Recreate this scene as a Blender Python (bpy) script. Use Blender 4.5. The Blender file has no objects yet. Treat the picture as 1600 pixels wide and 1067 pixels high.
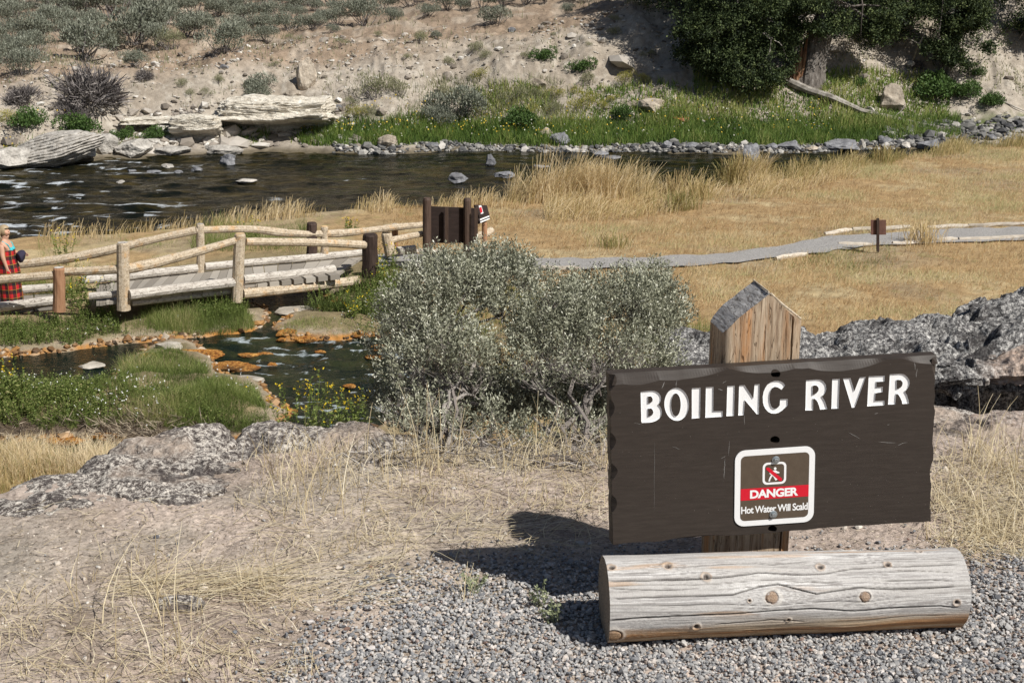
import bpy, math, random
import numpy as np
from mathutils import Vector, Matrix
R = math.radians
rng = np.random.default_rng(7); random.seed(7)
# ------------------------------------------------------------ camera, sky, sun
scn = bpy.context.scene; C = scn.collection
F = 2222.0; PITCH = math.atan(633.5 / F); CAMZ = 1.6
cd = bpy.data.cameras.new('camera'); cam = bpy.data.objects.new('camera', cd); C.objects.link(cam)
cam.location = (0, 0, CAMZ); cam.rotation_euler = (math.pi / 2 - PITCH, 0, 0)
cd.sensor_width = 36; cd.lens = 36 * F / 1600; cd.clip_start = 0.05; cd.clip_end = 1500
scn.camera = cam
SUNV = Vector((0.72, -0.56, 1.0)).normalized()
elev = math.asin(SUNV.z); azi = math.atan2(SUNV.x, SUNV.y)
w = bpy.data.worlds.new('World'); scn.world = w; w.use_nodes = True
nt = w.node_tree; bg = nt.nodes['Background']; sk = nt.nodes.new('ShaderNodeTexSky')
sk.sky_type = 'NISHITA'; sk.sun_disc = False; sk.sun_elevation = elev; sk.sun_rotation = azi
nt.links.new(sk.outputs[0], bg.inputs[0]); bg.inputs[1].default_value = 0.05
sl = bpy.data.lights.new('sun', 'SUN'); so = bpy.data.objects.new('sun', sl); C.objects.link(so)
sl.energy = 5.0; sl.angle = R(0.5); sl.color = (1.0, 0.965, 0.90)
so.rotation_euler = SUNV.to_track_quat('Z', 'Y').to_euler(); so.location = (30, -25, 40)
scn.view_settings.view_transform = 'Standard'; scn.view_settings.look = 'None'
scn.view_settings.exposure = 0.1; scn.view_settings.gamma = 1
# ------------------------------------------------------------ maths helpers
def ray(px, py):
    X = (np.asarray(px, float) - 800) / F; Y = (533.5 - np.asarray(py, float)) / F
    c, s = math.cos(PITCH), math.sin(PITCH)
    return X, c + Y * s, -s + Y * c
def gp(px, py, z):
    dx, dy, dz = ray(px, py); t = (z - CAMZ) / dz
    return np.stack([dx * t, dy * t], -1)
def at(px, py, Y):
    dx, dy, dz = ray(px, py); t = Y / dy
    return Vector((float(dx * t), float(Y), float(CAMZ + dz * t)))
def proj(x, y, z):
    c, s = math.cos(PITCH), math.sin(PITCH)
    d = y * c - (z - CAMZ) * s; u = y * s + (z - CAMZ) * c
    return 800 + F * x / d, 533.5 - F * u / d
def sm(x, a, b):
    t = np.clip((x - a) / (b - a), 0, 1); return t * t * (3 - 2 * t)
def _h(ix, iy, iz, seed):
    n = (ix.astype(np.int64) * 374761393 + iy.astype(np.int64) * 668265263 + iz.astype(np.int64) * 2147483647 + seed * 974634777) & 0xffffffff
    n = ((n ^ (n >> 13)) * 1274126177) & 0xffffffff; n = (n ^ (n >> 16)) & 0xffffffff
    n = (n * 2246822519) & 0xffffffff; n ^= n >> 15
    return n / 4294967295.0
def noise(x, y, z=None, seed=0):
    x = np.asarray(x, float); y = np.asarray(y, float)
    if z is None: z = np.zeros_like(x); flat = True
    else: z = np.asarray(z, float); flat = False
    ix, iy, iz = np.floor(x), np.floor(y), np.floor(z); fx, fy, fz = x - ix, y - iy, z - iz
    fx, fy, fz = [f * f * f * (f * (f * 6 - 15) + 10) for f in (fx, fy, fz)]
    def c(a, b, d): return _h(ix + a, iy + b, iz + d, seed)
    r = (c(0,0,0)*(1-fx) + c(1,0,0)*fx)*(1-fy) + (c(0,1,0)*(1-fx) + c(1,1,0)*fx)*fy
    if not flat:
        r2 = (c(0,0,1)*(1-fx) + c(1,0,1)*fx)*(1-fy) + (c(0,1,1)*(1-fx) + c(1,1,1)*fx)*fy
        r = r*(1-fz) + r2*fz
    return r * 2 - 1
def fbm(x, y, z=None, oct=4, seed=0, gain=0.5):
    a = 1.0; t = 0; s = 0
    for i in range(oct):
        t = t + a * noise(x * 2**i + 17.3*i, y * 2**i - 9.1*i, None if z is None else z * 2**i + 3.7*i, seed + i); s += a; a *= gain
    return t / s
def ridged(x, y, z=None, oct=4, seed=0, gain=0.5):
    a = 1.0; t = 0; s = 0
    for i in range(oct):
        t = t + a * (1 - 2*np.abs(noise(x * 2**i + 17.3*i, y * 2**i - 9.1*i, None if z is None else z * 2**i, seed + i))); s += a; a *= gain
    return t / s
def sdf(x, y, P):
    P = np.asarray(P, float); d = np.full(x.shape, 1e9); ins = np.zeros(x.shape, bool); n = len(P)
    for i in range(n):
        a, b = P[i], P[(i+1) % n]; e = b - a
        wx, wy = x - a[0], y - a[1]; t = np.clip((wx*e[0] + wy*e[1]) / (e @ e + 1e-12), 0, 1)
        d = np.minimum(d, (wx - e[0]*t)**2 + (wy - e[1]*t)**2)
        c = (a[1] > y) != (b[1] > y)
        with np.errstate(divide='ignore', invalid='ignore'):
            ins ^= c & (x < (b[0]-a[0]) * (y - a[1]) / ((b[1]-a[1]) if b[1] != a[1] else 1e-9) + a[0])
    return np.where(ins, -1, 1) * np.sqrt(d)
def mixc(a, b, t): return a * (1 - t[..., None]) + np.asarray(b, float) * t[..., None]
# ------------------------------------------------------------ mesh helpers
def meshdata(name, V, faces, mat=None, attrs=None, smooth=False, midx=None):
    V = np.ascontiguousarray(V, dtype=np.float32).reshape(-1, 3)
    faces = [np.asarray(f, dtype=np.int32) for f in faces if len(f)]
    me = bpy.data.meshes.new(name); me.vertices.add(len(V)); me.vertices.foreach_set('co', V.ravel())
    loops = np.concatenate([f.ravel() for f in faces]); tot = np.concatenate([np.full(len(f), f.shape[1], np.int32) for f in faces])
    st = np.concatenate([[0], np.cumsum(tot)[:-1]]).astype(np.int32)
    me.loops.add(len(loops)); me.loops.foreach_set('vertex_index', loops)
    me.polygons.add(len(tot)); me.polygons.foreach_set('loop_start', st)
    if midx is not None: me.polygons.foreach_set('material_index', np.asarray(midx, np.int32))
    me.update(calc_edges=True)
    me.polygons.foreach_set('use_smooth', np.full(len(tot), bool(smooth)))
    for k, a in (attrs or {}).items():
        a = np.asarray(a, np.float32)
        if a.ndim == 1:
            at_ = me.attributes.new(k, 'FLOAT', 'POINT'); at_.data.foreach_set('value', a)
        else:
            at_ = me.attributes.new(k, 'FLOAT_COLOR', 'POINT')
            at_.data.foreach_set('color', np.concatenate([a, np.ones((len(a), 1), np.float32)], 1).ravel())
    if mat is not None:
        for m in (mat if isinstance(mat, (list, tuple)) else [mat]): me.materials.append(m)
    return me
def link(name, me, parent=None, loc=None):
    o = bpy.data.objects.new(name, me); C.objects.link(o)
    if parent is not None: o.parent = parent
    if loc is not None: o.location = loc
    return o
def tag(o, label=None, cat=None, group=None, kind=None):
    if label: o['label'] = label
    if cat: o['category'] = cat
    if group: o['group'] = group
    if kind: o['kind'] = kind
    return o
def thing(name, label, cat, loc=(0, 0, 0), group=None):
    o = bpy.data.objects.new(name, None); o.empty_display_size = 0.1; C.objects.link(o); o.location = loc
    return tag(o, label, cat, group)
def dup(root, loc=None, rz=None, scale=None, label=None, group=None):
    r = root.copy(); C.objects.link(r)
    if loc is not None: r.location = loc
    if rz is not None: r.rotation_euler = (0, 0, rz)
    if scale is not None: r.scale = scale if hasattr(scale, '__len__') else (scale,)*3
    if label: r['label'] = label
    if group: r['group'] = group
    for ch in [c for c in bpy.data.objects if c.parent == root]:
        c = ch.copy(); C.objects.link(c); c.parent = r
    return r
class MB:
    """collects pieces of one mesh"""
    def __init__(s): s.v = []; s.f = {}; s.n = 0; s.r = []; s.mi = {}
    def add(s, V, faces, rnd=None, mi=0):
        V = np.asarray(V, float).reshape(-1, 3)
        for f in faces:
            f = np.asarray(f, np.int64)
            if len(f): s.f.setdefault(f.shape[1], []).append(f + s.n); s.mi.setdefault(f.shape[1], []).append(np.full(len(f), mi))
        s.v.append(V); s.r.append(np.broadcast_to(np.asarray(0.5 if rnd is None else rnd, float), (len(V),))); s.n += len(V)
    def data(s, name, mat, smooth=False):
        ks = sorted(s.f)
        return meshdata(name, np.concatenate(s.v), [np.concatenate(s.f[k]) for k in ks], mat, {'rnd': np.concatenate(s.r)}, smooth, np.concatenate([np.concatenate(s.mi[k]) for k in ks]))
    def build(s, name, mat, parent=None, smooth=False, loc=None): return link(name, s.data(name, mat, smooth), parent, loc)
def blades(B, h, d, lean, wd, seg=2, rnd=None, mb=None, mi=0, tip=0.15, up=None):
    """ribbon blades: base B(N,3), height h, lean dir d (N,2), lean amount, width wd"""
    N = len(B); h = np.broadcast_to(h, N); wd = np.broadcast_to(wd, N); lean = np.broadcast_to(lean, N)
    ang = rng.uniform(0, math.pi, N); side = np.stack([np.cos(ang), np.sin(ang) * .5, np.zeros(N)], 1)
    V = []; 
    for k in range(seg + 1):
        t = k / seg; c = B.copy(); c[:, :2] += d * (lean * h)[:, None] * (t ** 1.8)
        c[:, 2] += h * (t - 0.35 * np.minimum(lean, 1.6) * t * t)
        wk = wd * (1 - (1 - tip) * t) * .5
        V += [c - side * wk[:, None], c + side * wk[:, None]]
    V = np.stack(V, 1).reshape(-1, 3); b = np.arange(N)[:, None] * (2 * (seg + 1))
    Fq = np.concatenate([b + np.array([2*k, 2*k+1, 2*k+3, 2*k+2]) for k in range(seg)])
    r = rng.random(N) if rnd is None else np.broadcast_to(rnd, N)
    mb.add(V, [Fq], np.repeat(r, 2 * (seg + 1)), mi)
def leaves(P, L, wd, dirs=None, rnd=None, mb=None, mi=0, jit=1.0):
    """diamond leaves at P"""
    N = len(P); D = rng.normal(size=(N, 3))
    if dirs is not None: D = D * jit + dirs
    D /= np.linalg.norm(D, axis=1)[:, None] + 1e-9
    S = np.cross(D, rng.normal(size=(N, 3))); S /= np.linalg.norm(S, axis=1)[:, None] + 1e-9
    L = np.broadcast_to(L, N)[:, None]; wd = np.broadcast_to(wd, N)[:, None]
    V = np.stack([P, P + D*L*.55 + S*wd*.5, P + D*L, P + D*L*.55 - S*wd*.5], 1).reshape(-1, 3)
    Fq = np.arange(N)[:, None]*4 + np.arange(4)
    r = rng.random(N) if rnd is None else np.broadcast_to(rnd, N)
    mb.add(V, [Fq], np.repeat(r, 4), mi)
def tube(pts, rad, n=8, mb=None, mi=0, rnd=0.5, cap=True, wob=0.0):
    pts = np.asarray([tuple(p) for p in pts], float); m = len(pts); rad = np.broadcast_to(np.asarray(rad, float), m)
    T = np.gradient(pts, axis=0); T /= np.linalg.norm(T, axis=1)[:, None] + 1e-9
    ref = np.array([0, 0, 1.0]) if abs(T[0, 2]) < .9 else np.array([1.0, 0, 0])
    U = np.cross(T, ref); U /= np.linalg.norm(U, axis=1)[:, None] + 1e-9; W = np.cross(T, U)
    a = np.linspace(0, 2*math.pi, n, endpoint=False)
    rr = rad[:, None] * (1 + wob * rng.normal(size=(m, n)))
    V = pts[:, None] + (U[:, None]*np.cos(a)[None, :, None] + W[:, None]*np.sin(a)[None, :, None]) * rr[..., None]
    i = np.arange(m-1)[:, None]*n; j = np.arange(n)[None]; j2 = (j+1) % n
    Fq = np.stack([i+j, i+j2, i+n+j2, i+n+j], -1).reshape(-1, 4); fs = [Fq[:, ::-1]]
    V = V.reshape(-1, 3)
    if cap:
        V = np.concatenate([V, pts[:1], pts[-1:]]); jj = np.arange(n); k = (jj+1) % n
        fs.append(np.concatenate([np.stack([np.full(n, m*n), jj, k], 1)[:, ::-1], np.stack([np.full(n, m*n+1), (m-1)*n+jj, (m-1)*n+k], 1)])[:, ::-1])
    mb.add(V, fs, rnd, mi)
def box(c, s, mb, rot=0.0, mi=0, rnd=0.5, tilt=None):
    V = np.array([[x, y, z] for x in (-.5, .5) for y in (-.5, .5) for z in (-.5, .5)]) * np.asarray(s, float)
    cr, sr = math.cos(rot), math.sin(rot); V = V @ np.array([[cr, sr, 0], [-sr, cr, 0], [0, 0, 1]])
    if tilt is not None: V = V @ np.array(tilt).T
    mb.add(V + np.asarray(c, float), [np.array([[0,1,3,2],[4,6,7,5],[0,4,5,1],[2,3,7,6],[0,2,6,4],[1,5,7,3]])], rnd, mi)
_cs = {}
def cubesphere(n):
    if n in _cs: return _cs[n]
    g = np.linspace(-1, 1, n+1); g = np.tan(g*math.pi/4); a, b = np.meshgrid(g, g, indexing='ij'); o = np.ones_like(a); V = []; Fs = []
    for k, q in enumerate([(o,a,b), (-o,b,a), (b,o,a), (a,-o,b), (a,b,o), (b,a,-o)]):
        p = np.stack(q, -1).reshape(-1, 3); V.append(p / np.linalg.norm(p, axis=1)[:, None])
        i, j = np.meshgrid(np.arange(n), np.arange(n), indexing='ij'); b0 = (i*(n+1)+j).ravel() + k*(n+1)**2
        Fs.append(np.stack([b0, b0+n+1, b0+n+2, b0+1], 1))
    V = np.concatenate(V); Fq = np.concatenate(Fs)
    key = np.round(V, 5) + 0.0; _, idx, inv = np.unique(key, axis=0, return_index=True, return_inverse=True)
    _cs[n] = (V[idx], inv.reshape(-1)[Fq]); return _cs[n]
def rockshape(seed, dims, n=14, clips=12, rough=.12, freq=1.8, flat=1.0, strata=0.0):
    r = np.random.default_rng(seed); V, Fq = cubesphere(n); V = V.copy()
    for k in range(clips):
        nn = r.normal(size=3); nn /= np.linalg.norm(nn); d = r.uniform(.55, .9)
        e = V @ nn - d; V -= np.maximum(e, 0)[:, None] * nn * flat
    o = r.uniform(-50, 50, 3)
    q = V * freq + o
    dd = fbm(q[:,0], q[:,1], q[:,2], 5, seed) * rough
    nr = V / (np.linalg.norm(V, axis=1)[:, None] + 1e-9)
    V = V + nr * dd[:, None]
    if strata:
        zz = V[:,2]*7 + fbm(q[:,0]*.5, q[:,1]*.5, q[:,2]*.5, 3, seed+5)*1.5
        st = (np.abs((zz % 1) - .5) * 2) ** 2
        V[:, :2] *= (1 - strata * st)[:, None]
    return V * np.asarray(dims, float), Fq
# ------------------------------------------------------------ materials
def M(name): 
    m = bpy.data.materials.new(name); m.use_nodes = True; return m, m.node_tree.nodes, m.node_tree.links, m.node_tree.nodes['Principled BSDF']
def N(nodes, t, **kw):
    n = nodes.new(t)
    for k, v in kw.items():
        if k.startswith('i_'): n.inputs[k[2:].replace('_', ' ')].default_value = v
        else: setattr(n, k, v)
    return n
def ramp(nodes, stops, interp='LINEAR'):
    r = nodes.new('ShaderNodeValToRGB'); e = r.color_ramp.elements; r.color_ramp.interpolation = interp
    while len(e) < len(stops): e.new(0.5)
    for el, (p, c) in zip(e, stops): el.position = p; el.color = (*c, 1) if len(c) == 3 else c
    return r
def leafmat(name, stops, rough=.6, trans=.25, spec=.3):
    m, n, l, b = M(name); a = N(n, 'ShaderNodeAttribute', attribute_name='rnd'); r = ramp(n, stops)
    l.new(a.outputs['Fac'], r.inputs[0]); l.new(r.outputs[0], b.inputs['Base Color']); b.inputs['Roughness'].default_value = rough
    b.inputs['Specular IOR Level'].default_value = spec
    if trans:
        t = n.new('ShaderNodeBsdfTranslucent'); l.new(r.outputs[0], t.inputs[0]); mx = n.new('ShaderNodeMixShader'); mx.inputs[0].default_value = trans
        l.new(b.outputs[0], mx.inputs[1]); l.new(t.outputs[0], mx.inputs[2]); l.new(mx.outputs[0], n['Material Output'].inputs[0])
    return m
def noisemat(name, stops, scale=5, detail=8, rough=.85, bump=.3, bscale=None, dist=.02, stretch=(1,1,1), spec=.25, extra=None, lac=2.0, nr=.6):
    m, n, l, b = M(name); tc = n.new('ShaderNodeTexCoord'); mp = n.new('ShaderNodeMapping'); mp.inputs['Scale'].default_value = stretch
    l.new(tc.outputs['Object'], mp.inputs[0]); nz = N(n, 'ShaderNodeTexNoise', i_Scale=scale, i_Detail=detail, i_Roughness=nr); l.new(mp.outputs[0], nz.inputs[0])
    r = ramp(n, stops); l.new(nz.outputs[0], r.inputs[0]); b.inputs['Roughness'].default_value = rough; b.inputs['Specular IOR Level'].default_value = spec
    oi = n.new('ShaderNodeObjectInfo'); hs = n.new('ShaderNodeHueSaturation'); mr = n.new('ShaderNodeMapRange')
    mr.inputs[3].default_value = .8; mr.inputs[4].default_value = 1.2; l.new(oi.outputs['Random'], mr.inputs[0]); l.new(mr.outputs[0], hs.inputs['Value'])
    l.new(r.outputs[0], hs.inputs['Color']); l.new(hs.outputs[0], b.inputs['Base Color'])
    nb = N(n, 'ShaderNodeTexNoise', i_Scale=bscale or scale*3, i_Detail=8, i_Roughness=.65); l.new(mp.outputs[0], nb.inputs[0])
    bp = N(n, 'ShaderNodeBump', i_Strength=bump, i_Distance=dist); l.new(nb.outputs[0], bp.inputs['Height']); l.new(bp.outputs[0], b.inputs['Normal'])
    return m
def plain(name, col, rough=.5, metal=0, spec=.4):
    m, n, l, b = M(name); b.inputs['Base Color'].default_value = (*col, 1); b.inputs['Roughness'].default_value = rough
    b.inputs['Metallic'].default_value = metal; b.inputs['Specular IOR Level'].default_value = spec; return m
# ------------------------------------------------------------ terrain
ZR, ZS, ZF = -6.3, -5.8, -5.5      # river level, hot stream level, valley floor
EDGE = gp([-400,0,90,170,270,360,480,560,700,900,1070,1250,1600,2000], [800,797,770,735,690,700,690,700,700,690,645,652,655,655], 0.0)
NEAR = gp([-600,0,200,400,600,800,900,1000,1100,1250,1400,1600,2200], [408,403,391,371,353,345,338,333,322,298,266,247,228], ZR)
FAR = gp([-600,0,150,300,420,600,700,850,1000,1150,1300,1450,1600,2200], [270,264,248,243,236,240,234,237,236,239,236,231,228,220], ZR)
def edge_y(x): return np.interp(x, EDGE[:,0], EDGE[:,1])
def near_y(x): return np.interp(x, NEAR[:,0], NEAR[:,1])
def far_y(x): return np.interp(x, FAR[:,0], FAR[:,1])
def cw(px, py): return gp(np.array(px), np.array(py), ZS)
STREAM = cw([592,566,520,478,430,384,390,412,406,395,330,200,100,0,-160,-160,60,150,240,290,330,400,412,420,450,430,370,330,380,480,560,620,660,650,620],
            [505,480,470,446,440,448,470,490,506,520,524,536,547,557,566,622,618,606,592,580,585,598,612,632,648,665,688,698,722,705,690,650,600,540,515])
STREAM2 = cw([-200,60,110,200,300,345,370,340,230,150,-60,-200], [690,688,684,692,694,686,700,722,728,722,716,716])
ISLE = cw([430,448,480,530,590,620,600,560,500,450], [512,494,488,488,494,515,530,528,530,528])
ISLE2 = cw([175,235,270,300,320,345,330,290,240,190], [590,548,536,540,560,588,598,604,606,604])
PATH = np.concatenate([gp([560,640,740,840,1000,1150,1300,1450,1600,1900], [396,393,396,399,401,391,368,356,351,340], -5.42),
                       gp([1900,1600,1450,1370,1250,1150,1000,840,740,640,560], [362,371,377,381,394,407,417,417,418,416,414], -5.42)])
GRAV = gp([180,330,410,470,560,600,640,700,760,830,930,1100,1500,1600,2400,2400,-200], [1280,1180,1080,1015,950,915,896,888,882,876,876,876,872,856,832,1500,1500], 0.0)
CRX = [-600, 0, 200, 350, 540, 700, 850, 1000, 1200, 1600, 2200]; CRY = [140, 130, 115, 98, 84, 62, 40, 2, -90, -150, -150]
def bankw(x, y):
    u = x / np.maximum(y, 1); px = 800 + F * u * 1.0; cy = np.interp(px, CRX, CRY)
    k = np.tan(PITCH - np.arctan((533.5 - cy) / F)); Y0 = far_y(x) + 2.3
    return np.clip((7.2 - k * Y0) / (0.72 + k), 1.2, 14)
def H(x, y, det=True):
    x = np.asarray(x, float); y = np.asarray(y, float)
    e = edge_y(x) + .18 * noise(x*2.3, y*0+3, seed=3) + .06*noise(x*9, y*0+3, seed=4); s = y - e
    z = .02 * fbm(x*.8, y*.8, oct=3, seed=11) - .0
    top = z - (1.5 * sm(s, 0, .8) + 4.0 * sm(s, .8, 11))
    fl = sm(s, 5, 12)
    z = top + fl * .05 * fbm(x*.5, y*.5, oct=4, seed=12)
    # stream
    m = (y > 14) & (y < 36) & (x < 3)
    if m.any():
        xx, yy = x[m], y[m]; wob = .12 * fbm(xx*1.6, yy*1.6, oct=3, seed=21)
        d = np.minimum(sdf(xx, yy, STREAM), sdf(xx, yy, STREAM2)) + wob
        d = np.maximum(d, -sdf(xx, yy, ISLE) - wob); d = np.maximum(d, -sdf(xx, yy, ISLE2) - wob)
        zz = z[m]; bank = zz - .24 * sm(-d, -1.5, 0)
        hum = (.09 + .16*fbm(xx*1.1, yy*1.1, oct=3, seed=23)) * sm(d, .1, .9) * sm(yy, 20.2, 20.8) * (1 - sm(yy, 23.5, 25)) * (1 - sm(xx, -4.2, -3.2))
        zz = bank + hum + .05 * sm(d, .0, .15) * (1 - sm(d, .3, 1.5))
        zz = np.where(d < 0, zz - .55 * sm(-d, -.02, .40), zz)
        z = z.copy(); z[m] = zz
    dn = y - near_y(x) + .5 * noise(x*.7, y*.3, seed=31); df = y - far_y(x) + .45 * fbm(x*.6, y*.2, oct=3, seed=32)
    zb = z - 1.35 * sm(dn, -1.9, 1.2)
    t = bankw(x, y)
    f1 = np.clip(df - 2.3, 0, None); cr = np.clip(f1 - t, 0, None)
    up = -6.22 + .27 * np.clip(df, 0, 2.3) + .72 * np.minimum(f1, t) - .25*np.exp(-((f1-t)/1.2)**2) * (f1 > 0)
    up = up + .06 * np.minimum(cr, 32) + .55 * np.clip(cr - 32, 0, 130)
    rough = sm(df, 1.5, 5)
    up = up + rough * (.42 * fbm(x*.35, y*.35, oct=4, seed=41) + .10 * fbm(x*1.3, y*1.3, oct=4, seed=42) * 1.0)
    k = sm(df, -1.6, .25)
    z = zb * (1 - k) + up * k
    if det:
        nearm = 1 - sm(y, 6, 12)
        z = z + nearm * (.010 * fbm(x*9, y*9, oct=4, seed=51) + .004 * fbm(x*55, y*55, oct=3, seed=52))
        z = z + (1 - nearm) * .03 * fbm(x*3, y*3, oct=4, seed=53) * (1 - k) 
        z = z + k * rough * .11 * ridged(x*2.2, y*2.2, oct=4, seed=54)
    return z
def H1(x, y): return float(H(np.array([x]), np.array([y]))[0])
def onfar(px, py):
    """world point where pixel hits the terrain beyond y=36"""
    dx, dy, dz = ray(px, py); Y = np.linspace(34, 95, 1300); x = dx / dy * Y; zz = CAMZ + dz / dy * Y
    h = H(x, Y, False); i = np.argmax(h > zz); return Vector((x[i], Y[i], h[i]))
def rows():
    a = [np.linspace(-12, 2.2, 25)[:-1], np.linspace(2.2, 2.7, 15)[:-1], np.linspace(2.7, 5.6, 480)[:-1], np.linspace(5.6, 16.5, 50)[:-1], np.linspace(16.5, 33, 330)[:-1],
         np.linspace(33, 48, 120)[:-1], np.linspace(48, 64, 230)[:-1], np.linspace(64, 90, 70)[:-1], np.linspace(90, 420, 40)]
    return np.concatenate(a)
def grid_faces(nr, nc):
    i, j = np.meshgrid(np.arange(nr-1), np.arange(nc-1), indexing='ij'); b = (i*nc+j).ravel()
    return np.stack([b, b+1, b+nc+1, b+nc], 1)
yr = rows(); ur = np.concatenate([np.linspace(-3, -.43, 36)[:-1], np.linspace(-.43, .43, 720), np.linspace(.43, 3, 36)[1:]])
wy = np.where(yr > 2.2, yr, 2.2); GX = wy[:, None] * ur[None]; GY = np.repeat(yr[:, None], len(ur), 1)
x, y = GX.ravel(), GY.ravel(); z = H(x, y)
# ---- zone colours
n1 = fbm(x*.9, y*.9, oct=4, seed=61); n2 = fbm(x*4, y*4, oct=4, seed=62); n3 = fbm(x*.35, y*.35, oct=3, seed=63)
soil = np.array([.45, .37, .315]); col = np.tile(soil, (len(x), 1))
col = mixc(col, (.50, .43, .35), sm(n1, -.1, .5)*.7); col = mixc(col, (.30, .235, .18), sm(n2, .05, .5)*.5)
sE = y - edge_y(x)
col = mixc(col, (.36, .32, .27), sm(n1+.3*n2+np.clip(1+sE*1.1, -1, 1)*.5, .2, .6)*.75*(sE < 1.5))
fl = sm(sE, 3, 8)
mead = np.tile(np.array([.36, .25, .13]), (len(x), 1)); mead = mixc(mead, (.42, .33, .19), sm(n1, -.1, .4)); mead = mixc(mead, (.30, .24, .16), sm(n3, .1, .5)*.7)
mead = mixc(mead, (.20, .20, .07), sm(n2+.5*n3, .3, .7)*.4)
col = col*(1-fl[:, None]) + mead*fl[:, None]
m = (y > 14) & (y < 36) & (x < 3); xx, yy = x[m], y[m]; wob = .12 * fbm(xx*1.6, yy*1.6, oct=3, seed=21)
d = np.minimum(sdf(xx, yy, STREAM), sdf(xx, yy, STREAM2)) + wob; d = np.maximum(d, -sdf(xx, yy, ISLE)-wob); d = np.maximum(d, -sdf(xx, yy, ISLE2)-wob)
c = col[m]; nn = n2[m]
bx = 1 - sm(xx, -3.2, -1.2)
c = mixc(c, (.20, .17, .10), (1 - sm(d, 1.2, 2.6))*.8*bx); c = mixc(c, (.33, .27, .20), (1 - sm(d, .15, .5))*sm(nn, -.3, .3))
c = mixc(c, (.30, .25, .18), (1 - sm(np.abs(d+.1), .1, .35))); zc = z[m]; c = mixc(c, (.42, .20, .055), sm(n1[m]+.6*nn, -.25, .25)*(1 - sm(np.abs(zc - ZS - .01), .03, .07 + .10*np.clip(nn+.1, 0, 1)))*(d > -.6)*(d < .4)); c = mixc(c, (.05, .055, .03), sm(ZS-.06-zc, .0, .08)); c = mixc(c, (.07, .05, .035), (yy < 20.95)*(yy > 19.9)*(zc < ZS+.5)*(zc > ZS+.08)*(xx < -3.5)*.85)  # cut bank front: darkness of its underside painted into the colour as peat-brown soil
col[m] = c
dp = sdf(x, y, PATH); pm = (y > 26) & (y < 42)
dn = y - near_y(x); df = y - far_y(x) + .45 * fbm(x*.6, y*.2, oct=3, seed=32)
col = mixc(col, (.10, .085, .05), sm(dn, -.8, .2))
k = sm(df, -.9, .3); t = bankw(x, y); f1 = df - 2.3
bank = np.tile(np.array([.37, .325, .27]), (len(x), 1)); bank = mixc(bank, (.29, .245, .195), sm(n3, -.1, .4)*.7); bank = mixc(bank, (.46, .42, .36), sm(n2, .1, .5)*.6)
terr = np.tile(np.array([.29, .22, .16]), (len(x), 1)); terr = mixc(terr, (.25, .19, .14), sm(n2, 0, .4)); terr = mixc(terr, (.42, .36, .29), sm(n1, 0, .4)*.6)
bank = bank*(1-sm(f1 - t, -1, 1)[:, None]) + terr*sm(f1-t, -1, 1)[:, None]
gx = sm(x/np.maximum(y, 1), -.15, -.12)
bank = mixc(bank, (.10, .13, .04), (1 - sm(df + n2*.6, 1.8, 3.0))*sm(df, .35, .7)*gx)
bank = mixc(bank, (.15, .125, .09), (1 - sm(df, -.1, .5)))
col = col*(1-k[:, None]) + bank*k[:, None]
mg, ng, lg, bgd = M('ground_soil')
a = N(ng, 'ShaderNodeAttribute', attribute_name='Col'); tc = ng.new('ShaderNodeTexCoord')
v1 = N(ng, 'ShaderNodeTexNoise', i_Scale=75, i_Detail=8, i_Roughness=.75); v2 = N(ng, 'ShaderNodeTexNoise', i_Scale=3.0, i_Detail=10, i_Roughness=.75)
vo = N(ng, 'ShaderNodeTexVoronoi', i_Scale=70)
for q in (v1, v2, vo): lg.new(tc.outputs['Object'], q.inputs['Vector'])
r1 = ramp(ng, [(.34, (.42,.40,.38)), (.46, (.92,.91,.9)), (.56, (1.08,1.08,1.08)), (.66, (1.5,1.5,1.5))]); r2 = ramp(ng, [(.3, (.62,.60,.58)), (.5, (1,1,1)), (.7, (1.35,1.35,1.35))])
lg.new(v1.outputs[0], r1.inputs[0]); lg.new(v2.outputs[0], r2.inputs[0])
x1 = N(ng, 'ShaderNodeMixRGB', blend_type='MULTIPLY', i_Fac=1); x2 = N(ng, 'ShaderNodeMixRGB', blend_type='MULTIPLY', i_Fac=1)
lg.new(a.outputs['Color'], x1.inputs[1]); lg.new(r1.outputs[0], x1.inputs[2]); lg.new(x1.outputs[0], x2.inputs[1]); lg.new(r2.outputs[0], x2.inputs[2])
lg.new(x2.outputs[0], bgd.inputs['Base Color']); bgd.inputs['Roughness'].default_value = .95; bgd.inputs['Specular IOR Level'].default_value = .15
b1 = N(ng, 'ShaderNodeBump', i_Strength=.5, i_Distance=.01); b2 = N(ng, 'ShaderNodeBump', i_Strength=.5, i_Distance=.07)
lg.new(v1.outputs[0], b1.inputs['Height']); lg.new(v2.outputs[0], b2.inputs['Height']); lg.new(b2.outputs[0], b1.inputs['Normal']); lg.new(b1.outputs[0], bgd.inputs['Normal'])
tag(link('ground', meshdata('ground', np.stack([x, y, z], 1), [grid_faces(len(yr), len(ur))], mg, {'Col': np.clip(col, 0, 1)}, True)), kind='structure')
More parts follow.
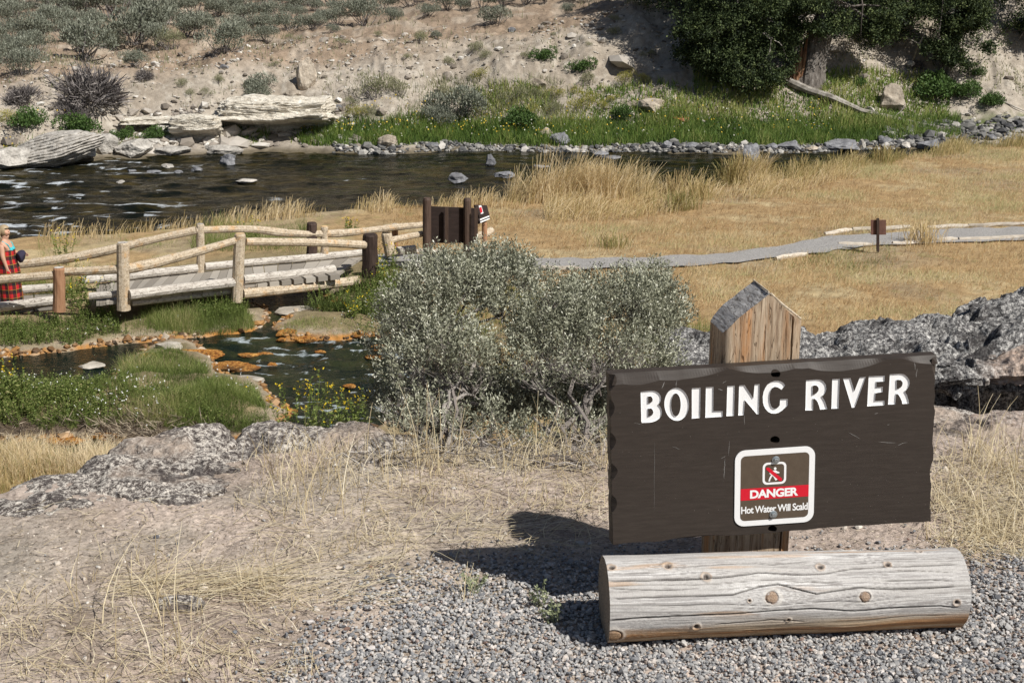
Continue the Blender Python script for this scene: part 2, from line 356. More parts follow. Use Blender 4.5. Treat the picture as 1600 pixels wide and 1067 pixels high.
# ---- path
pt, pb = PATH[:10], PATH[10:][::-1]
tt = np.linspace(0, 1, 220)
def resamp(P):
    s = np.concatenate([[0], np.cumsum(np.linalg.norm(np.diff(P, axis=0), axis=1))]); s /= s[-1]
    k = np.ones(9)/9; o = []
    for c_ in range(2):
        q = np.interp(tt, s, P[:, c_]); q = np.convolve(np.pad(q, 4, mode='edge'), k, 'valid'); o.append(q)
    return np.stack(o, 1)
A, B = resamp(pt), resamp(pb); V = []
for j in range(13):
    f = j/12; q = A*(1-f)+B*f; edge_n = .10*noise(tt*60, tt*0+j, seed=5)*(j in (0, 12)); V.append(np.stack([q[:,0], q[:,1]+edge_n, H(q[:,0], q[:,1], False)+.045+.008*noise(q[:,0]*4, q[:,1]*4, seed=3)], 1))
V = np.stack(V, 1).reshape(-1, 3)
tag(link('path', meshdata('path', V, [grid_faces(220, 13)[:, ::-1]], noisemat('path_gravel', [(.3, (.20,.19,.18)), (.5, (.33,.315,.30)), (.7, (.47,.45,.43))], scale=30, bump=.6, dist=.02), smooth=True)), kind='structure')
# ------------------------------------------------------------ water
def water_mat(name, deep, shallow, foamc, rough=.06, bscale=4, sx=(1,1,1), patch=(.35,.72), fsc=4.0):
    m, n, l, b = M(name); tc = n.new('ShaderNodeTexCoord'); mp = n.new('ShaderNodeMapping'); mp.inputs['Scale'].default_value = sx; l.new(tc.outputs['Object'], mp.inputs[0])
    nz = N(n, 'ShaderNodeTexNoise', i_Scale=.9, i_Detail=6, i_Roughness=.65, i_Distortion=.6); l.new(mp.outputs[0], nz.inputs[0])
    r = ramp(n, [(patch[0], deep), ((patch[0]+patch[1])/2, tuple((a+b_)/2 for a, b_ in zip(deep, shallow))), (patch[1], shallow)]); l.new(nz.outputs[0], r.inputs[0])
    at_ = N(n, 'ShaderNodeAttribute', attribute_name='foam'); fz = N(n, 'ShaderNodeTexNoise', i_Scale=fsc, i_Detail=10, i_Roughness=.9, i_Distortion=1.0); l.new(mp.outputs[0], fz.inputs[0])
    ad = N(n, 'ShaderNodeMath', operation='ADD'); l.new(at_.outputs['Fac'], ad.inputs[0]); l.new(fz.outputs[0], ad.inputs[1])
    fr = ramp(n, [(.0, (0,0,0)), (.99, (0,0,0)), (1.0, (1,1,1))]); mr = N(n, 'ShaderNodeMapRange'); mr.inputs[1].default_value = .98; mr.inputs[2].default_value = 1.25; l.new(ad.outputs[0], mr.inputs[0])
    mx = N(n, 'ShaderNodeMixRGB'); l.new(mr.outputs[0], mx.inputs[0]); l.new(r.outputs[0], mx.inputs[1]); mx.inputs[2].default_value = (*foamc, 1)
    l.new(mx.outputs[0], b.inputs['Base Color']); b.inputs['IOR'].default_value = 1.33; b.inputs['Specular IOR Level'].default_value = .16
    rr = N(n, 'ShaderNodeMapRange'); rr.inputs[3].default_value = rough; rr.inputs[4].default_value = .6; l.new(mr.outputs[0], rr.inputs[0]); l.new(rr.outputs[0], b.inputs['Roughness'])
    bz = N(n, 'ShaderNodeTexNoise', i_Scale=bscale, i_Detail=5, i_Roughness=.6, i_Distortion=.4); l.new(mp.outputs[0], bz.inputs[0])
    bp = N(n, 'ShaderNodeBump', i_Strength=.9, i_Distance=.06); l.new(bz.outputs[0], bp.inputs['Height']); l.new(bp.outputs[0], b.inputs['Normal'])
    return m
xs = np.concatenate([np.linspace(-120, -22, 40)[:-1], np.linspace(-22, 24, 420), np.linspace(24, 120, 40)[1:]]); ys = np.linspace(34, 66, 300)
X, Y = np.meshgrid(xs, ys); X, Y = X.ravel(), Y.ravel()
px, py = proj(X, Y, ZR)
rap = np.clip((1 - sm(px, 150, 560)) * .85 + .25, 0, 1)
rap = np.where(px > 800, .12, rap)
chop = fbm(X*.55, Y*1.5, oct=4, seed=71); chop2 = fbm(X*1.5, Y*3.2, oct=3, seed=72)
Z = ZR + (.05 + .09*rap) * chop + .035*chop2
det = fbm(X*1.6, Y*4.2, oct=4, seed=73); foam = .62 * sm(det + .5*chop, .12, .50) * rap
for (fx, fy, fr_, fa) in [(30,318,38,.75),(20,300,40,.6),(75,312,40,.55),(120,300,18,.3),(215,302,25,.55),(255,308,18,.45),(430,312,30,.6),(500,275,16,.5),(300,325,16,.35),(330,328,20,.5),(565,278,22,.6),(540,282,14,.6),(610,315,18,.4),(480,348,30,.5),(675,272,8,.5),(640,314,16,.4),(735,291,12,.3),(410,288,16,.5),(230,280,14,.3),(400,352,40,.4)]:
    foam = np.maximum(foam, (.25+.75*sm(det, -.30, .25)) * 1.0 * fa * np.exp(-(((px-fx)/fr_)**2 + ((py-fy)/(fr_*.30))**2)))
tag(link('river_water', meshdata('river_water', np.stack([X, Y, Z], 1), [grid_faces(len(ys), len(xs))], water_mat('river_surface', (.006,.007,.004), (.075,.055,.016), (.75,.8,.85), .10, 2.6, (1, 2.2, 1), (.46,.80), 5.5), {'foam': foam}, True)), kind='structure')
xs = np.linspace(-16, 2, 300); ys = np.linspace(16.5, 35, 300); X, Y = np.meshgrid(xs, ys); X, Y = X.ravel(), Y.ravel(); px, py = proj(X, Y, ZS)
chop = fbm(X*1.8+Y*.6, Y*2.6, oct=4, seed=81); act = sm(px, 280, 380) * sm(py, 500, 530)
Z = ZS + .012*chop + .05*act*chop; dt = fbm(X*3.2+Y, Y*6.5, oct=4, seed=83); foam = .62*sm(dt+.5*chop, .08, .5)*act
for (fx, fy, fr_, fa) in [(295,578,22,.8),(310,570,16,.7),(520,525,20,.75),(490,535,30,.6),(450,545,30,.5),(345,540,14,.4),(430,620,16,.6),(560,535,16,.5),(380,545,20,.4),(500,560,26,.3),(440,552,20,.4)]:
    foam = np.maximum(foam, (.3+.7*sm(dt, -.3, .25)) * fa * np.exp(-(((px-fx)/fr_)**2 + ((py-fy)/(fr_*.35))**2)))
tag(link('stream_water', meshdata('stream_water', np.stack([X, Y, Z], 1), [grid_faces(300, 300)], water_mat('stream_surface', (.006,.012,.009), (.05,.055,.02), (.62,.7,.74), .06, 9, (1, 1.4, 1), (.45,.8), 12.0), {'foam': foam}, True)), kind='structure')
# ------------------------------------------------------------ foreground sign
def vcolmat(name, rough=.8, bump=.4, sc=60, dist=.003, spec=.25, amt=(.75, 1.25), stretch=(1,1,1)):
    m, n, l, b = M(name); a = N(n, 'ShaderNodeAttribute', attribute_name='Col'); tc = n.new('ShaderNodeTexCoord'); mp = n.new('ShaderNodeMapping'); mp.inputs['Scale'].default_value = stretch
    l.new(tc.outputs['Object'], mp.inputs[0]); nz = N(n, 'ShaderNodeTexNoise', i_Scale=sc, i_Detail=8, i_Roughness=.7); l.new(mp.outputs[0], nz.inputs[0])
    r = ramp(n, [(.3, (amt[0],)*3), (.7, (amt[1],)*3)]); l.new(nz.outputs[0], r.inputs[0]); x = N(n, 'ShaderNodeMixRGB', blend_type='MULTIPLY', i_Fac=1)
    l.new(a.outputs['Color'], x.inputs[1]); l.new(r.outputs[0], x.inputs[2]); l.new(x.outputs[0], b.inputs['Base Color'])
    bp = N(n, 'ShaderNodeBump', i_Strength=bump, i_Distance=dist); l.new(nz.outputs[0], bp.inputs['Height']); l.new(bp.outputs[0], b.inputs['Normal'])
    b.inputs['Roughness'].default_value = rough; b.inputs['Specular IOR Level'].default_value = spec; return m
PL = at(954, 715, 3.16); PR = at(1461, 680, 3.268)
E1 = Vector((PR.x-PL.x, PR.y-PL.y, 0)).normalized(); NB = Vector((E1.y, -E1.x, 0))
def S(px, py, off=0.0):
    """board-plane coordinates (u, v, w): along, up, out towards the viewer"""
    dx, dy, dz = [float(q) for q in ray(px, py)]; d = Vector((dx, dy, dz)); P0 = Vector((PL.x, PL.y, 0))
    t = (P0 - Vector((0, 0, CAMZ))).dot(NB) / d.dot(NB); P = Vector((0, 0, CAMZ)) + d*t
    return ((P - P0).dot(E1), P.z, off)
sign = thing('wooden_sign', 'dark brown routed board reading BOILING RIVER, danger plate bolted on, short pointed post', 'sign', (PL.x, PL.y, 0))
sign.rotation_euler = (0, 0, math.atan2(E1.y, E1.x))
def LV(P):  # (u,v,w) -> local xyz of the sign empty
    P = np.asarray(P, float); return np.stack([P[...,0], -P[...,2], P[...,1]], -1)
def fill2d(splines):
    """triangulated fill of nested outlines given as 2-D point lists"""
    cu = bpy.data.curves.new('outline', 'CURVE'); cu.dimensions = '2D'; cu.fill_mode = 'BOTH'
    for P in splines:
        sp = cu.splines.new('POLY'); sp.points.add(len(P)-1); sp.use_cyclic_u = True
        for q, p in zip(sp.points, P): q.co = (p[0], p[1], 0, 1)
    o = bpy.data.objects.new('outline', cu); C.objects.link(o); dg = bpy.context.evaluated_depsgraph_get(); dg.update()
    me = bpy.data.meshes.new_from_object(o.evaluated_get(dg)); V = np.array([v.co[:] for v in me.vertices]); Fs = [list(p.vertices) for p in me.polygons]
    bpy.data.objects.remove(o); bpy.data.curves.remove(cu); bpy.data.meshes.remove(me)
    T = []
    for f in Fs:
        for k in range(1, len(f)-1): T.append([f[0], f[k], f[k+1]])
    return V[:, :2], np.array(T)
def smooth_poly(P, n=2):
    P = np.array(P, float)
    for _ in range(n):
        Q = np.roll(P, -1, 0); P = np.stack([P*.75+Q*.25, P*.25+Q*.75], 1).reshape(-1, 2)
    return P
def ell(cx, cy, rx, ry, n=36, rot=0):
    a = np.linspace(0, 2*math.pi, n, endpoint=False); x, y = rx*np.cos(a), ry*np.sin(a); c, s = math.cos(rot), math.sin(rot)
    return np.stack([cx+x*c-y*s, cy+x*s+y*c], 1)
def r1(P): return [(990+a/7.2727, 570+b/7.2727) for a, b in P]
def r2(P): return [(1210+a/7.2727, 570+b/7.2727) for a, b in P]
RR = [(360,175),(480,165),(525,170),(560,190),(585,225),(590,260),(585,300),(565,335),(540,355),(562,390),(580,430),(602,500),(520,508),(508,465),(495,430),(478,400),(460,385),(440,385),(440,515),(352,517)]
RH = [(435,240),(455,231),(480,233),(500,255),(504,275),(498,298),(475,325),(435,342)]
R2_ = [(1312,108),(1430,100),(1475,108),(1510,135),(1532,170),(1537,205),(1528,245),(1505,280),(1482,300),(1505,340),(1520,385),(1530,440),(1455,443),(1448,410),(1435,380),(1415,345),(1400,330),(1385,330),(1372,448),(1292,450)]
R2H = [(1390,172),(1410,168),(1438,172),(1456,195),(1458,215),(1450,240),(1430,262),(1390,275)]
GG = [(1722,232),(1700,203),(1670,186),(1640,180),(1600,182),(1560,195),(1525,220),(1497,260),(1478,305),(1468,360),(1470,420),(1480,465),(1500,500),(1530,532),(1565,550),(1610,553),(1650,542),(1690,518),(1725,485),(1752,455),(1752,385),(1665,390),(1662,455),(1645,480),(1620,495),(1595,497),(1572,482),(1555,450),(1545,400),(1545,340),(1556,295),(1575,265),(1605,248),(1635,252),(1660,266),(1682,282)]
LET = [[r1([(80,305),(200,292),(235,294),(265,305),(290,325),(308,352),(312,385),(304,418),(280,450),(300,470),(316,500),(322,540),(314,580),(295,608),(262,632),(220,648),(180,655),(95,657),(88,640)]),
        r1([(165,358),(195,355),(210,368),(218,390),(215,412),(200,428),(165,437)]), r1([(165,497),(200,493),(216,508),(225,535),(220,558),(205,575),(165,588)])],
       [ell(990+490/7.2727, 570+447/7.2727, 140/7.2727, 187/7.2727, 44, -.05), ell(990+481/7.2727, 570+452/7.2727, 55/7.2727, 130/7.2727, 36)],
       [r1([(662,265),(762,258),(755,602),(662,610)])], [r1([(822,255),(908,248),(905,525),(1012,524),(1012,588),(815,600)])],
       [r1([(1065,240),(1150,233),(1140,578),(1055,582)])], [r1([(1200,233),(1262,230),(1362,380),(1375,222),(1432,218),(1422,560),(1400,560),(1265,400),(1252,570),(1190,575)])],
       [r1(GG)], [r2(RR), r2(RH)], [r2([(658,162),(742,157),(728,495),(648,498)])], [r2([(780,155),(865,150),(910,300),(970,142),(1040,135),(912,485),(880,485)])],
       [r2([(1072,130),(1255,122),(1250,188),(1160,192),(1158,255),(1232,250),(1230,308),(1150,320),(1142,408),(1250,405),(1250,458),(1055,470)])], [r2(R2_), r2(R2H)]]
LET = [[np.array([S(*p)[:2] for p in L]) for L in G] for G in LET]
HOLES = [np.array([S(*p)[:2] for p in ell(cx, cy, rx, ry, 24)]) for cx, cy, rx, ry in [(1212,584,7.5,6.5),(1211,687,7.5,6),(1207,826,7,5.5)]]
# board outline, chipped along its edges
cn = [np.array(S(*p)[:2]) for p in [(957,852),(1455,815),(1466,556),(952,586)]]
chips = {0: [(.05,.10,.004),(.3,.12,.005),(.55,.1,.005),(.85,.1,.005)], 1: [(.08,.05,.004),(.27,.09,.009),(.49,.06,.005),(.62,.04,.003),(.83,.10,.009)], 2: [], 3: [(.13,.03,.004),(.3,.03,.003),(.55,.04,.004),(.71,.03,.004)]}
bev = {0: [(.25,.1,.006),(.7,.1,.005)], 1: [(.14,.07,.003),(.33,.05,.005),(.55,.08,.003),(.72,.04,.004),(.97,.10,.014)], 2: [(.0,.11,.018),(.30,.14,.022),(.52,.12,.016),(.80,.16,.020),(1.0,.15,.024)], 3: [(.03,.06,.016),(.19,.05,.010),(.38,.05,.012),(.56,.05,.012),(.75,.05,.012)]}
outer, inner = [], []
for e in range(4):
    a, b = cn[e], cn[(e+1) % 4]; nrm = np.array([-(b-a)[1], (b-a)[0]]); nrm /= np.linalg.norm(nrm)
    for k in range(120):
        t = k/120; p = a+(b-a)*t
        c = sum(.55*dep*math.exp(-((t-c0)/wd_)**2*2.2) for c0, wd_, dep in chips[e]) + .0007*float(noise(np.array(t*30.), np.array(e*3.1)))
        bb = .0016 + sum(max(0, dep*(1-((t-c0)/wd_)**2)) for c0, wd_, dep in bev[e]); c *= min(1, 12*t, 12*(1-t)) if e in (1, 3) else 1
        outer.append(p+nrm*c); inner.append(p+nrm*(c+bb))
outer, inner = np.array(outer), np.array(inner)
# keep inner corners sane
ctr = outer.mean(0)
mins = [np.array(cn[0])+[.004,.003], np.array(cn[1])+[-.004,.003], np.array(cn[2])+[-.006,-.005], np.array(cn[3])+[.006,-.005]]
TH, RD = .040, .0030
board = MB(); V2, T = fill2d([inner] + [L for G in LET for L in G] + HOLES)
board.add(LV(np.c_[V2, np.zeros(len(V2))]), [T])
n = len(outer); j = np.arange(n); j2 = (j+1) % n
def ring(mb, A, wa, Bq, wb, flip=False, mi=0):
    n = len(A); j = np.arange(n); j2 = (j+1) % n; f = np.stack([j, j2, n+j2, n+j], 1)
    mb.add(LV(np.concatenate([np.c_[A, np.full(n, wa)], np.c_[Bq, np.full(n, wb)]])), [f[:, ::-1] if flip else f], .5, mi)
ring(board, inner, 0, outer, -.011); ring(board, outer, -.011, outer, -TH)
V2, T = fill2d([outer] + HOLES); board.add(LV(np.c_[V2, np.full(len(V2), -TH)]), [T[:, ::-1]])
for Hh in HOLES: ring(board, Hh, 0, Hh, -TH, True)
m, nn_, l, b = M('brown_sign_paint'); tc = nn_.new('ShaderNodeTexCoord'); mp = nn_.new('ShaderNodeMapping'); mp.inputs['Scale'].default_value = (1, 1, 9); l.new(tc.outputs['Object'], mp.inputs[0])
nz = N(nn_, 'ShaderNodeTexNoise', i_Scale=14, i_Detail=9, i_Roughness=.7); l.new(mp.outputs[0], nz.inputs[0]); r = ramp(nn_, [(.3, (.030,.0225,.018)), (.5, (.038,.029,.0235)), (.72, (.050,.039,.032))]); l.new(nz.outputs[0], r.inputs[0])
nz2 = N(nn_, 'ShaderNodeTexNoise', i_Scale=5.5, i_Detail=9, i_Roughness=.8, i_Distortion=.5); mp2 = nn_.new('ShaderNodeMapping'); mp2.inputs['Scale'].default_value = (2.2, 1, 1); l.new(tc.outputs['Object'], mp2.inputs[0]); l.new(mp2.outputs[0], nz2.inputs[0])
r3 = ramp(nn_, [(.0, (0,0,0)), (.64, (0,0,0)), (.80, (.55,.55,.55))]); l.new(nz2.outputs[0], r3.inputs[0]); mx = N(nn_, 'ShaderNodeMixRGB'); l.new(r3.outputs[0], mx.inputs[0]); l.new(r.outputs[0], mx.inputs[1]); mx.inputs[2].default_value = (.22,.20,.18,1)
vs = N(nn_, 'ShaderNodeTexVoronoi', i_Scale=55); l.new(tc.outputs['Object'], vs.inputs['Vector']); rs = ramp(nn_, [(0, (1,1,1)), (.035, (1,1,1)), (.06, (0,0,0))]); l.new(vs.outputs['Distance'], rs.inputs[0])
mx3 = N(nn_, 'ShaderNodeMixRGB'); l.new(rs.outputs[0], mx3.inputs[0]); l.new(mx.outputs[0], mx3.inputs[1]); mx3.inputs[2].default_value = (.13,.115,.10,1)
l.new(mx3.outputs[0], b.inputs['Base Color']); b.inputs['Roughness'].default_value = .55; b.inputs['Specular IOR Level'].default_value = .35
bp = N(nn_, 'ShaderNodeBump', i_Strength=.35, i_Distance=.0015); l.new(nz.outputs[0], bp.inputs['Height']); l.new(bp.outputs[0], b.inputs['Normal']); m_brown = m
lts = [MB(), MB()]
for gi, G in enumerate(LET):
    lt = lts[gi > 6]; V2, T = fill2d(G); lt.add(LV(np.c_[V2, np.full(len(V2), -RD)]), [T])
    for q, L in enumerate(G): ring(lt, L, -.0003, L, -RD, True)
m_white = plain('white_paint', (.85,.85,.85), .5)
# scratches on the paint
sc = board
for (x0, y0, x1, y1, wd) in [(1034,607,1038,596,1.6),(1056,604,1057,594,1.2),(1128,599,1135,595,.9),(1122,607,1129,610,1.4),(1163,648,1163,664,.7),(1140,688,1138,712,.7),(1133,716,1131,748,1.0),(1127,716,1134,712,.8),(1429,566,1430,578,1.2),(1433,575,1431,590,1.0),(1325,675,1344,685,.9),(1373,690,1400,692,1.0),(1402,695,1418,690,1.0),(1366,647,1372,645,1.0),(1386,664,1390,663,.8),(1050,697,1064,702,.5),(1023,688,1022,800,.35),(990,660,1006,664,.5)]:
    a = np.array(S(x0, y0)[:2]); b_ = np.array(S(x1, y1)[:2]); d_ = b_-a; nr = np.array([-d_[1], d_[0]])/(np.linalg.norm(d_)+1e-9)*wd/1400
    P = []; 
    ts = np.linspace(0, 1, 7); off = rng.normal(0, .0004, 7)
    up = [a+d_*t+nr*(math.sin(math.pi*t)**.5*.9+.1)*rng.uniform(.5,1.2)+nr/np.linalg.norm(nr)*o for t, o in zip(ts, off)]; dn = [a+d_*t-nr*(math.sin(math.pi*t)**.5*.9+.1)*rng.uniform(.5,1.2)+nr/np.linalg.norm(nr)*o for t, o in zip(ts, off)]
    sc.add(LV(np.c_[np.array(up+dn), np.full(14, .0004)]), [np.array([[k, 7+k, 8+k, k+1] for k in range(6)])], .5, 1)
bo = board.build('board', [m_brown, noisemat('scratch', [(.3, (.12,.11,.10)), (.7, (.30,.29,.28))], scale=400)], sign)
for lt in lts: lt.build('lettering', m_white, bo)
# danger plate
K = [(1148.2,704.3),(1273.3,695.8),(1270.5,813.8),(1146.8,822.2)]; K = [np.array(S(*p)[:2]) for p in K]
def pl(s, t, off=0.0):
    s = np.asarray(s, float)[..., None]; t = np.asarray(t, float)[..., None]
    q = (K[0]*(1-s)+K[1]*s)*(1-t) + (K[3]*(1-s)+K[2]*s)*t
    return np.concatenate([q, np.full(q.shape[:-1]+(1,), off)], -1)
def rrect(s0, t0, s1, t1, r, n=7):
    P = []
    for cx, cy, a0 in [(s1-r, t0+r, -90), (s1-r, t1-r, 0), (s0+r, t1-r, 90), (s0+r, t0+r, 180)]:
        for k in range(n): a = R(a0+90*k/(n-1)); P.append((cx+r*math.cos(a), cy+r*math.sin(a)))
    return np.array(P)
def shape_mb(spl, off, mb=None, base=None):
    mb = mb or MB(); V2, T = fill2d([np.array(s_) for s_ in spl]); W = pl(V2[:,0], V2[:,1], off)
    mb.add(LV(W), [T[:, ::-1]]) 
    if base is not None:
        for s_ in spl:
            s_ = np.array(s_); A = pl(s_[:,0], s_[:,1], off); Bq = pl(s_[:,0], s_[:,1], base); n = len(s_); j = np.arange(n); j2 = (j+1) % n
            mb.add(LV(np.concatenate([A, Bq])), [np.stack([j, j2, n+j2, n+j], 1)[:, ::-1]])
    return mb
pw = shape_mb([rrect(0, 0, 1, 1, .125)], .0030, base=.0004).build('danger_plate', plain('plate_white', (.83,.83,.83), .35), sign)
shape_mb([rrect(.072, .072, .928, .928, .06)], .0034).build('brown_field', noisemat('plate_brown', [(.3, (.105,.078,.056)), (.7, (.125,.094,.068))], scale=60, bump=.05, rough=.4), pw)
shape_mb([[(.072,.500),(.928,.500),(.928,.655),(.072,.655)]], .0037).build('red_band', plain('plate_red', (.62,.012,.03), .35), pw)
m_pw = plain('plate_lettering', (.86,.86,.86), .4)
bi = shape_mb([rrect(.345, .175, .64, .465, .06), rrect(.372, .202, .613, .438, .04)], .0037)
px0, py0 = 475, 265
def ic(P): return [(.345+(a-475)/843*1.0, .175+((b-265)-(-.075)*(a-475))/808) for a, b in P]
man = [[(583,345),(610,338),(630,352),(652,360),(650,372),(620,372),(606,364),(600,382),(612,402),(632,440),(612,450),(592,415),(578,400),(560,432),(552,460),(536,458),(548,420),(566,388),(548,380),(548,362),(575,375),(580,362),(572,352)], ell(606, 322, 14, 14, 18)]
for q in man: shape_mb([ic(q)], .0038, bi)
bi.build('pictogram', m_pw, pw)
shape_mb([ic([(512,312),(540,312),(680,428),(680,454),(655,454),(512,335)])], .0041).build('red_slash', bpy.data.materials['plate_red'], pw)
def text_mb(txt, s0, t0, s1, t1, off, bold=.02, mb=None, mapf=None, sp=1.0, align=None):
    cu = bpy.data.curves.new('t', 'FONT'); cu.body = txt; cu.size = 1; cu.offset = bold; cu.resolution_u = 4; cu.space_character = sp
    o = bpy.data.objects.new('t', cu); C.objects.link(o); dg = bpy.context.evaluated_depsgraph_get(); dg.update()
    me = bpy.data.meshes.new_from_object(o.evaluated_get(dg)); V = np.array([v.co[:] for v in me.vertices]); T = []
    for p in me.polygons:
        f = list(p.vertices); T += [[f[0], f[k], f[k+1]] for k in range(1, len(f)-1)]
    bpy.data.objects.remove(o); bpy.data.curves.remove(cu); bpy.data.meshes.remove(me)
    a, b_ = V.min(0), V.max(0); s_ = s0+(s1-s0)*(V[:,0]-a[0])/(b_[0]-a[0]); t_ = t1+(t0-t1)*(V[:,1]-a[1])/(b_[1]-a[1])
    mb = mb or MB(); mb.add((mapf or (lambda s, t, o_: LV(pl(s, t, o_))))(s_, t_, off), [np.array(T)]); return mb
text_mb('DANGER', .19, .522, .795, .635, .0042, .04, sp=.95).build('lettering', m_pw, pw); text_mb('Hot Water Will Scald', .082, .735, .92, .832, .0038, .022, sp=.92).build('lettering', m_pw, pw)
bolt = plain('zinc_bolt', (.42,.46,.48), .35, .85)
for (s_, t_) in [(.505, .145), (.487, .865)]:
    mb = MB(); c_ = pl(np.array(s_), np.array(t_), 0)
    for r_, z0, z1, nn2 in [(.0098, .0036, .0052, 24), (.0060, .0050, .0100, 6)]:
        a = np.linspace(0, 2*math.pi, nn2, endpoint=False)+.3; P0 = np.c_[c_[0]+r_*np.cos(a), c_[1]+r_*np.sin(a), np.full(nn2, z0)]; P1 = P0.copy(); P1[:, 2] = z1
        P2 = np.c_[c_[0]+r_*.8*np.cos(a), c_[1]+r_*.8*np.sin(a), np.full(nn2, z1+.0008)]
        j = np.arange(nn2); j2 = (j+1) % nn2; mb.add(LV(np.concatenate([P0, P1, P2])), [np.stack([j, j2, nn2+j2, nn2+j], 1), np.stack([nn2+j, nn2+j2, 2*nn2+j2, 2*nn2+j], 1), np.array([[2*nn2, 2*nn2+k, 2*nn2+k+1] for k in range(1, nn2-1)])])
    mb.build('bolt', bolt, pw)
# post
def PS(px, py, off): # world->sign local at given plane offset behind the board
    dx, dy, dz = [float(q) for q in ray(px, py)]; d = Vector((dx, dy, dz)); P0 = Vector((PL.x, PL.y, 0))+NB*off
    t = (P0-Vector((0, 0, CAMZ))).dot(NB)/d.dot(NB); P = Vector((0, 0, CAMZ))+d*t; return (P-P0).dot(E1), P.z
f0, f1 = -.042, -.172
ul, zl = PS(1131, 518, f0); ua, za = PS(1203, 459, f0); urr, zr = PS(1240, 494, f0); ub, zb_ = PS(1257, 502, f0)
def grid_patch(mb, A, B, Cc, D, n, mfun, mi=0):
    s, t = np.meshgrid(np.linspace(0, 1, n[0]), np.linspace(0, 1, n[1]), indexing='ij'); s = s.ravel()[:, None]; t = t.ravel()[:, None]
    P = (np.array(A)*(1-s)+np.array(B)*s)*(1-t)+(np.array(D)*(1-s)+np.array(Cc)*s)*t; P = mfun(P); mb.add(P, [grid_faces(n[0], n[1])], .5, mi)
def wobp(P):
    return P + np.stack([.0012*fbm(P[:,0]*60, P[:,2]*12, P[:,1]*60, 3, 5), .0016*fbm(P[:,0]*80, P[:,2]*9, P[:,1]*30, 3, 6), P[:,0]*0], 1)
mb = MB(); zb0 = -.05; wL = ul; wR = urr
Fr = [(wL, -f0, zb0), (wR-.004, -f0, zb0)]
poly = np.array([[wL, zl-.006], [wL+.3*(ua-wL), zl+.34*(za-zl)], [ua, za], [wR-.003, zr]])
top = lambda u: np.interp(u, poly[:,0], poly[:,1])
us = np.linspace(wL, wR-.003, 50); ts = np.linspace(0, 1, 90)
U, Tt = np.meshgrid(us, ts, indexing='ij'); Zt = zb0+(top(U)-zb0)*Tt; rnd_c = .012*np.clip(1-(U-wL)/.02, 0, 1)**2
P = np.stack([U, -f0+rnd_c, Zt], -1).reshape(-1, 3); mb.add(wobp(P), [grid_faces(50, 90)[:, ::-1]])          # front
P = np.stack([U, -f1-rnd_c, Zt], -1).reshape(-1, 3); mb.add(P, [grid_faces(50, 90)])                  # back
dl = np.linspace(0, 1, 24); U, Dd = np.meshgrid(us, dl, indexing='ij'); rc = .012*np.clip(1-(U-wL)/.02, 0, 1)**2; yy_ = (-f0+rc)*(1-Dd)+(-f1-rc)*Dd
P = np.stack([U, yy_, top(U)+.0016*fbm(U*120, Dd*4, seed=9)], -1).reshape(-1, 3); mb.add(P, [grid_faces(50, 24)[:, ::-1]], .5, 1)   # roof cut, grey weathered
for ux in (wL, wR-.003):
    Dd, Tt = np.meshgrid(dl, ts, indexing='ij'); e_ = .012 if ux == wL else 0
    P = np.stack([np.full(Dd.shape, ux), (-f0+e_)*(1-Dd)+(-f1-e_)*Dd, zb0+(top(ux)-zb0)*Tt], -1).reshape(-1, 3); g = grid_faces(24, 90); mb.add(wobp(P), [g if ux == wL else g[:, ::-1]])
# split sliver on the right of the crack
u0, u1 = wR+.002, ub; zt0 = zr-.002; 
sl_ = [(u0, -f0+.001, zb0), (u1, -f0+.022, zb0), (u1, -f1-.02, zb0), (u0, -f1, zb0)]; slt = [(u0, -f0+.001, zt0), (u1, -f0+.022, zb_-.004), (u1, -f1-.02, zb_-.004), (u0, -f1, zt0)]
mb.add(np.array(sl_+slt), [np.array([[0,1,5,4],[1,2,6,5],[2,3,7,6],[3,0,4,7],[4,5,6,7]])], .5, 0)
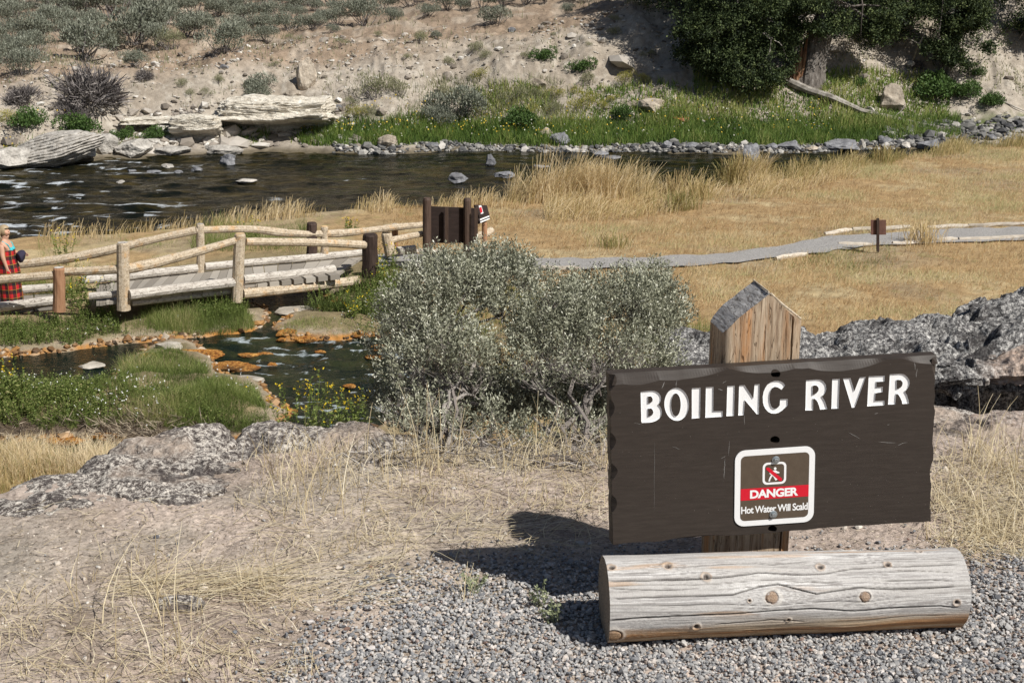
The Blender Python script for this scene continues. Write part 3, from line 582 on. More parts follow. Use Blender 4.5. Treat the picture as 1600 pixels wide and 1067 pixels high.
# pale lip along the right roof edge
def woodmat(name, stops, stain=None, vscale=1.0, ax=(14, 14, 1.2), bump=.5, rough=.75, stain_at=(.52,.66)):
    m, n, l, b = M(name); tc = n.new('ShaderNodeTexCoord'); mp = n.new('ShaderNodeMapping'); mp.inputs['Scale'].default_value = tuple(a*vscale for a in ax); l.new(tc.outputs['Object'], mp.inputs[0])
    nz = N(n, 'ShaderNodeTexNoise', i_Scale=4, i_Detail=10, i_Roughness=.7, i_Distortion=.5); l.new(mp.outputs[0], nz.inputs[0]); r = ramp(n, stops); l.new(nz.outputs[0], r.inputs[0]); out = r.outputs[0]
    if stain:
        nz2 = N(n, 'ShaderNodeTexNoise', i_Scale=1.1, i_Detail=6, i_Roughness=.6); l.new(mp.outputs[0], nz2.inputs[0]); r2_ = ramp(n, [(stain_at[0], (0,0,0)), (stain_at[1], (1,1,1))]); l.new(nz2.outputs[0], r2_.inputs[0])
        mx = N(n, 'ShaderNodeMixRGB'); l.new(r2_.outputs[0], mx.inputs[0]); l.new(out, mx.inputs[1]); mx.inputs[2].default_value = (*stain, 1); out = mx.outputs[0]
    cr = N(n, 'ShaderNodeTexNoise', i_Scale=3, i_Detail=4, i_Roughness=.5, i_Distortion=.8); mp3 = n.new('ShaderNodeMapping'); mp3.inputs['Scale'].default_value = tuple(a*vscale*1.3 for a in ax); mp3.inputs['Location'].default_value = (3, 5, 7); l.new(tc.outputs['Object'], mp3.inputs[0]); l.new(mp3.outputs[0], cr.inputs[0])
    rc_ = ramp(n, [(.478, (1,1,1)), (.494, (.22,.18,.15)), (.506, (.22,.18,.15)), (.522, (1,1,1))]); l.new(cr.outputs[0], rc_.inputs[0]); mm = N(n, 'ShaderNodeMixRGB', blend_type='MULTIPLY', i_Fac=.75); l.new(out, mm.inputs[1]); l.new(rc_.outputs[0], mm.inputs[2])
    l.new(mm.outputs[0], b.inputs['Base Color']); b.inputs['Roughness'].default_value = rough; b.inputs['Specular IOR Level'].default_value = .2
    bp = N(n, 'ShaderNodeBump', i_Strength=bump, i_Distance=.004); l.new(rc_.outputs[0], bp.inputs['Height']); b2 = N(n, 'ShaderNodeBump', i_Strength=bump*.7, i_Distance=.003); l.new(nz.outputs[0], b2.inputs['Height']); l.new(bp.outputs[0], b2.inputs['Normal']); l.new(b2.outputs[0], b.inputs['Normal'])
    return m
m_post = woodmat('weathered_post', [(.28, (.16,.105,.07)), (.45, (.34,.25,.17)), (.62, (.52,.42,.31)), (.8, (.62,.55,.46))], stain=(.42,.20,.075), vscale=1.5, stain_at=(.50,.66))
m_cut = woodmat('grey_cut_wood', [(.3, (.20,.19,.185)), (.5, (.40,.385,.375)), (.7, (.62,.61,.60))], ax=(1.6, 1.6, 16), vscale=2.6, bump=.8)
mb.build('post', [m_post, m_cut], sign)
lip = MB(); tube([(ua+.002, -f0-.001, za+.001), ((ua+wR)/2, -f0+.01, (za+zr)/2+.003), (ub-.002, -f0+.02, zb_+.001)], [.0026, .0035, .0022], 6, lip)
tube([(ua-.001, -f0+.004, za+.003), (ua-.0+.000, -(f0+f1)/2, za+.002), (ua, -f1, za+.002)], [.002, .0022, .002], 6, lip)
lip.build('splintered_edge', woodmat('pale_splinter', [(.3, (.45,.36,.25)), (.7, (.68,.60,.48))], vscale=2), sign)
# ------------------------------------------------------------ log
LA = Vector(at(944, 934, 3.066)); LB = Vector(at(1494, 918, 3.13)); LA.z = .094; LB.z = .094; AX = (LB-LA); LL = AX.length; AX.normalize(); SD = AX.cross(Vector((0, 0, 1))).normalized()
ns, na = 620, 330; sg = np.linspace(0, LL, ns); ag = np.linspace(0, 2*math.pi, na, endpoint=False)   # a=0: towards the viewer, a=pi/2 up
Sg, Ag = np.meshgrid(sg, ag, indexing='ij'); rad0 = .0985-.004*Sg/LL + .0035*noise(Sg*4, Ag*0, seed=2) + .0045*fbm(Sg*3.2, np.cos(Ag)*1.5, np.sin(Ag)*1.5, 3, 12)
def logpt(s, a, r):
    s = np.asarray(s)[..., None]; a = np.asarray(a)[..., None]; r = np.asarray(r)[..., None]
    return np.array(LA)+np.array(AX)*s+(np.array(SD)*np.cos(a)+np.array([0, 0, 1.0])*np.sin(a))*r
P0 = logpt(Sg, Ag, rad0); qx, qy = proj(P0[...,0], P0[...,1], P0[...,2]); fac = (np.cos(Ag)*math.cos(R(26))+np.sin(Ag)*math.sin(R(26))) > .05
def toSA(zx, zy):
    X_, Y_ = 900+zx/2.2857, 820+zy/2.2857; d_ = np.where(fac, (qx-X_)**2+(qy-Y_)**2, 1e9); i = np.unravel_index(np.argmin(d_), d_.shape); a = ag[i[1]]; return sg[i[0]], a if a < math.pi*1.4 else a-2*math.pi
Aw = np.where(Ag > math.pi*1.4, Ag-2*math.pi, Ag)
knots = [(*toSA(a, b_), r_/2.2857/660, big) for a, b_, r_, big in [(127,153,13,0),(327,146,15,0),(465,183,14,0),(872,150,13,0),(1112,142,11,0),(1225,97,9,0),(700,257,21,1),(1032,257,18,1),(430,362,12,0),(135,392,26,1),(970,76,16,1),(1360,275,11,0),(620,270,6,0),(760,338,7,0)]]
# grain deflection around knots
G = Aw.copy()
for (s_, a_, r_, big) in knots:
    ds, da = Sg-s_, (Aw-a_)*.098; G += np.sign(da+1e-6)*(-1)*r_*9*np.exp(-(ds/(r_*4.5))**2)*np.exp(-np.abs(da)/(r_*2.2))*(.9 if big else .5)
G = G + .05*fbm(Sg*4, Aw*1.5, seed=5, oct=2)
cracks = [[(95,202),(300,196),(450,192),(560,182),(650,168),(780,178),(880,174),(980,158),(1100,148),(1200,145),(1370,138)], [(95,268),(300,258),(560,252),(640,225),(720,210),(860,248),(1000,225),(1150,232),(1370,222)],
          [(95,342),(200,335),(400,325),(560,318),(700,306),(850,300),(1000,307),(1150,295),(1300,290),(1370,298)], [(330,152),(500,140),(640,135),(700,140),(840,128)], [(1060,150),(1070,168),(1200,162),(1360,168)], [(110,228),(300,232),(420,228)], [(750,200),(900,206),(960,200)], [(500,355),(700,340),(820,345)], [(600,378),(800,370),(900,375)], [(95,178),(180,172),(300,170)], [(1100,200),(1250,196),(1365,200)], [(880,112),(1000,108),(1140,104)]]
crk = np.zeros(Sg.shape)
for ci, c_ in enumerate(cracks):
    pts = np.array([toSA(*p) for p in c_]); o_ = np.argsort(pts[:,0]); pts = pts[o_]; aa = np.interp(sg, pts[:,0], pts[:,1])+.010*fbm(sg*25, sg*0+ci, seed=6)+.004*fbm(sg*120, sg*0+ci, seed=7)
    wdt = (.0011 if ci < 3 else .0007)*(1+.5*noise(sg*12, sg*0+ci, seed=8)); msk = sm(sg, pts[0,0]-.01, pts[0,0]+.02)*(1-sm(sg, pts[-1,0]-.03, pts[-1,0]+.005))
    crk = np.maximum(crk, np.exp(-(((Aw-aa[:, None])*.098)/(wdt[:, None]+.0003))**2)*msk[:, None]*(1 if ci < 3 else .8))
for k in range(26):
    a_ = rng.uniform(-1.5, 4.4); s_ = rng.uniform(0, LL); w_ = rng.uniform(.04, .3)
    crk = np.maximum(crk, .55*np.exp(-(((G-a_)*.098)/.0007)**2)*np.exp(-((Sg-s_)/w_)**4))
gr = fbm(Sg*5, G*34, seed=91, oct=5, gain=.65); gr2 = fbm(Sg*2.2, G*5, seed=92, oct=4)
rad = rad0+.0010*gr-.006*crk+.0016*gr2
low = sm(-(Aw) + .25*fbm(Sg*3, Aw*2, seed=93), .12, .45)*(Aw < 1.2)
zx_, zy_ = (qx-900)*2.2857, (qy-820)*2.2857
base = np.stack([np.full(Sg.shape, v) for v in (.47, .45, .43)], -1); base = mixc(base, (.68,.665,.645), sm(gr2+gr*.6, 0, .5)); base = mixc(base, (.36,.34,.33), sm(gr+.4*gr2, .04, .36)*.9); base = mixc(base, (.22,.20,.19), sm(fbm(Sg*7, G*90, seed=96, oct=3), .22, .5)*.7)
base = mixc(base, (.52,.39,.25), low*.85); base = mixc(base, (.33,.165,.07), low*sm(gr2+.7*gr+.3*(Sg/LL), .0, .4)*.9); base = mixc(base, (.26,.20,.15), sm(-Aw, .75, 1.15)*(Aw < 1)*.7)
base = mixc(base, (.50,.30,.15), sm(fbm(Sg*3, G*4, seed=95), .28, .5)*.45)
for (s_, a_, r_, big) in knots:
    ds, da = Sg-s_, (Aw-a_)*.098; d_ = np.sqrt((ds/1.1)**2+da**2)/r_; d_ = d_*(1+.10*noise(np.arctan2(da, ds)*2, d_*2, seed=int(s_*999)))
    if big:
        rad = rad+.005*np.exp(-(d_/1.5)**2)-.0035*np.exp(-((d_-.95)/.10)**2)*(d_ < 1.3); base = mixc(base, (.34,.22,.13), (1-sm(d_+.25*noise(ds*90, da*90, seed=8), .6, 1.0))*.75); base = mixc(base, (.12,.08,.05), (np.abs(((np.arctan2(da, ds)*1.3+d_) % 1)-.5) < .06)*(d_ < .9)*.7); base = mixc(base, (.16,.09,.05), np.exp(-((d_-.95)/.09)**2)*.9); base = mixc(base, (.22,.13,.08), (np.abs(np.sin(d_*11)) > .75)*(d_ < .85)*.6)
        base = mixc(base, (.70,.66,.60), np.exp(-((d_-1.35)/.2)**2)*.5); crk *= sm(d_, .9, 1.1)
    else:
        rad = rad-.007*np.exp(-((d_)/.6)**2)+.0025*np.exp(-((d_-1.1)/.4)**2); base = mixc(base, (.07,.05,.04), (1-sm(d_, .45, .85))*.9); base = mixc(base, (.42,.27,.15), np.exp(-((d_-1.05)/.3)**2)*.5)
base = mixc(base, (.035,.03,.028), np.clip(crk*1.2, 0, 1)*.92)
saw = ((Sg*190+.15*noise(Sg*30, Aw*20, seed=3)) % 1 < .35)*sm(noise(Sg*5, Aw*3, seed=31), .0, .4); base = mixc(base, (.38,.35,.32), saw*.22)
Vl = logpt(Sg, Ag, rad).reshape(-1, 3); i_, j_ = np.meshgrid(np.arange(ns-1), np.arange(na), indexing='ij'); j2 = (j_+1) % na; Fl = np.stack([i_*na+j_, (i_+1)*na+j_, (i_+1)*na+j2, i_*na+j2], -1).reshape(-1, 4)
caps = []; colc = []; fc = []; off = ns*na
for e_, s_ in ((0, 0.0), (ns-1, LL)):
    nr_ = 40; rr_ = np.linspace(1, 0.0, nr_); RRr, AA = np.meshgrid(rr_, ag, indexing='ij'); rim = rad[e_][None]; sgn = -1 if e_ == 0 else 1
    cp = logpt(s_+sgn*(.010*(1-RRr)*0+.0018*fbm(RRr*np.cos(AA)*14, RRr*np.sin(AA)*14, seed=e_+3)*(RRr < .98)), AA, RRr*rim); caps.append(cp.reshape(-1, 3))
    cc = np.stack([np.full(RRr.shape, v) for v in (.30, .25, .20)], -1); cc = mixc(cc, (.16,.13,.10), .5+.5*np.sin(RRr*95+2*noise(np.cos(AA)*2, np.sin(AA)*2, seed=9))); cc = mixc(cc, (.05,.04,.03), (np.abs(((AA*3/math.pi+.35*np.sin(RRr*5)) % 1)-.5) < .02*RRr)*1.0); colc.append(cc.reshape(-1, 3))
    i_, j_ = np.meshgrid(np.arange(nr_-1), np.arange(na), indexing='ij'); j2 = (j_+1) % na; f_ = np.stack([i_*na+j_, (i_+1)*na+j_, (i_+1)*na+j2, i_*na+j2], -1).reshape(-1, 4)+off; fc.append(f_[:, ::-1] if e_ == 0 else f_); off += nr_*na
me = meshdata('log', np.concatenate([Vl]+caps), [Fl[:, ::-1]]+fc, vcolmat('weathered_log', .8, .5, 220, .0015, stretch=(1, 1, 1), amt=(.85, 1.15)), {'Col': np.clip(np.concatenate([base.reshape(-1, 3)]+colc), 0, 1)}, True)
tag(link('log', me), 'thick silver-grey weathered log with knots and cracks lying on the gravel below the sign board', 'log')
# ------------------------------------------------------------ gravel and loose stones
IC = None
def ico():
    t = (1+5**.5)/2; V = np.array([[-1,t,0],[1,t,0],[-1,-t,0],[1,-t,0],[0,-1,t],[0,1,t],[0,-1,-t],[0,1,-t],[t,0,-1],[t,0,1],[-t,0,-1],[-t,0,1]], float); V /= np.linalg.norm(V[0])
    return V, np.array([[0,11,5],[0,5,1],[0,1,7],[0,7,10],[0,10,11],[1,5,9],[5,11,4],[11,10,2],[10,7,6],[7,1,8],[3,9,4],[3,4,2],[3,2,6],[3,6,8],[3,8,9],[4,9,5],[2,4,11],[6,2,10],[8,6,7],[9,8,1]])
def stones(P, size, flat=(.55, .9), sink=.3, rough=.22):
    """many small stones merged: P (N,3) ground points, size (N,) radius"""
    V0, T0 = ico(); n = len(P); nv = len(V0); sc_ = np.stack([rng.uniform(.75, 1.25, n), rng.uniform(.75, 1.15, n), rng.uniform(*flat, n)], 1)
    V = V0[None]*(1+rng.normal(0, rough, (n, nv, 1)))*sc_[:, None]; a = rng.uniform(0, 6.28, n); b = rng.normal(0, .35, n)
    c, s = np.cos(b)[:, None], np.sin(b)[:, None]; V = np.stack([V[...,0], V[...,1]*c-V[...,2]*s, V[...,1]*s+V[...,2]*c], -1)
    c, s = np.cos(a)[:, None], np.sin(a)[:, None]; V = np.stack([V[...,0]*c-V[...,1]*s, V[...,0]*s+V[...,1]*c, V[...,2]], -1)*size[:, None, None]
    V += P[:, None]; V[..., 2] += (size*(sc_[:, 2]-sink))[:, None]
    Tt = (T0[None]+np.arange(n)[:, None, None]*nv).reshape(-1, 3); return V.reshape(-1, 3), Tt, np.repeat(rng.random(n), nv)
def stuff(name, label, cat, V, F_, rnd, mat, smooth=False):
    return tag(link(name, meshdata(name, V, [F_] if not isinstance(F_, list) else F_, mat, {'rnd': rnd}, smooth)), label, cat, kind='stuff')
def stuffmb(name, label, cat, mb, mat): return tag(mb.build(name, mat), label, cat, kind='stuff')
n = 190000; x = rng.uniform(-1.9, 2.6, n); y = rng.uniform(2.35, 4.1, n); d = sdf(x, y, GRAV)
keep = rng.random(n) < np.where(d < 0, .35+.65*sm(-d+.06*noise(x*6, y*6, seed=1), 0, .22), np.exp(-np.clip(d, 0, 9)/.05)*.25+.006*np.exp(-np.clip(d, 0, 9)/.35))
keep &= (np.abs(x/y) < .52); x, y = x[keep][:108000], y[keep][:108000]; n = len(x); sz = np.exp(rng.normal(-.05, .30, n))*.0041
V, T, rr = stones(np.stack([x, y, H(x, y)+rng.uniform(0, .006, n)], 1), sz)
m_grav = leafmat('gravel_stone', [(0, (.13,.133,.145)), (.25, (.235,.237,.245)), (.5, (.34,.33,.32)), (.74, (.43,.415,.40)), (.88, (.54,.475,.42)), (.96, (.58,.55,.53)), (1, (.20,.12,.09))], rough=.75, trans=0)
stuff('gravel', 'grey crushed gravel around and in front of the log', 'gravel', V, T, rr, m_grav)
n = 5200; x = rng.uniform(-1.9, 2.4, n); y = rng.uniform(2.5, 5.0, n); k = y < edge_y(x)-.02; x, y = x[k], y[k]; sz = np.exp(rng.normal(0, .5, len(x)))*.0032
V, T, rr = stones(np.stack([x, y, H(x, y)], 1), sz, sink=.5); m_soilst = leafmat('soil_stone', [(0, (.26,.21,.17)), (.4, (.42,.36,.30)), (.8, (.56,.50,.43)), (.93, (.66,.62,.56)), (1, (.10,.10,.11))], rough=.9, trans=0)
stuff('soil_pebbles', 'small pale pebbles and crumbs scattered over the bare soil', 'pebbles', V, T, rr, m_soilst)
# ------------------------------------------------------------ travertine rocks at the edge of the terrace
def travmat(name, stops, pink=(.62,.45,.36), sc=1.0, pinkat=(.52,.62), dark=(.06,.05,.05), zmax=None):
    m, n, l, b = M(name); tc = n.new('ShaderNodeTexCoord')
    a = N(n, 'ShaderNodeTexNoise', i_Scale=60*sc, i_Detail=10, i_Roughness=.85, i_Distortion=.3); c = N(n, 'ShaderNodeTexNoise', i_Scale=5.5*sc, i_Detail=10, i_Roughness=.8); d = N(n, 'ShaderNodeTexNoise', i_Scale=2.4*sc, i_Detail=4)
    v = N(n, 'ShaderNodeTexVoronoi', i_Scale=75*sc)
    for q in (a, c, d, v): l.new(tc.outputs['Object'], q.inputs['Vector'])
    r = ramp(n, stops); l.new(a.outputs[0], r.inputs[0]); rp = ramp(n, [(pinkat[0], (0,0,0)), (pinkat[1], (1,1,1))]); l.new(d.outputs[0], rp.inputs[0])
    po = rp.outputs[0]
    if zmax is not None: po = N(n, 'ShaderNodeAttribute', attribute_name='rnd').outputs['Fac']
    x1 = N(n, 'ShaderNodeMixRGB'); l.new(po, x1.inputs[0]); l.new(r.outputs[0], x1.inputs[1]); x1.inputs[2].default_value = (*pink, 1)
    rd = ramp(n, [(.50, (0,0,0)), (.57, (1,1,1))]); l.new(c.outputs[0], rd.inputs[0]); x2 = N(n, 'ShaderNodeMixRGB'); f = N(n, 'ShaderNodeMath', operation='MULTIPLY'); f.inputs[1].default_value = .8; l.new(rd.outputs[0], f.inputs[0]); l.new(f.outputs[0], x2.inputs[0]); l.new(x1.outputs[0], x2.inputs[1]); x2.inputs[2].default_value = (*dark, 1)
    l.new(x2.outputs[0], b.inputs['Base Color']); b.inputs['Roughness'].default_value = .95; b.inputs['Specular IOR Level'].default_value = .1
    b1 = N(n, 'ShaderNodeBump', i_Strength=.8, i_Distance=.012/sc); b2 = N(n, 'ShaderNodeBump', i_Strength=.5, i_Distance=.006/sc); l.new(a.outputs[0], b1.inputs['Height']); l.new(v.outputs['Distance'], b2.inputs['Height']); l.new(b1.outputs[0], b2.inputs['Normal']); l.new(b2.outputs[0], b.inputs['Normal']); return m
m_trav = travmat('travertine_lichen', [(.43, (.045,.036,.032)), (.49, (.19,.165,.15)), (.52, (.44,.40,.36)), (.57, (.78,.72,.64))], pinkat=(.50,.60), pink=(.47,.38,.31))
m_trav2 = travmat('travertine_ledge', [(.43, (.03,.028,.028)), (.48, (.15,.145,.145)), (.53, (.33,.32,.31)), (.59, (.74,.72,.68))], pink=(.66,.50,.40), pinkat=(.47,.53), dark=(.05,.045,.045), zmax=-.14)
def trav_rock(parts, mb=None):
    mb = mb or MB()
    for (c, dims, seed, n, rough) in parts:
        V, T = rockshape(seed, (1, 1, 1), n=n, clips=7, rough=.0, flat=.8, strata=.0)
        nr = V/(np.linalg.norm(V, axis=1)[:, None]+1e-9); W = V*np.array(dims); q = W+np.array(c)
        dd = rough*(.55*fbm(q[:,0]*5, q[:,1]*5, q[:,2]*7, 4, seed)+.55*ridged(q[:,0]*11, q[:,1]*11, q[:,2]*22, 4, seed+9)+.25*fbm(q[:,0]*40, q[:,1]*40, q[:,2]*60, 3, seed+3))
        W = W+nr*dd[:, None]*np.array([1, 1, .75]); mb.add(W+np.array(c), [T])
    return mb
def gz(px, py, z=0.0): p = gp(px, py, z); return float(p[0]), float(p[1])
def R3(px, py, w, d, h, z=0.0, seed=1, n=44, rough=.035, dy=0): x, y = gz(px, py, z); return ((x, y+dy, z), (w, d, h), seed, n, rough)
tag(trav_rock([R3(275,718,.20,.20,.085,-.02,11,60), R3(215,742,.17,.15,.055,-.02,12,50), R3(320,735,.20,.17,.055,-.02,13,56), R3(135,770,.22,.14,.035,-.02,14,50), R3(240,765,.30,.16,.03,-.01,15,56), R3(300,700,.13,.15,.075,-.02,16,50), R3(60,792,.20,.12,.02,-.01,19,40)]).build('rock_outcrop', m_trav, smooth=False), 'knobbly lichen-mottled rock hump at the ledge edge, dark and white blotches, left of the sagebrush', 'rock')
tag(trav_rock([R3(430,694,.13,.12,.06,-.02,21,50), R3(490,700,.16,.12,.06,-.02,22,50), R3(550,696,.14,.13,.06,-.02,23,50), R3(400,705,.08,.09,.04,-.02,24,40), R3(600,702,.14,.12,.05,-.02,25,44)]).build('rock_outcrop', m_trav), 'low grey rock rim of the ledge between the rock hump and the sagebrush', 'rock')
tag(trav_rock([R3(1490,690,.18,.14,.08,-.05,31,50), R3(1560,705,.20,.14,.07,-.05,32,50), R3(1480,668,.16,.12,.06,-.03,33,44), R3(1590,735,.14,.10,.06,-.05,35,44)]).build('rock_outcrop', m_trav), 'rounded grey rock in the dry grass under the overhanging ledge', 'rock')
tag(trav_rock([R3(1590,672,.16,.12,.06,-.02,41,40,.03), R3(1540,668,.10,.08,.04,-.02,42,34,.03)]).build('rock', m_trav2), 'small pinkish rock lying in the mouth of the dark hollow', 'rock')
# overhanging ledge: top sheet, front face and the roof of the hollow as one crust
def ledge():
    pxs = np.linspace(1040, 1800, 420); dk = (5.8*math.cos(PITCH)+1.6*math.sin(PITCH))/F; xs_ = (pxs-800)*dk
    f = lambda P, Y: np.array([at(p, np.interp(p, [a for a, _ in P], [b for _, b in P]), Y).z for p in pxs])
    zb = f([(1040,592),(1130,576),(1257,563),(1300,553),(1400,532),(1480,514),(1540,494),(1600,478),(1800,452)], 6.3); zt = f([(1040,604),(1257,590),(1400,570),(1500,552),(1600,534),(1800,515)], 5.3); zl = f([(1040,616),(1257,608),(1400,604),(1480,600),(1540,606),(1600,602),(1800,600)], 5.3)
    prof = [(6.75, 'b', -1.6), (6.5, 'b', -.35), (6.3, 'b', 0), (5.95, 'm', .03), (5.6, 'm2', .035), (5.36, 't', .02), (5.25, 't', -.05), (5.24, 'l', .03), (5.30, 'l', -.01), (5.5, 'l', .03), (5.9, 'l', .04), (6.25, 'l', -.05), (6.35, 'l', -2.4)]
    base = {'b': zb, 't': zt, 'l': zl, 'm': zb*.62+zt*.38, 'm2': zb*.28+zt*.72}; Yp = np.array([p[0] for p in prof]); Zp = np.stack([base[p[1]]+p[2] for p in prof]); s = np.concatenate([[0], np.cumsum([max(.05, min(.35, math.hypot(prof[i+1][0]-prof[i][0], float(np.mean(Zp[i+1]-Zp[i]))))) for i in range(len(prof)-1)])])
    ss = np.linspace(0, s[-1], 300); Y = np.interp(ss, s, Yp); Z = np.stack([np.interp(ss, s, Zp[:, j]) for j in range(len(pxs))]); X = np.repeat(xs_[:, None], len(ss), 1); Y = np.repeat(Y[None], len(pxs), 0)+.16*noise(X*1.3, X*0, seed=61)+.07*noise(X*4, X*0, seed=62)
    dYs, dZs = np.gradient(Y, axis=1), np.gradient(Z, axis=1); nl = np.sqrt(dYs**2+dZs**2)+1e-9; nY, nZ = -dZs/nl, dYs/nl; sg_ = -1.0
    q = (X, Y, Z-.12*X); a = .030*fbm(q[0]*2.0, q[1]*2.5, q[2]*5, 4, 56)+.070*ridged(q[0]*.9, q[1]*1.6, q[2]*15, 4, 55, .55)+.024*ridged(q[0]*6, q[1]*7, q[2]*26, 4, 57)+.013*fbm(q[0]*40, q[1]*40, q[2]*60, 3, 58)
    pit = sm(ridged(q[0]*3.1, q[1]*4.5, q[2]*9, 3, 59), .25, .6); a = a-.07*pit*sm(nl*0+(-nZ*-1), -.2, .6)*0-.055*pit
    Yn, Zn = Y-sg_*nY*a, Z-sg_*nZ*a
    pk = sm(-nY*sg_*-1*0+np.exp(-((Y-5.27)/.12)**2), .5, .9)*sm(X, 1.75, 2.05)*(Z > zl[:, None]-.05)
    return np.stack([X, Yn, Zn], -1).reshape(-1, 3), grid_faces(len(pxs), len(ss)), pk.ravel()
W, T, pk = ledge(); mb = MB(); mb.add(W, [T], pk); V, T = rockshape(78, (.13, .10, .035), n=20, clips=5, rough=.2, freq=3)
p_ = at(1560, 482, 6.2); mb.add(V+np.array([p_.x, p_.y, p_.z-.01]), [T], 0); p_ = at(1458, 507, 6.25); mb.add(V*.5+np.array([p_.x, p_.y, p_.z]), [T], 0)
tag(mb.build('rock_ledge', m_trav2), 'long rough grey rock shelf overhanging a dark hollow, right of the pointed post', 'rock')
# ------------------------------------------------------------ sagebrush
m_sage = leafmat('sage_leaf', [(0, (.06,.065,.045)), (.3, (.19,.195,.135)), (.65, (.38,.385,.28)), (.9, (.57,.57,.445)), (1, (.74,.73,.62))], rough=.6, trans=.10)
m_twig = leafmat('sage_wood', [(0, (.08,.065,.055)), (.4, (.20,.175,.16)), (.8, (.36,.33,.30)), (1, (.50,.46,.42))], rough=.85, trans=0)
def curve_pts(a, b, n=6, wob=.1, sag=0.0):
    a, b = np.array(a, float), np.array(b, float); t = np.linspace(0, 1, n)[:, None]; L = np.linalg.norm(b-a); P = a*(1-t)+b*t
    o = np.cumsum(rng.normal(0, wob*L/n, (n, 3)), 0); o -= t*o[-1]; P = P+o; P[:, 2] += sag*L*np.sin(np.pi*t[:, 0]); return P
def sage(lobes, base, nspr, leafL, leafW, nleaf, sprL, rmain=.018, nsub=10, twigs=.5, shell=.5, up=.8, zlow=.20):
    wd, lf = MB(), MB(); base = np.array(base, float); vol = np.array([np.prod(l[3:6])**.7 for l in lobes]); vol /= vol.sum()
    for l, vv in zip(lobes, vol):
        c = np.array(l[:3]); r = np.array(l[3:6]); n = int(nspr*vv); D = rng.normal(size=(n, 3)); D[:, 2] = np.abs(D[:, 2])*1.0-.35*rng.random(n); D /= np.linalg.norm(D, axis=1)[:, None]
        lump = 1+.22*noise(D[:,0]*3+c[0]*9, D[:,1]*3, D[:,2]*3, seed=int(abs(c[0])*77) % 99); rr = (shell+(1-shell)*rng.random(n)**.6)*lump; P = c+D*r*rr[:, None]
        hold = noise(P[:,0]/r[0]*3.4, P[:,1]/r[0]*3.4, P[:,2]/r[0]*3.4, seed=5); P = P[hold > -.22]; D = D[hold > -.22]; n = len(P)
        # wood
        cc = c-np.array([0, 0, r[2]*.45]); b0 = base+rng.normal(0, .02, 3)*np.array([1, 1, 0]); tube(curve_pts(b0, cc, 8, .5), np.linspace(rmain, rmain*.5, 8), 6, wd, 0, rng.uniform(.2, .8), wob=.12)
        subs = []
        for k in range(nsub):
            e = P[rng.integers(n)]*.75+cc*.25; pp = curve_pts(cc, e, 6, .4); tube(pp, np.linspace(rmain*.42, rmain*.14, 6), 5, wd, 0, rng.random()); subs += [pp[2], pp[3], pp[4], pp[5]]
        subs = np.array(subs); sel = np.where(rng.random(n) < twigs)[0]; dd = ((P[sel][:, None]-subs[None])**2).sum(2); ni = dd.argmin(1)
        A = subs[ni]; Bq = P[sel]; w_ = rmain*.055; S_ = np.cross(Bq-A, rng.normal(size=A.shape)); S_ /= np.linalg.norm(S_, axis=1)[:, None]+1e-9; Mid = (A+Bq)/2+rng.normal(0, .012, A.shape)*np.linalg.norm(r)
        V = np.stack([A-S_*w_*1.6, A+S_*w_*1.6, Mid+S_*w_, Mid-S_*w_, Bq+S_*w_*.6, Bq-S_*w_*.6], 1).reshape(-1, 3); i = np.arange(len(sel))[:, None]*6
        wd.add(V, [np.concatenate([i+np.array([0,1,2,3]), i+np.array([3,2,4,5])])], np.repeat(rng.random(len(sel)), 6))
        dr = D*.55+np.array([0, 0, up])+rng.normal(0, .22, D.shape); dr /= np.linalg.norm(dr, axis=1)[:, None]; br = np.clip(.5+rng.normal(0, .23, n), 0, 1)
        fr = .28 if (c[2] < zlow and c[1] < .3) else 1.0; kk = rng.random(n) < fr; P, D, dr, br = P[kk], D[kk], dr[kk], br[kk]; n = len(P)
        t = rng.random((n, nleaf)); Q = P[:, None]+dr[:, None]*(t*sprL)[..., None]+rng.normal(0, sprL*.07, (n, nleaf, 3)); d3 = np.repeat(dr[:, None], nleaf, 1)
        leaves(Q.reshape(-1, 3), leafL*rng.uniform(.6, 1.2, n*nleaf), leafW, d3.reshape(-1, 3)*1.1, np.clip(np.repeat(br, nleaf)+rng.normal(0, .12, n*nleaf)+.18*(t.ravel()-.5), 0, 1), lf, 0, .75)
    return wd, lf
def PX(px, py, rx, ry, Y, rd=1.0):
    p = at(px, py, Y); k = (p.y*math.cos(PITCH)-(p.z-CAMZ)*math.sin(PITCH))/F; return (p.x, p.y, p.z, rx*k, rx*k*rd, ry*k)
def big_sage(label, lobes, bpx, nspr, bz=-.02):
    x, y = gz(*bpx, bz); o = thing('sagebrush', label, 'shrub', (x, y, bz)); L = [PX(*l) for l in lobes]; L = [(a-x, b-y, c-bz, d, e, f) for a, b, c, d, e, f in L]
    wd, lf = sage(L, (0, 0, 0), nspr, .0145, .0046, 14, .070, rmain=.009, nsub=14, twigs=.75)
    return o, wd, lf
o, wd, lf = big_sage('big grey-green sagebrush with a bare twisted trunk, left half of the clump beside the sign', [(700,482,78,74,4.85,.9),(780,466,70,66,4.95,.9),(655,500,55,66,4.75,.9),(665,585,78,60,4.6,.8),(625,645,46,40,4.5,.8),(705,560,66,50,4.6,.8),(740,600,50,42,4.6,.7),(690,442,34,36,4.9,1),(758,432,44,32,5.0,1),(640,640,70,50,5.0,.6),(720,650,80,60,5.1,.6),(650,560,70,60,5.2,.7),(690,680,110,36,4.5,.6),(720,640,120,60,5.3,.4),(660,665,50,36,4.45,.5),(760,680,70,40,4.45,.5)], (700,700), 9500)
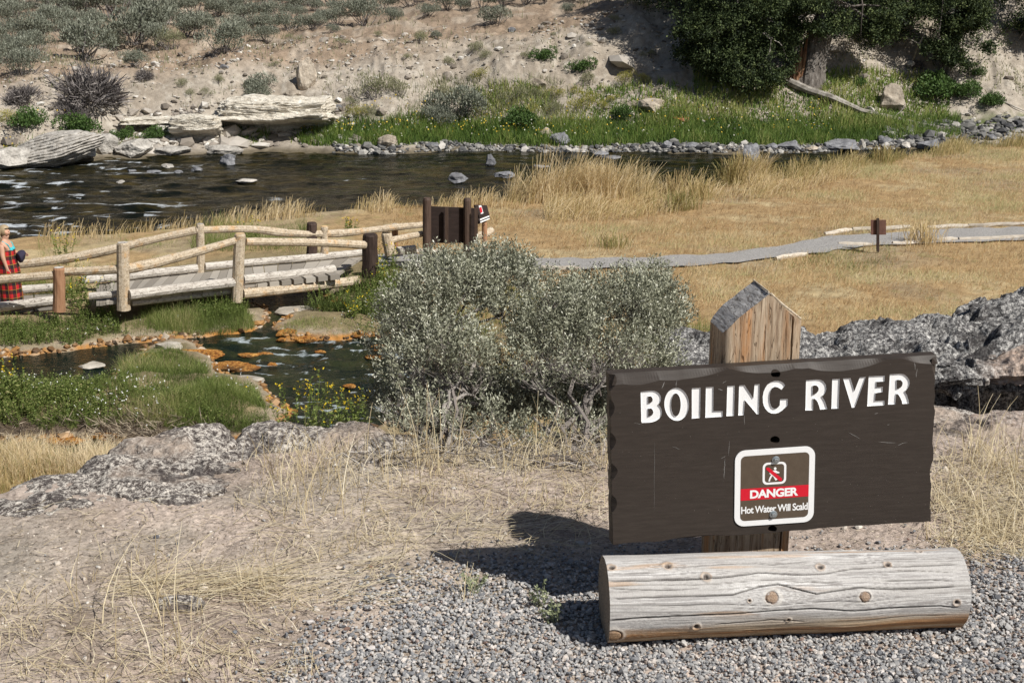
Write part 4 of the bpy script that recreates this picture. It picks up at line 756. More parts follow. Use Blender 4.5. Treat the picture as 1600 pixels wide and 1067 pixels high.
for (a, b_, r0) in [((712,690),(658,592),.017)]:
    pa = at(*a, 4.42); pb = at(*b_, 4.75); x, y = o.location.x, o.location.y; tube(curve_pts((pa.x-x, pa.y-y, pa.z), (pb.x-x, pb.y-y, pb.z), 10, .6), np.linspace(r0, r0*.6, 10), 8, wd, 0, .35, wob=.2)
wd.build('branch', m_twig, o); lf.build('foliage', m_sage, o)
o, wd, lf = big_sage('broad dense sagebrush directly left of the brown board, dark and shaded underneath', [(955,515,95,76,4.95,.9),(870,520,72,70,4.8,.9),(1015,505,56,66,5.05,.9),(930,580,100,68,4.65,.8),(850,590,66,52,4.6,.8),(1010,590,52,66,4.8,.8),(885,478,44,36,5.0,1),(1005,462,46,36,5.1,1),(800,640,70,60,5.0,.7),(930,640,100,70,5.1,.7),(850,560,80,70,5.3,.6),(880,690,100,34,4.45,.6),(900,640,120,60,5.4,.4),(960,690,60,30,4.45,.6)], (890,706), 12000)
wd.build('branch', m_twig, o); lf.build('foliage', m_sage, o)
# dead twigs and litter below the bushes
mb = MB()
for k in range(260):
    px, py = rng.uniform(540, 960), rng.uniform(680, 735); x, y = gz(px, py); L = rng.uniform(.05, .2); a = rng.uniform(0, 6.28); z0 = H1(x, y)
    tube(curve_pts((x, y, z0+.005), (x+L*math.cos(a), y+L*math.sin(a)*.6, z0+rng.uniform(.0, .07)), 5, .4), np.linspace(rng.uniform(.0015, .004), .001, 5), 4, mb, 0, rng.random(), cap=False)
stuffmb('dead_twigs', 'grey dead twigs tangled on the ground under the sagebrush', 'twigs', mb, m_twig)
# ------------------------------------------------------------ dry grass on the near terrace
m_straw = leafmat('straw', [(0, (.30,.22,.12)), (.4, (.55,.45,.28)), (.8, (.70,.61,.42)), (1, (.78,.70,.54))], rough=.6, trans=.15)
def near_pts(n, px0, px1, py0, py1): p = gp(rng.uniform(px0, px1, n), rng.uniform(py0, py1, n), 0.0); return p
mb = MB()
def tufts(cent, per, h, wd=.0028, lean=.9, spread=.03, seg=5):
    n = len(cent)*per; c = np.repeat(cent, per, 0)+rng.normal(0, spread, (n, 2)); a = rng.uniform(0, 6.28, n); B = np.c_[c, H(c[:,0], c[:,1])-.004]
    hh = h*rng.uniform(.45, 1.25, n); blades(B, hh, np.stack([np.cos(a), np.sin(a)], 1), rng.gamma(2.0, lean/2, n).clip(0, 1.7), wd, seg, np.clip(rng.normal(.55, .22, n), 0, 1), mb, tip=.3)
area = [(20, 380,600,720,880,6,.07), (60, 600,940,712,800,6,.07), (40, 380,560,700,780,6,.10), (20, 140,420,860,960,5,.085), (22, -40,260,930,1080,6,.07), (26, 250,480,900,1070,5,.06), (80, 1470,1640,700,862,9,.10), (26, 540,760,800,880,5,.06), (50, 620,950,700,740,7,.11), (30, 1450,1600,820,868,6,.07)]
for (n_, a, b_, c_, d_, per, h) in area: tufts(near_pts(n_, a, b_, c_, d_), per, h)
tufts(near_pts(14, 560,720,700,760), 3, .24, .0035, .35); tufts(near_pts(12, 400,560,740,830), 3, .22, .0035, .5); tufts(near_pts(9, 60,360,930,1040), 3, .24, .0038, .5); tufts(near_pts(10, 760,940,690,740), 3, .2, .003, .5); tufts(near_pts(10, 1490,1600,690,800), 3, .22, .0035, .4)
tufts(near_pts(5, 725,755,925,945), 3, .10, .003, .4)
# matted straw lying flat
def matted(n, px0, px1, py0, py1, a0, asp, L=.14):
    p = near_pts(n, px0, px1, py0, py1); a = rng.normal(a0, asp, n); z0 = H(p[:,0], p[:,1])+rng.uniform(.002, .022, n); Ls = L*rng.uniform(.3, 1.3, n); d_ = np.stack([np.cos(a), np.sin(a)], 1); w_ = .0011
    s_ = np.stack([-d_[:,1], d_[:,0]], 1)*w_; c_ = rng.normal(0, .10, n)[:, None]*np.stack([-d_[:,1], d_[:,0]], 1)*Ls[:, None]; V = []
    for k in range(4):
        t = k/3; q = p+d_*(Ls*t)[:, None]+c_*math.sin(math.pi*t); zq = z0+rng.uniform(-.002, .006, n); V += [np.c_[q-s_*(1-.5*t), zq], np.c_[q+s_*(1-.5*t), zq]]
    V = np.stack(V, 1).reshape(-1, 3); i = np.arange(n)[:, None]*8; mb.add(V, [np.concatenate([i+np.array([2*k, 2*k+1, 2*k+3, 2*k+2]) for k in range(3)])], np.repeat(np.clip(rng.normal(.6, .22, n), 0, 1), 8))
matted(150, 360,640,740,900, .5, .7); matted(240, 150,420,900,945, .35, .35, .18); matted(210, -40,420,950,1080, -.2, .9); matted(500, 560,950,715,860, .2, .8); matted(900, 1450,1640,720,870, .1, .8); matted(120, 380,620,880,960, .3, .6); matted(200, 0,500,780,1060, .2, 1.5, .09)
stuffmb('dry_grass', 'sparse bleached straw grass on the bare soil of the near terrace', 'grass', mb, m_straw)
# fine litter crumbs: dark and pale flecks
mb = MB(); p = near_pts(16000, -60, 1640, 700, 1075); p = p[(sdf(p[:,0], p[:,1], GRAV) > .02) & (p[:,1] < edge_y(p[:,0])-.03)]; n = len(p)
P = np.c_[p, H(p[:,0], p[:,1])+.003]; D = np.c_[rng.normal(size=(n, 2)), np.zeros(n)]; leaves(P, rng.uniform(.004, .02, n), .0022, D, None, mb, 0, .15)
stuffmb('plant_litter', 'fine straw and twig litter over the soil', 'litter', mb, leafmat('litter', [(0, (.05,.04,.035)), (.35, (.18,.14,.10)), (.7, (.45,.37,.26)), (1, (.62,.54,.42))], trans=0))
# small green sprigs by the gravel
m_sprig = leafmat('sprig', [(0, (.17,.20,.10)), (.5, (.33,.37,.22)), (1, (.52,.52,.34))])
for k, (px, py, lab) in enumerate([(848,948,'tiny pale green weed growing at the edge of the sign shadow'), (866,975,'lowest tiny pale weed in the gravel beside the log end'), (742,930,'small straw-coloured weed sprouting in the shadow of the post')]):
    mb = MB(); x, y = gz(px, py); z0 = H1(x, y)
    for q in range(7):
        a = rng.uniform(0, 6.28); e = np.array([.03*math.cos(a), .02*math.sin(a), rng.uniform(.025, .06)]); pp = curve_pts((0, 0, -.005), e, 5, .2); tube(pp, [.0012, .001, .001, .0008, .0006], 4, mb, 0, .4, cap=False)
        for u in range(7): leaves(pp[rng.integers(2, 5, 3)], .011, .0045, np.array([[0, 0, .6]]*3), None, mb, 0, .9)
    tag(mb.build('weed', m_sprig, loc=(x, y, z0)), lab, 'plant')
# two dark pebbles on the bare soil
for k, (px, py, s_, lab) in enumerate([(245,842,.009,'larger dark round pebble on the bare soil at left'), (276,849,.006,'smaller dark round pebble on the bare soil at left')]):
    V, T = rockshape(200+k, (s_, s_*.8, s_*.7), n=8, clips=4, rough=.05); mb = MB(); mb.add(V, [T]); x, y = gz(px, py); tag(mb.build('pebble', plain('dark_pebble', (.09,.09,.10), .8) if k == 0 else bpy.data.materials['dark_pebble'], loc=(x, y, H1(x, y)+s_*.4)), lab, 'pebble')
V, T = rockshape(210, (.07, .035, .022), n=26, clips=9, rough=.12, freq=3); mb = MB(); mb.add(V, [T]); x, y = gz(278,948); tag(mb.build('rock', m_trav, loc=(x, y, H1(x, y)+.004)), 'pale rock tip poking out of the soil with straw lying against it', 'rock')
# ------------------------------------------------------------ footbridge with log railings
m_log = woodmat('peeled_log', [(.28, (.26,.19,.12)), (.45, (.48,.39,.28)), (.62, (.62,.53,.41)), (.8, (.72,.65,.54))], stain=(.55,.36,.19), vscale=.5, ax=(9, 9, 9), bump=.25, stain_at=(.55,.68))
m_loggrey = woodmat('greyed_log', [(.28, (.30,.26,.22)), (.45, (.48,.44,.39)), (.65, (.62,.58,.52))], vscale=.5, ax=(3, 3, 9), bump=.3)
m_cutend = noisemat('fresh_cut_end', [(.3, (.62,.40,.20)), (.7, (.78,.58,.34))], scale=8, bump=.1)
m_plank = noisemat('deck_plank', [(.3, (.34,.31,.28)), (.5, (.47,.44,.40)), (.7, (.60,.56,.51))], scale=5, bump=.3, stretch=(.5, 3, 1), dist=.01)
m_dark = noisemat('dark_stained_post', [(.3, (.035,.022,.018)), (.7, (.075,.05,.04))], scale=6, bump=.4, stretch=(3, 3, .6), rough=.7)
m_brownpost = noisemat('red_brown_post', [(.3, (.26,.13,.07)), (.7, (.42,.24,.14))], scale=6, stretch=(3, 3, .6), bump=.3)
def dz_at(px, py, z): p = gp(px, py, z); return Vector((float(p[0]), float(p[1]), z))
bridge = thing('footbridge', 'plank footbridge with peeled-log railings crossing the warm stream', 'bridge', dz_at(364, 443, -5.08)); BL_ = bridge.location
def loc_(P): return [tuple(Vector(p)-BL_) for p in P]
def log_(name, P, r, mat, n=10, sub=4, par=None, label=None, wob=.03, capmat=None):
    P = [np.array(tuple(Vector(p))) for p in P]; s = np.arange(len(P)); ss = np.linspace(0, len(P)-1, (len(P)-1)*sub+1); Q = np.stack([np.interp(ss, s, [p[k] for p in P]) for k in range(3)], 1)
    if len(P) > 2:
        Qs = Q.copy(); 
        for _ in range(3): Qs[1:-1] = (Qs[:-2]+2*Qs[1:-1]+Qs[2:])/4
        Q = Qs
    rr = np.interp(ss, s, np.broadcast_to(r, len(P))); rr = rr*(1+.05*noise(ss*1.7+P[0][0]*3, ss*0, seed=4)); mb = MB(); tube(loc_(Q) if par is None else Q-np.array(par.location), rr, n, mb, wob=wob)
    mats = [mat]
    if capmat is not None:
        pass
    o = mb.build(name, mats, par or bridge, smooth=False); 
    if label: o['label'] = label
    return o
def post_(px, yt, yb, Y, r, mat, capmat=None, name='post', label=None, dx=0, slant=0):
    t = at(px, yt, Y); b = at(px+dx, yb, Y); b.x = b.x; t = Vector((t.x, Y, t.z)); mb = MB(); P = [b, b.lerp(t, .33)+Vector((rng.normal(0, .008), 0, 0)), b.lerp(t, .66)+Vector((rng.normal(0, .008), 0, 0)), t-Vector((0, 0, .03)), t]
    tube(loc_(P), [r*1.06, r, r*.98, r*.96, r*.82], 14, mb, wob=.03, cap=True)
    if capmat is not None:
        c = np.array(loc_([t])[0])+np.array([0, 0, .004]); a = np.linspace(0, 2*math.pi, 14, endpoint=False); V = np.array([[c[0]+r*.80*math.cos(q), c[1]+r*.80*math.sin(q), c[2]-slant*math.sin(q)*r] for q in a]); mb.add(V, [np.array([[0, k, k+1] for k in range(1, 13)])], .5, 1)
    o = mb.build(name, [mat, capmat] if capmat else [mat], bridge)
    if label: o['label'] = label
    return o
post_(92, 418, 486, 26.3, .115, m_brownpost, m_loggrey, label='short red-brown post with a weathered top')
post_(192, 379, 484, 26.3, .122, m_log, m_loggrey, dx=1); post_(375, 365, 471, 27.45, .112, m_log, m_cutend, dx=-5)
post_(578, 366, 432, 29.3, .165, m_dark, m_dark, label='thick dark stained end post'); post_(604, 364, 398, 29.9, .12, m_log, m_loggrey, slant=.5, dx=6)
post_(313, 350, 428, 28.75, .085, m_log, m_loggrey); post_(487, 348, 398, 30.1, .115, m_dark, m_dark, label='dark stained post'); post_(507, 354, 398, 30.2, .085, m_log, m_cutend)
post_(617, 350, 398, 31.4, .075, m_brownpost, m_loggrey)
log_('railing', [at(-70,441,26.25), at(0,437,26.28), at(84,430,26.3)], [.088,.09,.082], m_log)
log_('railing', [at(101,425,26.35), at(150,423,26.33), at(184,421,26.3)], .085, m_log)
log_('railing', [at(200,420,26.35), at(245,411,26.6), at(300,396,26.95), at(368,376,27.4)], [.098,.095,.085,.075], m_log)
log_('railing', [at(384,378,27.5), at(450,378,28.0), at(520,380,28.7), at(570,383,29.2)], [.082,.085,.085,.088], m_log)
log_('railing', [at(608,376,29.9), at(640,369,30.2), at(664,365,30.5)], [.075,.07,.06], m_log)
log_('railing', [at(-70,422,28.1), at(0,416,28.1), at(60,410,28.1), at(120,402,28.2), at(180,389,28.3), at(240,374,28.5), at(306,360,28.72)], [.09,.09,.095,.1,.095,.08,.08], m_log)
log_('railing', [at(306,360,28.72), at(350,358,28.95), at(400,358,29.3), at(440,364,29.6), at(480,366,30.0)], [.07,.075,.08,.095,.07], m_log)
log_('railing', [at(480,366,30.0), at(530,365,30.4), at(570,361,30.8), at(617,355,31.2), at(664,351,31.5)], [.07,.09,.07,.075,.07], m_log)
# kerb logs
log_('kerb_log', [dz_at(-60,485,-5.33), dz_at(0,480,-5.32), dz_at(84,469,-5.28)], .10, m_loggrey); log_('kerb_log', [dz_at(-60,459,-5.33), dz_at(84,449,-5.3)], .085, m_loggrey)
log_('kerb_log', [dz_at(128,438,-4.98), dz_at(206,430,-4.98), dz_at(308,419,-4.99)], .085, m_loggrey); log_('kerb_log', [dz_at(320,417,-4.99), dz_at(400,409,-5.02), dz_at(480,403,-5.06), dz_at(566,395,-5.12)], .08, m_loggrey)
log_('kerb_log', [dz_at(140,463,-5.02), dz_at(184,459,-4.98)], .065, m_loggrey); log_('kerb_log', [dz_at(202,461,-4.96), dz_at(280,451,-4.98), dz_at(366,441,-5.0)], .10, m_loggrey); log_('kerb_log', [dz_at(380,437,-5.01), dz_at(450,430,-5.05), dz_at(522,421,-5.1)], .10, m_loggrey)
log_('stringer_log', [dz_at(380,459,-5.28), dz_at(430,454,-5.30), dz_at(500,446,-5.34), dz_at(560,438,-5.4)], .10, m_log); log_('stringer_log', [dz_at(206,474,-5.18), dz_at(366,455,-5.22)], .055, m_loggrey)
# planks
def deck(name, N_, F_, count, z_off=-.03, thick=.06):
    N_ = [np.array(tuple(dz_at(*p))) for p in N_]; F_ = [np.array(tuple(dz_at(*p))) for p in F_]; mb = MB(); s = np.linspace(0, 1, len(N_)); g = lambda L, t: np.array([np.interp(t, np.linspace(0, 1, len(L)), [p[k] for p in L]) for k in range(3)])
    for k in range(count):
        t0, t1 = (k+.03)/count, (k+.97)/count; ext = rng.uniform(-.02, .03); a, b, c, d = g(N_, t0), g(N_, t1), g(F_, t1), g(F_, t0); dz = rng.normal(0, .004); T_ = [a+(a-d)*ext*.3, b+(b-c)*ext*.3, c, d]; V = [p+np.array([0, 0, z_off+dz]) for p in T_]+[p+np.array([0, 0, z_off+dz-thick]) for p in T_]
        mb.add(np.array(V)-np.array(BL_), [np.array([[0,1,2,3],[7,6,5,4],[0,4,5,1],[1,5,6,2],[2,6,7,3],[3,7,4,0]])], rng.random())
    return mb.build(name, m_plank2, bridge)
m_plank2 = leafmat('deck_planks', [(0, (.22,.195,.165)), (.5, (.31,.28,.24)), (1, (.40,.365,.315))], rough=.85, trans=0)
deck('deck', [(150,471,-5.08), (202,465,-5.05), (364,446,-5.08), (530,425,-5.16)], [(150,441,-5.08), (206,433,-5.05), (308,423,-5.06), (400,413,-5.09), (566,399,-5.16)], 30)
deck('ramp_boards', [(-60,488,-5.40), (90,476,-5.36)], [(-60,464,-5.40), (90,456,-5.36)], 4)
mb = MB()  # joist ends under the near edge
for k in range(7):
    p = dz_at(385+19*k, 447-2.2*k, -5.17); q = dz_at(401+19*k, 445-2.2*k, -5.17); c = (p+q)/2-BL_; box((c.x, c.y+.35, c.z), ((q-p).length*.92, .9, .10), mb, math.atan2(q.y-p.y, q.x-p.x), 0, rng.random())
mb.build('joist', m_plank2, bridge)
# ------------------------------------------------------------ trailside boards
kiosk = thing('information_board', 'dark brown wooden information board on two thick posts, seen from behind at the bridge end', 'sign', at(698, 408, 30.4)); KL = kiosk.location
def kp(px, yt, yb, Y, r, mat, name='post', par=None):
    par = par or kiosk; t = Vector(at(px, yt, Y)); b = Vector(at(px, yb, Y)); mb = MB(); o = np.array(par.location); tube([np.array(b)-o, np.array(b.lerp(t, .5))-o, np.array(t-Vector((0, 0, .05)))-o, np.array(t)-o], [r, r, r, r*.8], 12, mb, wob=.02); return mb.build(name, mat, par)
m_kpost = noisemat('dark_brown_log', [(.3, (.055,.034,.026)), (.7, (.11,.075,.058))], scale=5, stretch=(3, 3, .5), bump=.4, rough=.6)
kp(667, 309, 420, 30.3, .092, m_kpost); kp(730, 310, 420, 30.5, .085, m_kpost)
pan = MB()
def quadbox(mb, P, thick, par):
    P = [np.array(tuple(p))-np.array(par.location) for p in P]; n = np.cross(P[1]-P[0], P[3]-P[0]); n /= np.linalg.norm(n); n *= 1 if n[1] > 0 else -1
    V = P+[p+n*thick for p in P]; mb.add(np.array(V), [np.array([[0,1,2,3],[7,6,5,4],[0,4,5,1],[1,5,6,2],[2,6,7,3],[3,7,4,0]])])
m_panel = noisemat('dark_board_back', [(.3, (.022,.014,.012)), (.7, (.042,.028,.024))], scale=5, bump=.2, stretch=(1, 1, 3))
quadbox(pan, [at(674,323,30.42), at(746,326,30.62), at(746,380,30.62), at(674,380,30.42)], .05, kiosk); pan.build('panel', m_panel, kiosk)
for (px, w_) in [(698, 2.6), (744, 2.6)]:
    mb = MB(); quadbox(mb, [at(px-w_, 323+(px-674)*.04, 30.34), at(px+w_, 323+(px-674)*.04, 30.34), at(px+w_, 381, 30.34), at(px-w_, 381, 30.34)], .05, kiosk); mb.build('batten', m_kpost, kiosk)
ts_ = thing('warning_sign', 'small tilted dark brown sign with white stripes and a red pictogram behind the information board', 'sign', at(757, 392, 31.6))
mb = MB(); quadbox(mb, [at(742,320,31.5), at(761,321,31.7), at(766,341,31.6), at(749,350,31.4)], .05, ts_); mb.build('panel', m_panel, ts_)
mb = MB(); quadbox(mb, [at(748,321.5,31.38), at(752,321,31.4), at(755.5,333.5,31.38), at(751,335,31.36)], .01, ts_); qd = mb.build('pictogram', m_pw, ts_)
mb = MB(); quadbox(mb, [at(749.2,324.5,31.34), at(752.2,323.5,31.36), at(754,331.5,31.34), at(751,333,31.32)], .008, ts_); mb.build('red_mark', bpy.data.materials['plate_red'], ts_)
for (a, b_, c_, d_) in [((750,342.5),(764.5,337),(764.8,338.8),(750.3,344.6)), ((750.5,346.5),(765,340.8),(765.3,342.4),(750.8,348.5))]:
    mb = MB(); quadbox(mb, [at(*a, 31.33), at(*b_, 31.5), at(*c_, 31.5), at(*d_, 31.33)], .01, ts_); mb.build('white_stripe', m_pw, ts_)
kp(757, 346, 400, 31.65, .06, m_brownpost, 'post', ts_)
mb = MB(); q = at(758, 366, 32.0); tube([tuple(at(742, 370, 31.9)), tuple(at(758, 366, 32.0)), tuple(at(768, 360, 32.2))], [.09, .09, .085], 12, mb, wob=.02); tag(mb.build('log', m_log), 'pale cut log stub sticking out behind the information board', 'log')
# little trail sign
x_, y_ = gp(1371, 394, -5.47); tr = thing('trail_sign', 'small plain brown trail sign seen from behind on a thin post beside the gravel path', 'sign', (x_, y_, H1(x_, y_))); Yt = float(y_)
for nm, (a, b_, c_, d_), YY, mt in [('plate', (1361,344,1384.5,367), Yt+.02, noisemat('rusty_brown_plate', [(.3, (.10,.05,.04)), (.7, (.16,.085,.065))], scale=9)), ('post', (1370,341.5,1374,394), Yt-.03, m_dark)]:
    mb = MB(); quadbox(mb, [at(a, b_, YY), at(c_, b_, YY), at(c_, d_, YY), at(a, d_, YY)], .03 if nm == 'plate' else .05, tr); mb.build(nm, mt, tr)
# edging logs and stones along the path
m_edge = noisemat('pale_edging', [(.3, (.36,.31,.25)), (.6, (.56,.50,.42)), (.8, (.68,.62,.54))], scale=5, stretch=(1, 3, 3), bump=.3)
E_ = [((1288,367),(1330,361)), ((1332,361),(1424,354)), ((1450,355),(1512,352)), ((1514,352),(1600,349.5)), ((1602,350),(1680,346)), ((1310,382),(1362,383)), ((1395,380),(1440,377)), ((1452,375),(1496,374)), ((1498,373),(1600,369)), ((1602,370),(1680,364)), ((1212,402),(1260,394)), ((640,394),(700,392)), ((846,418),(905,420))]
ELAB = ['first pale edging log left of the trail sign, far side of the path','long pale edging log just right of the trail sign, far side of the path','pale edging log starting halfway to the frame edge, far side of the path','last pale edging log in view on the far side of the path','pale edging log beyond the frame edge, far side','short pale edging log left of the trail sign post, near side of the path','short pale edging log right of the trail sign post, near side of the path','pale edging log in the middle of the near side, right part of the path','last pale edging log in view on the near side of the path','pale edging log beyond the frame edge, near side','grey edging log lying left of the little trail sign where the path bends','pale edging log at the foot of the information board','pale edging log on the near path side just right of the sagebrush tops']
for k, (a, b_) in enumerate(E_):
    if k in (4, 9): continue
    P = []; 
    for t in np.linspace(0, 1, 5): x, y = gp(a[0]*(1-t)+b_[0]*t, a[1]*(1-t)+b_[1]*t, -5.45); P.append((x, y+rng.normal(0, .02), H1(x, y)+.045))
    mb = MB(); tube(P, [.05, .065, .06, .065, .045], 9, mb, wob=.08)
    side = 'far' if k < 5 or k == 11 else 'near'
    o = tag(mb.build('edging_log', m_edge), ELAB[k], 'log', 'edging logs along the gravel path')
for (a, b_) in [((640,416),(668,412)), ((604,395),(650,389))]:
    P = [tuple(at(a[0]*(1-t)+b_[0]*t, a[1]*(1-t)+b_[1]*t, 29.9 if a[0] == 640 else 31)) for t in np.linspace(0, 1, 4)]; mb = MB(); tube(P, .1, 9, mb, wob=.05); tag(mb.build('edging_log', m_loggrey), 'grey log end beside the path between bridge and information board' if a[0] == 640 else 'pale kerb log leading from the bridge to the information board', 'log')
# ------------------------------------------------------------ the walker on the bridge
def skin_fig(name, joints, edges, mat, parent, sub=2):
    me = bpy.data.meshes.new(name); me.from_pydata([j[:3] for j in joints], edges, []); o = bpy.data.objects.new(name, me); C.objects.link(o)
    md = o.modifiers.new('s', 'SKIN'); md.use_smooth_shade = True
    for v, j in zip(me.skin_vertices[0].data, joints): v.radius = (j[3], j[4] if len(j) > 4 else j[3])
    me.skin_vertices[0].data[0].use_root = True; sb = o.modifiers.new('u', 'SUBSURF'); sb.levels = sub; sb.render_levels = sub
    dg = bpy.context.evaluated_depsgraph_get(); dg.update(); m2 = bpy.data.meshes.new_from_object(o.evaluated_get(dg)); m2.name = name; bpy.data.objects.remove(o); m2.materials.clear(); m2.materials.append(mat)
    for p in m2.polygons: p.use_smooth = True
    q = bpy.data.objects.new(name, m2); C.objects.link(q); q.parent = parent; return q
pb = at(19, 488, 27.2); person = thing('person', 'blond woman wrapped in red and black plaid cloth walking onto the bridge', 'person', pb)
m_skin = noisemat('skin', [(.3, (.50,.28,.19)), (.7, (.58,.35,.25))], scale=8, bump=.02, rough=.5)
# faces +x; y depth (-y = towards camera)
J = [(0,0,.92,.15,.17), (-.01,0,1.08,.135,.16), (.0,0,1.24,.135,.165), (-.02,0,1.38,.10,.15), (-.005,0,1.47,.052,.055), (.01,0,1.545,.062,.066), (.02,0,1.62,.092,.078), (.015,0,1.675,.070,.062),   # 0-7 trunk, neck, head
     (-.02,-.17,1.385,.058), (.00,-.215,1.16,.046), (.055,-.20,.94,.032), (.065,-.195,.885,.030,.02),       # near arm 8-11
     (-.01,.17,1.385,.058), (.05,.215,1.18,.046), (.24,.16,1.14,.032), (.30,.13,1.14,.030,.02),              # far arm 12-15
     (.03,-.09,.86,.10), (.10,-.09,.50,.062), (.13,-.09,.10,.040), (.20,-.09,.035,.034),                     # near leg
     (-.03,.09,.86,.10), (-.05,.09,.50,.062), (-.16,.09,.12,.040), (-.08,.09,.035,.034)]
Ed = [(0,1),(1,2),(2,3),(3,4),(4,5),(5,6),(6,7),(3,8),(8,9),(9,10),(10,11),(3,12),(12,13),(13,14),(14,15),(0,16),(16,17),(17,18),(18,19),(0,20),(20,21),(21,22),(22,23)]
def fingers(J, Ed, root, o, d, up, sgn):
    for k, (L, sp) in enumerate([(.070,-.024),(.080,-.008),(.074,.008),(.058,.022)]):
        i = len(J); s = np.array(up)*sp; a = np.array(o)+s; d_ = np.array(d); cu = np.array([.3, 0, 0])*.0
        J += [tuple(a+d_*L*.35)+(.0095,), tuple(a+d_*L*.7+np.array(sgn)*.012)+(.0085,), tuple(a+d_*L+np.array(sgn)*.032)+(.0075,)]; Ed += [(root, i), (i, i+1), (i+1, i+2)]
    i = len(J); a = np.array(o)-np.array(up)*.03; J += [tuple(a+np.array(d)*-.01)+(.011,), tuple(a-np.array(up)*.018+np.array(d)*.03)+(.0085,)]; Ed += [(root, i), (i, i+1)]
fingers(J, Ed, 11, (.07,-.195,.865), (.1,0,-1), (-1,0,0), (.6,0,0)); fingers(J, Ed, 15, (.325,.12,1.14), (1,-.2,0), (0,0,-1), (0,-.5,-.4))
i = len(J); J += [(.108,0,1.605,.016), (.100,0,1.572,.022), (.085,0,1.54,.026)]; Ed += [(6, i), (6, i+1), (5, i+2)]   # nose, mouth, chin
body = skin_fig('body', J, Ed, m_skin, person)
mb = MB()
m_eye = plain('eye', (.05,.04,.03), .2)
for s_ in (-1, 1): mb = MB(); V, T = cubesphere(5); mb.add(V*.008+np.array([.098, s_*.03, 1.63]), [T]); mb.build('eye', m_eye, person)
mb = MB(); V, T = cubesphere(5); mb.add(V*np.array([.014,.006,.02])+np.array([.02,-.082,1.61]), [T]); mb.build('ear', m_skin, person)
# hair: cap plus strands falling to the shoulders
m_hair = leafmat('blond_hair', [(0, (.20,.14,.08)), (.5, (.38,.29,.18)), (1, (.58,.48,.33))], rough=.45, trans=0)
mb = MB(); V, T = cubesphere(12); W = V*np.array([.112, .098, .115])+np.array([-.0, 0, 1.645]); kx = (V[:,0] > .45) & (V[:,2] < .45); W[kx, 0] -= .05; mb.add(W, [T], .5)
for k in range(420):
    a = rng.uniform(1.9, 4.4); b0 = np.array([.10*math.cos(a)*.95, .098*math.sin(a), 1.64+rng.uniform(-.02, .06)]); e = b0+np.array([-.035+rng.normal(0, .02), rng.normal(0, .02)+.3*b0[1], -rng.uniform(.16, .27)]); mid = (b0+e)/2+np.array([-.03, 0, .0]); tube([b0, mid, e], [.009, .009, .003], 4, mb, 0, rng.random(), cap=False)
mb.build('hair', m_hair, person)
# wrap skirt/dress with plaid
m, n_, l_, b = M('red_plaid'); tc = n_.new('ShaderNodeTexCoord'); sep = n_.new('ShaderNodeSeparateXYZ'); l_.new(tc.outputs['Object'], sep.inputs[0])
ang_ = N(n_, 'ShaderNodeMath', operation='ARCTAN2'); l_.new(sep.outputs[1], ang_.inputs[0]); l_.new(sep.outputs[0], ang_.inputs[1])
def stripes(src, freq, lo):
    a_ = N(n_, 'ShaderNodeMath', operation='MULTIPLY'); a_.inputs[1].default_value = freq; l_.new(src, a_.inputs[0]); f_ = N(n_, 'ShaderNodeMath', operation='FRACT'); l_.new(a_.outputs[0], f_.inputs[0]); g_ = N(n_, 'ShaderNodeMath', operation='GREATER_THAN'); g_.inputs[1].default_value = lo; l_.new(f_.outputs[0], g_.inputs[0]); return g_.outputs[0]
sa, sz = stripes(ang_.outputs[0], 1.5, .5), stripes(sep.outputs[2], 6, .5); ad = N(n_, 'ShaderNodeMath', operation='ADD'); l_.new(sa, ad.inputs[0]); l_.new(sz, ad.inputs[1]); hf = N(n_, 'ShaderNodeMath', operation='MULTIPLY'); hf.inputs[1].default_value = .5; l_.new(ad.outputs[0], hf.inputs[0])
rp_ = ramp(n_, [(0, (.50,.012,.016)), (.33, (.50,.012,.016)), (.4, (.10,.008,.01)), (.7, (.10,.008,.01)), (.8, (.010,.009,.010))], 'CONSTANT'); l_.new(hf.outputs[0], rp_.inputs[0])
ya, yz = stripes(ang_.outputs[0], 1.5, .95), stripes(sep.outputs[2], 6, .95); mxx = N(n_, 'ShaderNodeMath', operation='MAXIMUM'); l_.new(ya, mxx.inputs[0]); l_.new(yz, mxx.inputs[1]); mx = N(n_, 'ShaderNodeMixRGB'); l_.new(mxx.outputs[0], mx.inputs[0]); l_.new(rp_.outputs[0], mx.inputs[1]); mx.inputs[2].default_value = (.30,.20,.03,1); l_.new(mx.outputs[0], b.inputs['Base Color']); b.inputs['Roughness'].default_value = .85
prof = [(.10, .19), (.35, .20), (.60, .205), (.80, .225), (.95, .215), (1.05, .185), (1.15, .175), (1.25, .185), (1.275, .18)]; na_ = 48; aa = np.linspace(0, 2*math.pi, na_, endpoint=False); V = []
for z_, r_ in prof: fold = 1+(.06*np.sin(aa*9+z_*3)+.04*np.sin(aa*5+1))*np.clip((1.1-z_), 0, 1); V.append(np.stack([r_*.95*fold*np.cos(aa)+.01+.05*(1-z_)*(np.cos(aa) > 0), r_*fold*np.sin(aa)*1.02, np.full(na_, z_)], 1))
V = np.concatenate(V); j = np.arange(na_); j2 = (j+1) % na_; Fq = np.concatenate([np.stack([k*na_+j, k*na_+j2, (k+1)*na_+j2, (k+1)*na_+j], 1) for k in range(len(prof)-1)]); mb = MB(); mb.add(V, [Fq]); mb.build('dress', m, person, smooth=True)
mt = plain('turquoise_strap', (.05,.45,.50), .6); mb = MB()
for s_ in (-1, 1): tube([(-.09, s_*.10, 1.27), (-.085, s_*.11, 1.40), (-.01, s_*.12, 1.45), (.09, s_*.11, 1.38), (.13, s_*.09, 1.27)], .011, 6, mb)
